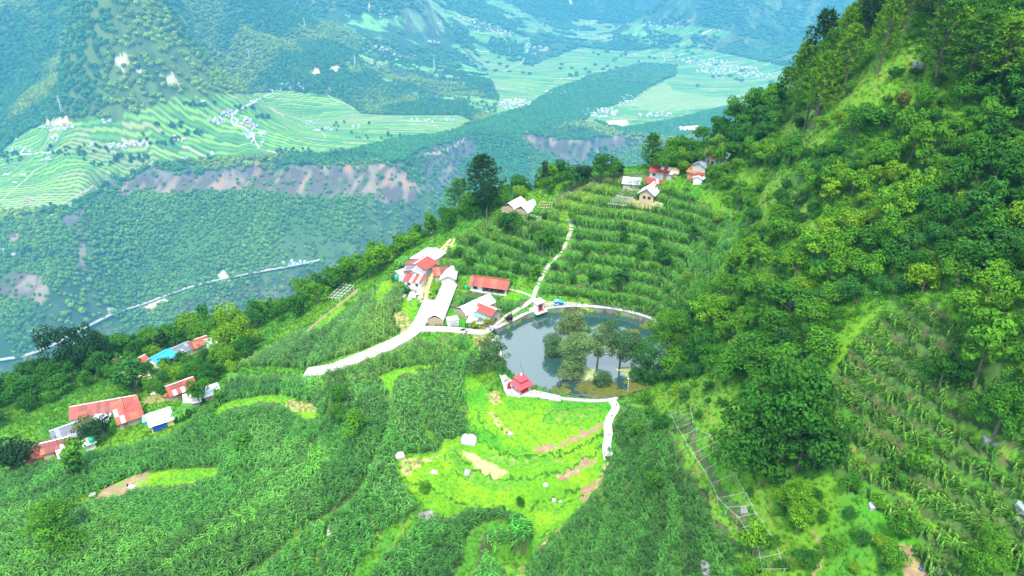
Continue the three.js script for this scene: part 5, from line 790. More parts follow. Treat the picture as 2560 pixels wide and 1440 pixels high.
// ---------------------------------------------------------------- roads and paths
function noiseMap(c, amp, W = 256, s1 = 5, s2 = 40) { const t = tex(W, W, (i, j) => mulc(c, 1 - amp * .5 + amp * (.5 * fbm(i / W * s1, j / W * s1, 4) + .5 * fbm(i / W * s2, j / W * s2, 2)))); t.wrapS = t.wrapT = THREE.RepeatWrapping; return t; }
const roadMat = M([1, 1, 1], { map: noiseMap([.42, .39, .35], .5) }), dirtMat = M([1, 1, 1], { map: noiseMap([.46, .37, .18], .5) }), paveMat = M([1, 1, 1], { map: noiseMap([.46, .43, .41], .4) }), stoneMat = M([1, 1, 1], { map: noiseMap([.36, .36, .35], .5) }), asphalt = M([.40, .37, .33]);
function ribbon(name, label, pts, width, mat, o = {}) { // a strip laid on the ground along picture points
  const far = o.far, hit = far ? farGround : ground, yy = far ? (x, z) => gFar.at(x, z) : groundY, w0 = typeof width === 'number' ? () => width : width;
  const base = smooth(pts, false, 8).map(([u, v]) => hit(u, v)), line = []; const stp = far ? 8 : .6; for (let i = 0; i + 1 < base.length; i++) { const n = Math.max(1, Math.round(Math.hypot(base[i + 1][0] - base[i][0], base[i + 1][2] - base[i][2]) / stp)); for (let k = 0; k < n; k++) line.push([lerp(base[i][0], base[i + 1][0], k / n), lerp(base[i][2], base[i + 1][2], k / n)]); } line.push([base[base.length - 1][0], base[base.length - 1][2]]);
  for (let s = 0; s < (far ? 3 : 6); s++) for (let i = 1; i < line.length - 1; i++) line[i] = [(line[i - 1][0] + line[i + 1][0] + 2 * line[i][0]) / 4, (line[i - 1][1] + line[i + 1][1] + 2 * line[i][1]) / 4];
  const pos = [], uv = [], idx = [], across = o.across ?? (far ? 2 : 6), lift = o.lift ?? .2; let run = 0;
  line.forEach((p, i) => {
    const a = line[Math.max(0, i - 1)], b = line[Math.min(line.length - 1, i + 1)], l = Math.hypot(b[0] - a[0], b[1] - a[1]) || 1, nx = -(b[1] - a[1]) / l, nz = (b[0] - a[0]) / l, w = w0(i / (line.length - 1)), off = o.offset ?? 0; if (i) run += Math.hypot(p[0] - line[i - 1][0], p[1] - line[i - 1][1]);
    let hi = 0; if (o.level) hi = Math.max(...[-.5, 0, .5].map((q) => yy(p[0] + nx * (off + q * w), p[1] + nz * (off + q * w))));
    for (let k = -1; k <= across + 1; k++) { const q = clamp(k, 0, across) / across - .5, wob = (k <= 0 || k >= across) ? (fbm(run * .6 + k * 9, 3, 2) - .5) * (o.rough ?? 0) : 0, x = p[0] + nx * (off + q * w + wob), z = p[1] + nz * (off + q * w + wob), y = (o.level ? hi : yy(x, z)) + lift; pos.push(x, k < 0 || k > across ? y - (o.thick ?? .35) : y, z); uv.push((q * w + off) * .12, run * .12); }
    const n = across + 3; if (i) for (let k = 0; k < n - 1; k++) { const c = i * n + k; idx.push(c - n, c, c - n + 1, c - n + 1, c, c + 1); }
  });
  const g = new THREE.BufferGeometry(); g.setAttribute('position', new THREE.Float32BufferAttribute(pos, 3)); g.setAttribute('uv', new THREE.Float32BufferAttribute(uv, 2)); g.setIndex(idx); const gg = g.toNonIndexed(); gg.computeVertexNormals();
  const m = mesh(name, gg, mat); m.userData.kind = 'structure'; if (label) m.userData.label = label; return m;
}
function slab(name, label, poly, top, thick, mat, parent, sm = false) { // a level slab over picture points, at a given height
  const w = (sm ? smooth(poly, true, 5) : poly).map(([u, v]) => { const p = P(u, v, top); return new THREE.Vector2(p[0], -p[2]); }), g = uvBox(new THREE.ExtrudeGeometry(new THREE.Shape(w), { depth: thick, bevelEnabled: false }).rotateX(-Math.PI / 2).translate(0, top - thick, 0), .12);
  const m = mesh(name, g, mat, parent); if (!parent) { m.userData.kind = 'structure'; if (label) m.userData.label = label; } return m;
}
ribbon('concrete_road', 'white concrete road curving from the maize up to the greenhouses', [[1078, 752], [1064, 782], [1050, 808], [1030, 834], [990, 856], [935, 880], [870, 907], [820, 926], [764, 932]], (t) => lerp(4.6, 3.6, t), roadMat, { across: 10, rough: .25, lift: .42, thick: .8 });
ribbon('concrete_path', 'pale path from the road to the pond steps', [[1050, 824], [1110, 825], [1165, 829], [1204, 833], [1228, 821]], 2.5, roadMat, { lift: .40, thick: .8 });
ribbon('stone_path', 'pale footpath along the maize to the stone stairway', [[1226, 822], [1256, 800], [1290, 778], [1316, 763], [1332, 750]], 1.5, roadMat, { lift: .36, thick: .7 });
ribbon('dirt_track', 'left wheel rut of the yellow dirt track on the crest', [[1058, 750], [1062, 725], [1072, 695], [1084, 662], [1104, 630], [1132, 600]], 1.0, dirtMat, { offset: -.85, rough: .3, across: 3 });
ribbon('dirt_track', 'right wheel rut of the yellow dirt track on the crest', [[1058, 750], [1062, 725], [1072, 695], [1084, 662], [1104, 630], [1132, 600]], 1.0, dirtMat, { offset: .85, rough: .3, across: 3 });
// ---------------------------------------------------------------- pond: water, wall, railing, steps
{
  const w = pondEdge.map(([x, z]) => new THREE.Vector2(x, -z)), g = new THREE.ShapeGeometry(new THREE.Shape(w)).rotateX(-Math.PI / 2).translate(0, WATER_Y, 0), bump = tex(256, 256, (i, j) => { const v = fbm(i * .12, j * .12, 3); return [v, v, v]; }, false); bump.wrapS = bump.wrapT = THREE.RepeatWrapping; bump.repeat.set(.12, .12);
  const m = mesh('pond_water', g, new THREE.MeshPhysicalMaterial({ color: new THREE.Color(.024, .066, .058), roughness: .04, ior: 2.35, bumpMap: bump, bumpScale: .004 })); m.userData.kind = 'structure'; m.userData.label = 'calm water of the pond with willows standing in it';
}
const along = (pts, y, k = 6) => smooth(pts, false, k).map(([u, v]) => P(u, v, y));
function resample(line, step) { const out = [line[0]]; let acc = 0; for (let i = 1; i < line.length; i++) { let a = line[i - 1]; const b = line[i]; let d = Math.hypot(b[0] - a[0], b[2] - a[2]); while (acc + d >= step) { const t = (step - acc) / d; a = [lerp(a[0], b[0], t), lerp(a[1], b[1], t), lerp(a[2], b[2], t)]; out.push(a); d = Math.hypot(b[0] - a[0], b[2] - a[2]); acc = 0; } acc += d; } return out; }
{
  const back = resample(along([[1206, 826], [1222, 829], [1241, 834], [1262, 823], [1285, 814], [1310, 800], [1345, 788], [1400, 780], [1450, 778], [1510, 782], [1570, 792], [1622, 808], [1650, 824]], WATER_Y, 8), 1.75), t = thing('pond_wall', 'curved stone wall with pale coping around the back of the pond', 'wall', [0, 0, 0]), S = new Shape(), R = rng(5);
  const norms = back.map((p, i) => { const a = back[Math.max(0, i - 1)], b = back[Math.min(back.length - 1, i + 1)], l = Math.hypot(b[0] - a[0], b[2] - a[2]); return [(b[2] - a[2]) / l, -(b[0] - a[0]) / l]; }); // outward
  const off = (i, o, y) => [back[i][0] + norms[i][0] * o, y, back[i][2] + norms[i][1] * o], topY = .62;
  for (let i = 0; i + 1 < back.length; i++) { const k = .8 + .4 * R(); S.quad(off(i, -.05, -2.4), off(i + 1, -.05, -2.4), off(i + 1, .08, topY), off(i, .08, topY), [k, k, k]).quad(off(i, 1.0, topY), off(i, .08, topY), off(i + 1, .08, topY), off(i + 1, 1.0, topY), [1, 1, 1]).quad(off(i, 1.0, topY), off(i + 1, 1.0, topY), off(i + 1, 1.05, -1), off(i, 1.05, -1), [k, k, k]); }
  mesh('face', S.geo(), M([.20, .19, .17], { vertexColors: true }), t);
  const tones = [0, 1, 2, 3].map((k) => M([1, 1, 1], { map: noiseMap(mulc([.46, .46, .44], .78 + .16 * k), .4, 64) }));
  for (let i = 0; i + 1 < back.length; i++) { const a = off(i, .5, topY + .09), b = off(i + 1, .5, topY + .09), q = mesh('coping_stone', sharedBox(1.1, .18, Math.hypot(b[0] - a[0], b[2] - a[2]) - .04), tones[Math.floor(R() * 4)], t); q.position.set((a[0] + b[0]) / 2, topY + .09 + R() * .02, (a[2] + b[2]) / 2); q.rotation.y = Math.atan2(b[0] - a[0], b[2] - a[2]); }
  const rail = thing('railing', 'dark railing along the curved stone wall of the pond', 'railing', [0, 0, 0]); for (let i = 3; i < back.length; i += 2) { const q = mesh('post', sharedBox(.09, 1.1, .09), steel, rail); q.position.set(...off(i, .2, topY + .7)); }
  for (const y of [.7, 1.2]) { const R2 = new Shape(); R2.tube(back.slice(3).map((_, i) => off(i + 3, .2, topY + y)), .03, 4); mesh('rail', R2.geo(), steel, rail); }
}
slab('quay', 'pale paved quay with steps at the left end of the pond', [[1205, 830], [1228, 836], [1243, 838], [1238, 855], [1251, 868], [1256, 892], [1246, 892], [1242, 872], [1213, 856], [1222, 843]], -.1, 1.6, paveMat);
for (let i = 0; i < 3; i++) slab('quay_step', 'stone step from the quay towards the water, number ' + ['one', 'two', 'three'][i] + ' from the top', [[1226 + i * 3, 846 + i * 4], [1246 + i * 3, 838 + i * 4], [1248 + i * 3, 842 + i * 4], [1229 + i * 3, 850 + i * 4]], -.3 - i * .2, .5, stoneMat);
slab('shrine_terrace', 'pale concrete terrace with the red shrine beside the pond', [[1251, 940], [1263, 936], [1275, 948], [1302, 962], [1342, 976], [1400, 989], [1402, 1002], [1335, 992], [1268, 988]], .12, 1.4, paveMat);
ribbon('pond_path', 'white path along the near edge of the pond', [[1398, 997], [1450, 1002], [1500, 1003], [1534, 1000], [1556, 994]], 1.1, roadMat, { lift: .3, level: true, thick: .8 });
ribbon('terrace_kerb', 'white kerb around the shrine terrace above the rice', [[1250, 940], [1258, 962], [1268, 988], [1300, 990], [1335, 993], [1400, 1003]], .3, PAINT.white, { lift: .42, level: true, thick: .8, across: 1 });
{ // white stepped channel running down from the pond path
  const pts = [[1530, 1004], [1540, 1022], [1526, 1044], [1519, 1066], [1521, 1092], [1516, 1118], [1521, 1146]]; ribbon('channel_bed', 'pale bed of the channel running down beside the maize', pts, 1.5, stoneMat, { lift: .12, level: true, thick: .5 });
  for (const [o, w] of [[-.75, 'left'], [.75, 'right']]) ribbon('channel_kerb', 'white kerb on the ' + (o < 0 ? 'maize side' : 'rice side') + ' of the pale channel', pts, .34, PAINT.white, { offset: -o, lift: .38, level: true, thick: .7, across: 1 });
}
{ // railing with panels on the near side
  const line = resample(along([[1254, 905], [1262, 925], [1278, 945], [1302, 960], [1342, 974], [1400, 988], [1450, 996], [1500, 998], [1545, 995]], .15, 8), 2), t = thing('railing', 'low railing between the shrine terrace path and the water', 'railing', [0, 0, 0]);
  line.forEach((p) => mesh('post', sharedBox(.1, 1.1, .1), steel, t).position.set(p[0], .75, p[2])); for (const y of [.55, 1.0, 1.28]) { const S = new Shape(); S.tube(line.map((p) => [p[0], y, p[2]]), .03, 4); mesh('rail', S.geo(), steel, t); }
}
{ // floating weed
  const R = rng(31), s = [], g = new Shape(); for (let i = 0; i < 7; i++) { const a = R() * 6.28, q = R() * .5, x = Math.cos(a) * q, z = Math.sin(a) * q, r = .16 + .14 * R(); for (let k = 0; k < 5; k++) { const b = k / 5 * 6.28, c = (k + 1) / 5 * 6.28; g.tri([x, .015, z], [x + Math.cos(c) * r, 0, z + Math.sin(c) * r], [x + Math.cos(b) * r, 0, z + Math.sin(b) * r]); } }
  const inP = (x, z) => { const o = cell(x, z); return o >= 0 && use[o] === POND; };
  for (let k = 0; k < 26000; k++) { const x = -10 + 75 * R(), z = -186 + 52 * R(); if (!inP(x, z)) continue; const pr = project(x, WATER_Y, z), n = fbm(x * .12, z * .12, 4), m = fbm(x * .5 + 3, z * .5, 2); let th = .72; if (pr[1] > 950 && pr[0] > 1385) th = .47; else if (pr[0] > 1530 && pr[1] < 830) th = .48; else if (pr[0] > 1440 && pr[1] > 920) th = .53; if (n * .7 + m * .3 < th) continue; const q = .7 + .6 * R(); s.push([x, WATER_Y + .02, z, R() * 6.28, .7 + R(), th < .5 ? [.10 * q, .11 * q, .02] : [.30 * q, .34 * q, .14 * q]]); }
  mass('water_weed', g.geo(), leafM([1, 1, 1], { transmission: 0 }), s, 'mats of olive water weed floating on the pond', 'water weed');
}
// ---------------------------------------------------------------- stairway and seating
{
  const line = smooth(STAIRS, false, 40).map(([u, v]) => ground(u, v)), pts = resample(line, .62), t = thing('stone_stairway', 'long stairway of pale stone steps climbing through the maize terraces', 'stairway', [0, 0, 0]), R = rng(61), mats = [0, 1, 2].map((k) => M(mulc([.50, .46, .36], .8 + .2 * k)));
  for (let i = 0; i + 1 < pts.length; i++) { const a = pts[i], b = pts[i + 1], q = mesh('step', sharedBox(1.35, .42, .36), mats[Math.floor(R() * 3)], t); q.position.set(a[0], groundY(a[0], a[2]) + .06, a[2]); q.rotation.y = Math.atan2(b[0] - a[0], b[2] - a[2]) + (R() - .5) * .25; }
  for (let i = 0; i < 3; i++) ribbon('seating_step', 'long stone seating step behind the pond wall, ' + ['lowest', 'middle', 'highest'][i] + ' of three', [[1352, 764 - i * 4], [1400, 765 - i * 4], [1440, 768 - i * 4], [1472, 772 - i * 4]], .3, M([.40, .36, .26]), { lift: .14, thick: .25, across: 1 });
  ribbon('stone_edge', 'pale stone edge of the lawn beside the stairway foot', [[1262, 722], [1300, 730], [1330, 742]], .5, M([.46, .42, .34]), { lift: .2, thick: .4, across: 1 });
}
// ---------------------------------------------------------------- shrines
{ // pink shrine
  const p = P(1346, 774, .55), t = thing('pink_shrine', 'small pink shrine with a flat roof and brown grille door', 'shrine', [p[0], Math.max(.35, groundY(p[0], p[2])), p[2]], .62), k = 1;
  mesh('base', boxG(4.0, .5, 4.0, 0, .05, 0), M([.78, .70, .68]), t); mesh('wall', boxG(2.3, 2.7, 2.2, .1, 1.6, -.1), WALL.pink, t); mesh('roof', boxG(3.2, .22, 3.1, .1, 3.05, -.1), M([.62, .52, .48]), t); mesh('step', boxG(2.0, .35, .5, 0, .45, 1.35), M([.60, .06, .10]), t);
  const d = mesh('door', boxG(1.5, 1.9, .08, 0, 1.4, 1.03), M([.10, .035, .02]), t); for (let i = 0; i < 4; i++) mesh('bar', boxG(.06, 1.9, .08, -.55 + i * .37, 1.4, 1.08), M([.20, .08, .05]), d); mesh('window', boxG(.08, 1.2, .5, 1.27, 1.9, .4), M([.10, .035, .02]), t);
}
{ // red shrine with two pyramid roofs
  const p = P(1303, 978, .14), t = thing('red_shrine', 'red shrine with two stacked red roofs on a white terrace', 'shrine', [p[0], .12, p[2]], .66); t.scale.setScalar(.88); const red = M([.62, .02, .02], { roughness: .4 }), redroof = M([.60, .055, .075], { roughness: .45 }), gold = M([.75, .42, .08], { roughness: .4 }), cream = M([.72, .66, .60]);
  const pyr = (w, h, y, top = .12) => { const s = new Shape(), a = w / 2, b = top * w / 2; const L = [[-a, y, -a], [a, y, -a], [a, y, a], [-a, y, a]], U = [[-b, y + h, -b], [b, y + h, -b], [b, y + h, b], [-b, y + h, b]]; for (let i = 0; i < 4; i++) { const j = (i + 1) % 4; s.quad(L[j], L[i], U[i], U[j]); s.quad([L[i][0], y - .12, L[i][2]], L[i], L[j], [L[j][0], y - .12, L[j][2]]); } s.quad(...U); s.quad(...L.map((q) => [q[0], y - .12, q[2]])); return s.geo(); };
  mesh('base', boxG(5.0, .45, 4.2, -.1, .2, 0), cream, t); mesh('sanctum', boxG(2.3, 2.4, 2.3, .35, 1.6, .2), red, t); mesh('grille', boxG(1.9, 1.7, .06, .35, 1.5, 1.37), M([.42, .01, .01]), t);
  for (const [x, z] of [[-2.0, -1.7], [1.9, -1.7], [1.9, 1.8], [-2.0, 1.8]]) mesh('post', boxG(.12, 2.4, .12, x, 1.6, z), cream, t);
  mesh('lower_roof', pyr(5.2, 1.1, 2.85, .4), redroof, t); const dr = mesh('drum', boxG(1.9, .9, 1.9, 0, 4.25, 0), red, t); mesh('gold_band', boxG(2.05, .14, 2.05, 0, 4.0, 0), gold, dr); mesh('upper_roof', pyr(3.3, .9, 4.75, .22), redroof, t);
  const fin = mesh('pinnacle', new THREE.LatheGeometry([[0, 0], [.35, .0], [.38, .25], [.18, .45], [.22, .6], [.05, .85], [0, 1.1]].map((q) => new THREE.Vector2(...q)), 10).translate(0, 5.6, 0), PAINT.white, t);
  mesh('fence_rail', mergeGeometries([boxG(5.2, .06, .06, -.1, 1.0, 2.05), boxG(.06, .06, 4.2, -2.7, 1.0, 0), boxG(5.2, .06, .06, -.1, .7, 2.05)]), steel, t);
  const b = thing('red_bell', 'dark red bell on a post beside the red shrine', 'bell', add(p, [-3.1, .1, -.6])); mesh('bell', new THREE.LatheGeometry([[0, 2.2], [.2, 2.1], [.32, 1.6], [.5, .7], [.55, .5], [0, .5]].map((q) => new THREE.Vector2(...q)), 12), M([.35, .01, .04]), b); mesh('stand', boxG(.8, .5, .8, 0, .25, 0), cream, b); mesh('hook', boxG(.1, .9, .1, 0, 2.6, 0), steel, b);
}
// ---------------------------------------------------------------- poles, lamps, wires
function poleAt(name, label, cat, u, v, h, r = .06, lean = [0, 0], mat = pole) { const g = ground(u, v), t = thing(name, label, cat, g), S = new Shape(); S.tube([[0, -.5, 0], [lean[0] * .3, h * .5, lean[1] * .3], [lean[0], h, lean[1]]], [r, r * .9, r * .7], 6); mesh('pole', S.geo(), mat, t); return t; }
{ const t = poleAt('street_lamp', 'pale lamp post standing at the near edge of the pond', 'street lamp', 1568, 990, 5.4, .08, [0, 0], M([.6, .6, .58])); mesh('lamp_head', boxG(.5, .14, .2, -.2, 5.4, 0), M([.7, .7, .68]), t); }
poleAt('leaning_pole', 'thin dark pole bending over the red shrine', 'pole', 1315, 974, 8.0, .05, [-1.6, -.8], steel);
{ const t = poleAt('lamp_post', 'slim green lamp post behind the blue boats', 'street lamp', 1399, 766, 3.4, .05); mesh('lamp_head', boxG(.4, .12, .2, 0, 3.4, 0), M([.4, .5, .45]), t); }
for (const [u, v, h, l] of [[157, 1142, 7, 'dark power pole rising through the rusty roof'], [1616, 462, 6, 'power pole beside the farmhouse'], [1394, 560, 7, 'thin power pole at the top of the stone stairway'], [1188, 900, 4, 'short grey pole beside the willow on the bank'], [1150, 740, 5, 'pole beside the long greenhouse'], [1061, 712, 6, 'power pole beside the dirt track'], [322, 1052, 8, 'power pole behind the dark round trees']]) { const t = poleAt('power_pole', l, 'pole', u, v, h, .09, [.1, 0], steel); mesh('crossarm', boxG(1.3, .1, .1, .1, h - .5, 0), steel, t); }
{ const a = ground(157, 1142), b = ground(322, 1052); for (const dx of [-.5, 0, .5]) { const S = new Shape(); S.tube(Array.from({ length: 13 }, (_, i) => { const t = i / 12; return [lerp(a[0], b[0], t) + dx, lerp(a[1] + 6.6, b[1] + 7.6, t) - 1.6 * t * (1 - t), lerp(a[2], b[2], t)]; }), .025, 3); tag(mesh('power_line', S.geo(), steel), 'black power line across the dark round trees, ' + (dx < 0 ? 'outer' : dx ? 'inner' : 'middle') + ' of three', 'power line'); } }
{ // sign, bins, boats, tanks
  const s = thing('orange_sign', 'orange sign board on two legs before the purple shrub', 'sign', ground(1264, 820), .5); mesh('board', boxG(.8, 1.1, .08, 0, 1.9, 0), M([.75, .40, .08]), s); for (const x of [-.35, .35]) mesh('leg', boxG(.07, 1.6, .07, x, .7, 0), M([.55, .32, .10]), s);
  const bin = thing('white_bin', 'small white litter bin on the lawn left of the blue boats', 'bin', ground(1374, 768)); mesh('body', boxG(.6, .8, .6, 0, .4, 0), PAINT.white, bin); mesh('lid', boxG(.7, .1, .7, 0, .86, 0), PAINT.greylight, bin);
  for (const [u, v, m, l] of [[1391, 762, 'skyblue', 'light blue boat set down on the lawn behind the pond'], [1403, 765, 'blue', 'dark blue boat set down on the lawn behind the pond']]) { const b = thing('pedal_boat', l, 'boat', ground(u, v), .3), hull = new THREE.LatheGeometry([[0, 0], [.5, 0], [.8, .35], [.85, .6], [.7, .6], [.5, .3], [0, .25]].map((q) => new THREE.Vector2(...q)), 14).scale(.9, 1, 1.25); mesh('hull', hull, PAINT[m], b); mesh('seat', boxG(.9, .5, .3, 0, .7, -.3), PAINT[m], b); mesh('canopy', boxG(1.4, .08, 1.4, 0, 1.55, 0), PAINT[m], b); for (const x of [-.6, .6]) mesh('post', boxG(.06, 1.1, .06, x, 1.0, -.5), PAINT.white, b); }
  const tankG = new THREE.LatheGeometry([[0, 0], [.75, 0], [.8, .15], [.8, .5], [.76, .55], [.8, .6], [.8, 1.0], [.76, 1.05], [.8, 1.1], [.8, 1.5], [.35, 1.85], [.35, 2.0], [0, 2.0]].map((q) => new THREE.Vector2(...q)), 18), green = M([.02, .38, .20], { roughness: .4 });
  const tank = (u, v, y, mat, label, k = 1) => { const g = ground(u, v), t = thing('water_tank', label, 'water tank', [g[0], g[1] + y, g[2]]); t.scale.setScalar(k); mesh('body', tankG, mat, t); mesh('lid', new THREE.CylinderGeometry(.4, .4, .1, 14).translate(0, 2.03, 0), mat, t); return t; };
  tank(236, 1118, 1.6, green, 'green water tank standing above the small white shed'); tank(992, 706, 1.2, green, 'green water tank beside the white annex on the crest', .8); tank(984, 706, 1.2, M([.02, .06, .10]), 'dark tank under a pale cover beside the crest annex', .8); tank(1062, 700, 0, green, 'green barrel beside the dirt track', .5); tank(1165, 722, 0, green, 'green barrel left of the open porch house', .6);
  const bag = mesh('blue_bag', new THREE.SphereGeometry(.35, 10, 8).scale(1.2, .6, .9), PAINT.bluedark); { const g = ground(2303, 1424); bag.position.set(g[0], g[1] + .2, g[2]); } tag(bag, 'small blue bag lying on the brown earth plot', 'bag');
  const st = mesh('dark_stump', new THREE.CylinderGeometry(.16, .22, .9, 8).translate(0, .4, 0), M([.02, .012, .01])); st.position.set(...ground(321, 1217)); st.rotation.z = .12; tag(st, 'short dark stump on the brown earth plot between maize', 'stump');
}
function motorbike(u, v, turn, label, col) { const t = thing('motorcycle', label, 'motorcycle', ground(u, v).map((q, i) => i === 1 ? q + .08 : q), turn), tyre = M([.02, .02, .02]); for (const x of [-.62, .62]) { const w = mesh('wheel', new THREE.TorusGeometry(.26, .07, 6, 14).translate(x, .33, 0), tyre, t); mesh('hub', new THREE.CylinderGeometry(.06, .06, .1, 8).rotateX(Math.PI / 2).translate(x, .33, 0), steel, w); } mesh('body', mergeGeometries([boxG(.75, .28, .26, 0, .55, 0), boxG(.4, .22, .28, .12, .80, 0)]), M(col, { roughness: .3 }), t); mesh('seat', boxG(.7, .1, .26, -.32, .80, 0), dark, t); mesh('handlebar', boxG(.06, .06, .7, .48, 1.05, 0), steel, t); mesh('fork', new THREE.CylinderGeometry(.03, .03, .85, 6).rotateZ(-.35).translate(.55, .7, 0), steel, t); }
motorbike(1158, 829, .3, 'black motorcycle parked on the path below the white block', [.03, .03, .03]); motorbike(1167, 833, 1.2, 'silver motorcycle parked beside the black one on the path', [.5, .5, .52]); motorbike(1236, 834, -.5, 'dark purple motorcycle parked by the quay wall', [.06, .02, .08]); motorbike(1230, 829, .2, 'white motorcycle parked beside the purple one at the quay', [.7, .7, .7]);
// shrubs of the garden
for (const [u, v, w, h, mat, l] of [[1272, 812, 26, 30, purpleLeaf, 'round purple-leaved shrub behind the orange sign'], [1188, 823, 30, 26, leafM([.24, .30, .008]), 'leftmost of the yellow-green clipped shrubs by the path'], [1207, 822, 34, 34, leafM([.28, .33, .008]), 'brightest yellow-green shrub, the middle one by the path'], [1224, 812, 26, 26, leafM([.20, .27, .01]), 'yellow-green shrub nearest the brick house'], [1167, 822, 12, 16, G1, 'small dark clipped bush left of the yellow shrubs'], [1278, 797, 14, 12, G1, 'low green bush behind the purple shrub'], [1090, 735, 16, 12, G0, 'bush between dirt track and long greenhouse'], [1010, 740, 30, 30, G0, 'dark bush below the veranda on the crest'], [985, 705, 24, 22, G2, 'leafy bush beside the dark tank on the crest'], [1262, 732, 22, 26, G2, 'bush at the right end of the red roofed porch house']]) treeAt(u, v, h, w, 'shrub', mat, l, 'garden_shrub');
{ // banana plants
  const R = rng(71), S = new Shape(), T = new Shape(); T.tube([[0, -.3, 0], [0, 2.2, 0]], [.16, .1], 6, [1, 1, 1]);
  for (let i = 0; i < 9; i++) { const a = i * 2.4, L = 2.2 + R() * .6, d = [Math.cos(a), 0, Math.sin(a)], w = [-d[2], 0, d[0]], k = .8 + .4 * R(), pt = (t, s) => [d[0] * L * t * .8 + w[0] * s, 2.1 + L * (1.0 * t - 1.15 * t * t), d[2] * L * t * .8 + w[2] * s], ww = [.08, .34, .36, .26, .02]; for (let q = 0; q < 4; q++) S.quad(pt(q / 4, -ww[q]), pt(q / 4, ww[q]), pt((q + 1) / 4, ww[q + 1]), pt((q + 1) / 4, -ww[q + 1]), [k, k, k]); }
  const lm = leafM([.09, .27, .03]), lg = S.geo(), tg = T.geo(); let first = null;
  for (const [u, v, k, l] of [[48, 1135, 1.5, 'large banana plant behind the lowest rusty roof'], [18, 1120, 1.4, 'banana plant at the left frame edge'], [470, 1040, 1.3, 'banana plant between blue shed and tin sheds'], [450, 1052, 1.1, 'smaller banana plant behind the blue shed roof'], [585, 960, 1.2, 'banana plant above the rice strip by the crest road'], [1003, 672, 1.3, 'banana plant left of the red crest roof'], [1012, 664, 1.2, 'banana plant behind the crest annex'], [80, 1130, 1.2, 'banana plant touching the slate house']]) { const g = ground(u, v); if (first) { clone(first, l, g, u, k); continue; } first = thing('banana_plant', l, 'banana plant', g, u); first.scale.setScalar(k); mesh('stem', tg, M([.12, .16, .05], { vertexColors: true }), first); mesh('foliage', lg, lm, first); }
}
// ---------------------------------------------------------------- pole frames for climbing plants
function frame(name, label, posts, bars, mat, h, r = .05) { // posts: picture points; bars: pairs of post numbers
  const t = thing(name, label, 'trellis', [0, 0, 0]), tops = posts.map(([u, v, k = 1]) => { const g = ground(u, v), S = new Shape(); S.tube([[g[0], g[1] - .3, g[2]], [g[0], g[1] + h * k, g[2]]], r, 5); mesh('post', S.geo(), mat, t); return [g[0], g[1] + h * k, g[2]]; });
  for (const [a, b] of bars) { const S = new Shape(), A = tops[a], B = tops[b], d = norm(sub(B, A)); S.tube([add(A, d, -.5), [(A[0] + B[0]) / 2, (A[1] + B[1]) / 2 - .12, (A[2] + B[2]) / 2], add(B, d, .5)], r, 5); mesh('bar', S.geo(), mat, t); }
}
{
  const Lp = [[1675, 1052], [1692, 1085], [1706, 1105], [1716, 1128], [1730, 1150], [1743, 1170], [1758, 1192], [1776, 1225], [1792, 1262], [1815, 1285], [1842, 1310], [1858, 1335]], Rp = [[1724, 1036], [1730, 1070], [1740, 1088], [1772, 1105], [1782, 1122], [1792, 1138], [1808, 1160], [1832, 1202], [1860, 1248], [1876, 1280], [1885, 1300], [1905, 1322]], bars = [];
  Lp.forEach((_, i) => { bars.push([i, i + 12]); if (i) { bars.push([i - 1, i]); if (i !== 2 && i !== 7) bars.push([i + 11, i + 12]); } });
  frame('bean_trellis', 'long white pole frame over thin maize beside the grassy path', [...Lp, ...Rp], bars, M([.36, .40, .30]), 1.8, .034);
  const L2 = [[1888, 1355], [1892, 1385], [1896, 1412], [1902, 1440]], R2 = [[1915, 1345], [1935, 1372], [1944, 1402], [1956, 1440]], b2 = []; L2.forEach((_, i) => { b2.push([i, i + 4]); if (i) b2.push([i - 1, i], [i + 3, i + 4]); });
  frame('bean_trellis', 'short lower end of the white pole frame at the bottom edge', [...L2, ...R2], b2, M([.36, .40, .30]), 1.8, .034);
  const grid = (q, n, m) => { const p = [], b = []; for (let j = 0; j <= m; j++) for (let i = 0; i <= n; i++) { const s = i / n, t = j / m; p.push([0, 1].map((c) => lerp(lerp(q[0][c], q[1][c], s), lerp(q[3][c], q[2][c], s), t))); const k = j * (n + 1) + i; if (i) b.push([k - 1, k]); if (j) b.push([k - n - 1, k]); } return [p, b]; };
  frame('pole_grid', 'grid of pale poles over bare ground left of the mud house', ...grid([[1522, 518], [1562, 524], [1596, 486], [1562, 480]], 7, 2), M([.55, .52, .48]), 1.5, .06);
  frame('pole_grid', 'grid of pale poles at the crest above the tasselled maize', ...grid([[822, 752], [850, 755], [884, 724], [858, 718]], 3, 5), M([.60, .58, .54]), 1.5, .06);
  frame('pole_grid', 'small brown pole grid right of the double greenhouse', ...grid([[1346, 526], [1378, 526], [1380, 514], [1352, 512]], 5, 2), M([.46, .33, .20]), 1.2, .05);
  frame('pole_grid', 'net frame of thin poles just below the double greenhouse', ...grid([[1300, 556], [1340, 566], [1352, 552], [1318, 545]], 4, 2), M([.62, .64, .62]), 1.4, .04);
}
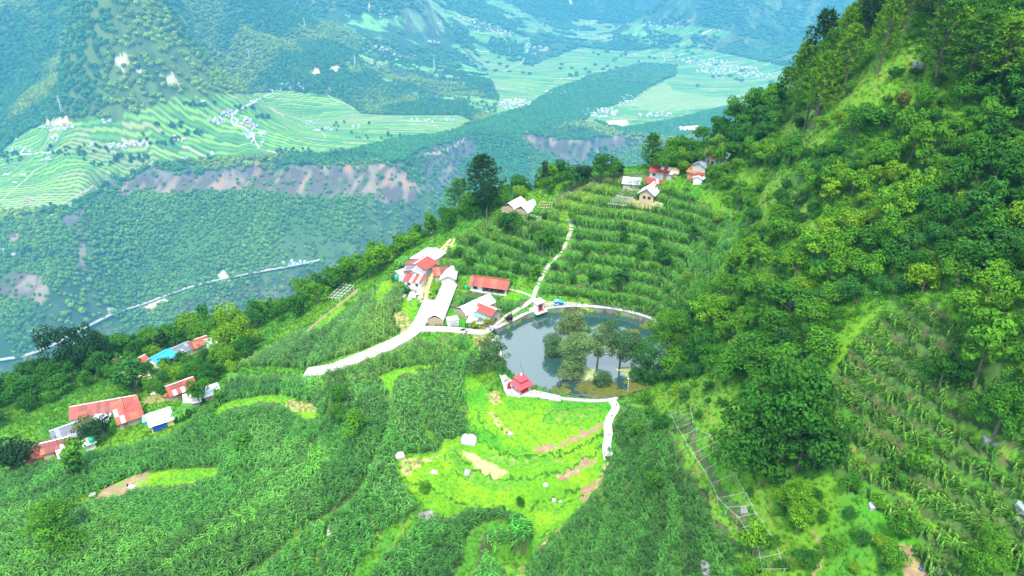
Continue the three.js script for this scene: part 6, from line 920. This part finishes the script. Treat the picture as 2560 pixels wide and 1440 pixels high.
// ---------------------------------------------------------------- boulders
function boulder(u, v, wpx, hpx, flat, label, tone = [.42, .41, .40], seed = u) {
  const g = ground(u, v), d = distOf(g), w = wpx * d / FOCAL, dd = hpx * d / FOCAL * 1.5, geo = new THREE.IcosahedronGeometry(1, 3), p = geo.attributes.position, R = rng(seed), k = [R() * 9, R() * 9, R() * 9];
  for (let i = 0; i < p.count; i++) { const x = p.getX(i), y = p.getY(i), z = p.getZ(i), n = .72 + .5 * fbm(x * 1.3 + k[0] + z, y * 1.3 + k[1] - z * .7, 3), s = (q) => Math.sign(q) * Math.min(Math.abs(q), .72) * 1.2; p.setXYZ(i, s(x) * n * w / 2, Math.min(s(y) * n, .62) * w * flat, s(z) * n * dd / 2); }
  geo.computeVertexNormals(); uvBox(geo, .5); const m = mesh('boulder', geo, M([1, 1, 1], { map: noisy(tone, .35, seed % 7, 9) })); m.position.set(g[0], g[1] + .1, g[2]); m.rotation.y = R() * .8 - .4; m.rotation.x = .12; tag(m, label, 'boulder');
}
boulder(1172, 1100, 42, 26, .14, 'big pale slab of rock between block of maize and rice terraces', [.42, .41, .42]);
boulder(1000, 1142, 26, 16, .4, 'grey boulder at the corner of the square maize block', [.40, .37, .33]); boulder(1066, 1296, 42, 24, .22, 'flat grey-brown rock at the lower left edge of the rice', [.24, .21, .19]); boulder(836, 1330, 32, 26, .3, 'pale rock in the maize at the head of a footpath', [.46, .42, .38]);
boulder(1168, 1184, 18, 16, .25, 'oblong grey stone in the middle rice terrace', [.26, .25, .22]); boulder(1364, 1214, 14, 8, .35, 'small grey stone on the lower rice terrace bank', [.45, .42, .40]); boulder(1385, 1253, 12, 8, .4, 'pale stone at the foot of the lowest rice terrace', [.36, .33, .28]); boulder(1400, 1256, 9, 6, .4, 'smaller pale stone right of another at the lowest rice terrace', [.34, .31, .26]); boulder(1086, 1182, 22, 9, .2, 'low tan stone in the left rice field', [.5, .42, .28]);
boulder(2478, 1104, 34, 16, .3, 'pale angular boulder under the rounded tree on the slope', [.2, .2, .2]); boulder(2556, 1312, 26, 26, .35, 'light grey boulder cut by the frame edge', [.20, .19, .18]); boulder(2556, 1272, 20, 20, .5, 'smaller blue-grey boulder above the one at the frame edge', [.24, .28, .28]); boulder(2262, 1320, 14, 12, .5, 'pale stone above the brown earth plot', [.38, .35, .30]); boulder(2345, 1434, 24, 18, .5, 'grey stone at the bottom end of the brown earth plot', [.44, .42, .40]);
boulder(1762, 1424, 24, 30, .5, 'grey boulder in the dark maize at the bottom edge', [.2, .2, .21]); boulder(1860, 1278, 20, 16, .4, 'grey stone inside the white pole frame', [.22, .22, .21]); boulder(2180, 1268, 16, 12, .5, 'grey stone beside the lower maize rows', [.34, .33, .32]); boulder(1918, 1134, 12, 24, .6, 'upright stone under the huge dark tree', [.24, .23, .20]); boulder(233, 1240, 14, 8, .5, 'white stone at the end of the brown earth plot', [.66, .62, .54]); boulder(330, 1218, 20, 7, .15, 'white sheet of stone at the edge of the brown earth plot', [.72, .68, .64]);
boulder(2294, 165, 22, 20, .5, 'grey rock among the ridge pines', [.30, .28, .27]); boulder(1644, 520, 26, 9, .3, 'pale stones beside the mud house', [.55, .45, .34]); boulder(385, 985, 14, 8, .4, 'white stone in the yard of the stone-walled house', [.7, .68, .65]); boulder(1275, 1086, 12, 9, .5, 'pale rubble stone on the dry strip of the rice terraces', [.36, .35, .32]);
for (let i = 0, R = rng(44); i < 12; i++) boulder(1008 + R() * 46, 728 + R() * 22, 8 + R() * 10, 6 + R() * 5, .4, ['white', 'grey', 'tan', 'brown'][i % 4] + ' rubble block ' + ['below the veranda', 'beside the veranda bush', 'at the road head'][i % 3], [.6 - .1 * (i % 4), .55 - .1 * (i % 4), .5 - .09 * (i % 4)], i + 3);
// ---------------------------------------------------------------- the far side: highway, tracks, woods, trees, villages, pylons
const farLand = (x, z) => { const o = lcell(x, z); return o < 0 ? 0 : land[o]; };
ribbon('highway', 'grey highway cut along the foot of the gorge wall', [[-60, 910], [0, 905], [70, 892], [150, 860], [225, 820], [300, 782], [370, 757], [450, 728], [520, 708], [580, 695], [650, 683], [720, 672], [800, 655]], 11, asphalt, { far: true, lift: 1.0, level: true, thick: 2.5 });
const trackMat = M([.40, .33, .20]), trackPale = M([.44, .40, .33]);
for (const [l, w, m, pts] of [['pale track along the rim of the gorge at the left', 4, trackMat, [[-20, 582], [0, 578], [60, 562], [130, 537], [152, 515], [190, 490], [230, 470], [268, 450]]], ['yellowish track across the lower left paddies', 4, trackMat, [[0, 505], [40, 470], [68, 446], [76, 436], [120, 405]]], ['main street of the plateau village', 6, trackPale, [[648, 372], [636, 350], [622, 330], [608, 318], [585, 312], [578, 300], [586, 284], [592, 278]]], ['street climbing from the plateau village to the upper hamlet', 5, trackPale, [[592, 278], [606, 270], [630, 258], [650, 246], [682, 232]]], ['light track crossing the plateau paddies diagonally', 4, trackMat, [[652, 258], [690, 280], [740, 295], [770, 312], [800, 326], [815, 345]]], ['track along the wood edge above the paddies', 4, trackMat, [[820, 238], [840, 252], [870, 262], [885, 275]]], ['road through the far left hamlet', 6, trackPale, [[30, 378], [45, 386], [90, 384], [140, 380]]], ['bend of track above the left hamlet', 4, trackPale, [[140, 336], [146, 345], [138, 354]]], ['road through the valley village', 8, trackMat, [[1545, 262], [1580, 248], [1610, 228], [1620, 222]]], ['far road looping through the valley fields', 8, trackMat, [[1655, 135], [1662, 150], [1650, 160], [1640, 168]]], ['dirt road on the far valley fields', 8, trackMat, [[1258, 180], [1280, 168], [1300, 160], [1310, 148]]], ['track through the plantation wood', 4, trackMat, [[1060, 386], [1110, 378], [1150, 355], [1180, 330]]]]) ribbon('village_track', l, pts, w * .95, m, { far: true, lift: .9, thick: 2 });
{
  const R = rng(808), small = (seed, n) => { const Q = rng(seed), cl = []; for (let i = 0; i < 5; i++) { const d = ball(Q); cl.push([d[0] * 1.9, 4.2 + d[1] * 1.8, d[2] * 1.9, 2.0 + Q() * .7, .85]); } return crown(cl, 1.0, n, Q); };
  const steepAt = (x, z) => gSteep.at(x, z), lists = { gorge: [], mountain: [], plantation: [], slope: [], shrub: [] };
  for (let z = -1700 * FK; z < -540 * FK; ) { const st = z > -1200 * FK ? 9.6 : 11.5; z += st; for (let x = z * .86; x < -z * .62; x += st) {
    const px = x + (R() - .5) * st, pz = z + (R() - .5) * st, y = gFar.at(px, pz), pr = project(px, y, pz); if (pr[0] < -90 || pr[0] > 2300 || pr[1] < -60 || pr[1] > 1060) continue; const L = farLand(px, pz); if (L === 1 || L === 3 || L === 4 || L === 5 || L === 7 && R() > .1) continue; if (L === 9 && R() > .16) continue;
    const e = 4, sl = Math.hypot(gFar.at(px + e, pz) - gFar.at(px - e, pz), gFar.at(px, pz + e) - gFar.at(px, pz - e)) / (2 * e), ux = px / FK, uz = pz / FK, up = uz < -1560 || gRim.at(ux, uz) > 0, n = fbm(ux * .012, uz * .012, 4), n2 = fbm(ux * .03 + 9, uz * .03, 3), q = .7 + .6 * R(), yel = sstep(.5, .62, fbm(ux * .008 + 4, uz * .008, 3));
    if (sl > (up && uz < -1050 ? 2.4 : 1.25) && L !== 9 && R() > .42) continue;
    if (L === 6) lists.plantation.push([px, y - .6, pz, R() * 6.28, 1.3 + .6 * R(), [.065 * q, .24 * q, .04 * q]]);
    else if (up) { const dense = L === 2 ? (n2 > .52 ? .75 : .1) : pr[0] < 640 ? .96 : .85; if (R() > dense) continue; const g = ridged(ux * .0055, uz * .0055, 3), clear = sstep(.56, .72, g * .6 + n * .4); if (R() < clear * .25) continue; const km = 1 + .42 * Math.min(sl, 1.6); lists.mountain.push([px, y - .6, pz, R() * 6.28, [km * (1.7 + 1.2 * R() * R()), km * (1.2 + .8 * R()), km * (1.7 + 1.2 * R() * R())], [lerp(.07, .26, yel) * q, lerp(.22, .38, yel) * q, .035 * q]]); }
    else { const dense = .4 + .6 * sstep(.36, .5, n * .6 + n2 * .4); if (L === 8 ? R() > .9 : R() > dense) { if (R() < .95) lists.shrub.push([px, y - .9, pz, R() * 6.28, .6 + .6 * R(), [.14 * q, .34 * q, .03 * q]]); continue; } const br = L === 8 && R() < .3; lists.gorge.push([px, y - .8, pz, R() * 6.28, (1.0 + 1.3 * R() * R()) * (1 + .2 * sl), br ? [.16 * q, .12 * q, .05] : [lerp(.055, .21, n2) * q, lerp(.18, .40, n2) * q, .03 * q]]); }
  } }
  for (let z = -3400 * FK; z < -1700 * FK; z += 25) for (let x = z * .8; x < -z * .72; x += 25) { const px = x + (R() - .5) * 25, pz = z + (R() - .5) * 25, y = gFar.at(px, pz), pr = project(px, y, pz); if (pr[0] < -60 || pr[0] > 2300 || pr[1] < -60) continue; const L = farLand(px, pz); if (L === 1 || L > 2 && L !== 6) { if (R() > .015) continue; } const n2 = fbm(px / FK * .012 + 9, pz / FK * .012, 4); if (L === 2 && n2 < .5) continue; if (L === 0 && n2 < .4) continue; const q = .7 + .6 * R(); lists.slope.push([px, y - 1.5, pz, R() * 6.28, [3.6 + 1.6 * R(), 2 + 1.0 * R(), 3.6 + 1.6 * R()], [.08 * q, .22 * q, .04 * q]]); }
  const wm = leafM([1, 1, 1], { transmission: .15 }), geo = [small(1, 7), small(2, 7), small(3, 7)];
  mass('gorge_woodland', geo[0], wm, lists.gorge, 'mixed woodland covering the walls of the gorge', 'woodland'); mass('gorge_scrub', geo[1], wm, lists.shrub, 'light green scrub between the trees on the gorge walls', 'scrub'); mass('mountain_forest', geo[2], wm, lists.mountain, 'forest covering the mountain spurs behind the plateau', 'forest'); mass('plantation_forest', geo[1], wm, lists.plantation, 'even dark forest on the tongue of land beyond the crest', 'forest'); mass('distant_forest', geo[0], wm, lists.slope, 'blue-green forest on the farthest slopes and river banks', 'forest');
}
{ // single trees among the paddies
  const R = rng(909), cl = []; for (let i = 0; i < 6; i++) { const d = ball(R); cl.push([d[0] * 2, 5.4 + d[1] * 2.2, d[2] * 2, 2 + R() * .6, .9]); } const cg = crown(cl, .9, 7, R), S = new Shape(); S.tube([[0, -1, 0], [0, 4, 0]], [.35, .25], 5); const tg = S.geo(), mats = [leafM([.025, .10, .035]), leafM([.04, .14, .035]), leafM([.06, .17, .03])], protos = [];
  let n = 0; const put = (u, v, k, label, group) => { const g = farGround(u, v), i = n++ % 3; if (!protos[i]) { const t = thing('paddy_tree', label, 'tree', g, R() * 6, group); t.scale.setScalar(k); mesh('trunk', tg, bark, t); mesh('crown', cg, mats[i], t); protos[i] = t; return; } clone(protos[i], label, g, R() * 6.28, [k * (.8 + .4 * R()), k, k * (.8 + .4 * R())], group); };
  const rows = [[430, 312, 40, 10, 11, 'dark tree in the scattered group left of the plateau village'], [480, 335, 30, 6, 10, 'dark tree in the row below the scattered group'], [620, 272, 40, 8, 8, 'tree on the paddies above the plateau village'], [655, 295, 26, 5, 12, 'tree in the grove right of the plateau village'], [500, 262, 40, 8, 12, 'tree in the loose group under the wooded spur'], [400, 350, 60, 18, 16, 'tree between the houses of the long left hamlet'], [190, 378, 90, 14, 26, 'tree among the houses of the left hamlet'], [240, 410, 60, 10, 10, 'tree on the terraces below the left hamlet'], [330, 400, 40, 10, 14, 'large tree near the rim at the left'], [560, 400, 90, 8, 20, 'tree lining the rim of the gorge'], [740, 382, 50, 8, 22, 'tree of the dense grove at the rim'], [860, 390, 60, 6, 14, 'tree on the rim right of the dense grove'], [950, 345, 60, 8, 10, 'tree on the paddies near the wood edge'], [140, 520, 20, 8, 5, 'tree at the corner of the pale paddies'], [30, 395, 30, 16, 14, 'tree of the grove at the left frame edge'], [860, 320, 80, 16, 8, 'lone tree on the wide plateau paddies'], [820, 205, 40, 14, 14, 'tree beside the upper hamlet'], [80, 640, 70, 14, 22, 'tree on the low shelf above the gorge cliff']];
  for (const [u, v, du, dv, k, l] of rows) for (let i = 0; i < k; i++) { const a = R() * 6.28, q = Math.sqrt(R()); put(u + Math.cos(a) * q * du, v + Math.sin(a) * q * dv, 1.5 * (.75 + .5 * R()) * (l.includes('large') ? 1.35 : 1), l, l.replace(/^(dark tree|large tree|lone tree|tree)/, 'trees')); }
}
{ // village houses: walls and a pitched roof
  const R = rng(515), roofs = { w: M([.52, .52, .52]), g: M([.38, .40, .44]), d: M([.24, .24, .28]), r: M([.50, .17, .10]), p: M([.60, .44, .36]), b: M([.06, .34, .66]) }, walls = [M([.62, .56, .52]), M([.52, .42, .38]), M([.68, .66, .62]), M([.46, .50, .60])];
  const wg = boxG(1, 1, 1, 0, .35, 0), rg = prism([[-.56, 0], [.56, 0], [0, .42]], 1.1).translate(0, .85, 0), fg = boxG(1.08, .1, 1.08, 0, .9, 0), protos = new Map();
  const house = (u, v, pal, label, group, k = 1) => { const g = farGround(u, v), c = pal[Math.floor(R() * pal.length)], wi = Math.floor(R() * 4), flat = R() < .35 && c !== 'b' && c !== 'r', key = c + wi + flat, sc = [k * (6 + 4 * R()), k * (4.2 + 3 * R()), k * (5 + 3 * R())], turn = (R() - .5) * 1.2, at = [g[0], g[1] + .5, g[2]]; let p = protos.get(key); if (p) { clone(p, label, at, turn, sc, group); return; } p = thing('village_house', label, 'house', at, turn, group); p.scale.set(...sc); mesh('wall', wg, walls[wi], p); mesh('roof', flat ? fg : rg, roofs[c], p); protos.set(key, p); };
  const VILL = [[22, 346, 26, 6, 12, 'bwgbp', 'house of the blue-roofed hamlet at the left frame edge'], [58, 376, 36, 7, 12, 'wbgp', 'house on the road of the left hamlet'], [140, 320, 44, 8, 18, 'pwgd', 'house below the red school yard'], [135, 345, 16, 5, 6, 'wp', 'pale house beside the bend of track'], [235, 362, 10, 8, 6, 'pwg', 'house of the small cluster left of the long hamlet'], [292, 366, 26, 8, 13, 'pwg', 'house in the middle of the long left hamlet'], [352, 364, 22, 9, 13, 'wpg', 'house at the right end of the long left hamlet'], [262, 304, 14, 4, 5, 'wg', 'house at the foot of the spur'], [569, 284, 16, 9, 15, 'dgwr', 'house left of the main street of the plateau village'], [545, 303, 26, 8, 15, 'gwpd', 'house on the left outskirts of the plateau village'], [608, 304, 24, 9, 20, 'dgpw', 'house right of the main street of the plateau village'], [632, 318, 14, 8, 10, 'drgp', 'house on the right outskirts of the plateau village'], [626, 345, 12, 12, 10, 'wgdp', 'house at the crossroads below the plateau village'], [656, 336, 12, 6, 8, 'pw', 'flat roofed pale building right of the crossroads'], [612, 332, 8, 4, 3, 'b', 'blue roofed building at the crossroads'], [660, 356, 8, 4, 2, 'b', 'sky-blue roofed building below the crossroads'], [636, 257, 10, 4, 5, 'rp', 'reddish house on the street to the upper hamlet'], [735, 213, 40, 11, 32, 'wgdg', 'house of the dense grey upper hamlet'], [690, 226, 16, 6, 8, 'pdw', 'house at the left of the grey upper hamlet'], [836, 222, 14, 8, 9, 'dgw', 'house of the dark small hamlet at the wood edge'], [772, 308, 14, 4, 5, 'gwb', 'house at the track crossing on the paddies'], [812, 324, 22, 4, 6, 'wbp', 'pale building by the diagonal track'], [1004, 352, 22, 4, 9, 'dgw', 'house of the hamlet near the plantation wood'], [895, 318, 14, 4, 4, 'gw', 'house standing in the middle paddies'], [1080, 301, 56, 5, 9, 'wbgp', 'house along the wood edge of the plateau'], [120, 402, 14, 6, 4, 'bw', 'house on the terraces below the left hamlet'], [70, 503, 12, 5, 3, 'rwp', 'house among the pale paddies'], [470, 396, 14, 4, 3, 'wb', 'white house on the rim'], [530, 386, 10, 3, 2, 'dw', 'two-storey house on the rim'], [450, 348, 30, 8, 7, 'rpw', 'house between the two villages'], [28, 632, 26, 10, 9, 'wb', 'white house on the low shelf above the cliff'], [745, 658, 40, 7, 13, 'wpgb', 'house of the roadside settlement in the gorge']];
  let k = 0; for (const [u, v, du, dv, n, pal, l] of VILL) for (let i = 0; i < n && k < 300; i++, k++) { const a = R() * 6.28, q = Math.sqrt(R()); house(u + Math.cos(a) * q * du, v + Math.sin(a) * q * dv, pal, l, l.replace(/^(\S+ )*?(house|building)/, (m) => m + 's'), 1.1); }
  { const g = farGround(165, 311), t = thing('school_building', 'long red roofed school on the bare yard at the foot of the spur', 'school', g, .05); mesh('wall', boxG(26, 4, 8, 0, 2, 0), walls[1], t); mesh('roof', prism([[-5, 4], [5, 4], [0, 6.2]], 28).rotateY(Math.PI / 2), roofs.r, t); }
  { let first; for (const [u, v, w, l] of [[58, 437, 20, 'white plastic tunnel beside the left paddy track'], [20, 436, 28, 'long white tunnel cut by the left frame edge'], [38, 456, 12, 'short white tunnel on the left paddies'], [508, 253, 16, 'white tunnel under the wooded spur'], [792, 326, 26, 'white tunnel right of the diagonal track']]) { const g = farGround(u, v), t = thing('plastic_tunnel', l, 'greenhouse', g, .05); mesh('cover', prism(Array.from({ length: 9 }, (_, i) => [4 * Math.cos(Math.PI * i / 8), 3.2 * Math.sin(Math.PI * i / 8)]), w).rotateY(Math.PI / 2), plastic, t); mesh('end_wall', boxG(.2, 2, 5, w / 2 + .1, 1, 0), roofs.w, t); } }
  // towns far off, too small to tell house from house
  const TOWNS = [['pale houses of the town beside the valley fields', [[1500, 282, 44, 12, 60], [1560, 252, 30, 12, 30], [1640, 288, 44, 7, 24], [1690, 322, 20, 5, 8]]], ['houses of the town on the terrace above the river wood', [[1290, 262, 42, 13, 60], [1385, 236, 30, 9, 30], [1440, 200, 40, 8, 16]]], ['houses of the large far town on the plain', [[1820, 176, 80, 13, 130], [1770, 158, 60, 9, 60], [1890, 190, 40, 8, 30], [1720, 150, 30, 8, 20]]], ['scattered houses on the far hillside', [[1210, 44, 70, 18, 50], [1250, 74, 70, 18, 60], [1320, 118, 50, 22, 60], [1400, 70, 60, 20, 20], [1500, 95, 90, 8, 40], [1650, 62, 90, 12, 34]]], ['houses on the terraced hill above the plantation', [[956, 122, 24, 6, 14], [1000, 142, 40, 10, 14], [1086, 106, 16, 5, 10], [980, 38, 34, 12, 10], [1130, 60, 40, 20, 14], [870, 40, 8, 4, 2]]]];
  const tw = new Shape(); tw.box(0, .35, 0, 1, 1, 1, [.9, .85, .82]); tw.quad([-.56, .85, .56], [.56, .85, .56], [.56, 1.25, 0], [-.56, 1.25, 0], [1, 1, 1]).quad([.56, .85, -.56], [-.56, .85, -.56], [-.56, 1.25, 0], [.56, 1.25, 0], [1, 1, 1]); const tgeo = tw.geo(), tm = M([1, 1, 1], { vertexColors: true });
  for (const [l, cl] of TOWNS) { const s = []; for (const [u, v, du, dv, n] of cl) for (let i = 0; i < n; i++) { const a = R() * 6.28, q = Math.sqrt(R()), g = farGround(u + Math.cos(a) * q * du, v + Math.sin(a) * q * dv), t = R(); s.push([g[0], g[1], g[2], R() * 6.28, [8 + 7 * R(), 5 + 4 * R(), 7 + 5 * R()], t < .5 ? [.58, .55, .52] : t < .75 ? [.5, .52, .56] : t < .9 ? [.62, .42, .34] : [.25, .48, .7]]); } mass('distant_town', tgeo, tm, s, l, 'town'); }
}
{ // pylons
  const S = new Shape(), H = 38; for (const [x, z] of [[-3, -3], [3, -3], [3, 3], [-3, 3]]) S.tube([[x, -2, z], [x * .3, H * .6, z * .3], [x * .12, H, z * .12]], .28, 4); for (let k = 0; k < 6; k++) { const y0 = k * 5, y1 = y0 + 5, w = (y) => y < H * .6 ? lerp(3, .9, y / (H * .6)) : lerp(.9, .36, (y - H * .6) / (H * .4)), a = w(y0), b = w(y1); for (const s of [-1, 1]) { S.tube([[-a * s, y0, a], [b * s, y1, b]], .14, 3); S.tube([[-a * s, y0, -a], [b * s, y1, -b]], .14, 3); S.tube([[a, y0, -a * s], [b, y1, b * s]], .14, 3); S.tube([[-a, y0, -a * s], [-b, y1, b * s]], .14, 3); } }
  const A = new Shape(); for (const [y, w] of [[25, 6], [30, 5], [35, 4]]) { A.tube([[-w, y, 0], [0, y + 1, 0], [w, y, 0]], [.12, .3, .12], 4); } const sg = S.geo(), ag = A.geo(), pm = M([.62, .64, .66]); let f = null;
  for (const [u, v, l] of [[625, 152, 'lattice pylon on the crest of the wooded spur'], [156, 282, 'lattice pylon at the foot of the left mountain'], [888, 166, 'lattice pylon above the bare road cut'], [1086, 172, 'lattice pylon on the terraced hill'], [763, 74, 'faint lattice pylon on the far wooded ridge']]) { const g = farGround(u, v); if (f) { clone(f, l, g, .6, 1.6); continue; } f = thing('power_pylon', l, 'pylon', g, .6); f.scale.setScalar(1.6); mesh('tower', sg, pm, f); mesh('crossarms', ag, pm, f); }
}
renderer.render(scene, camera);
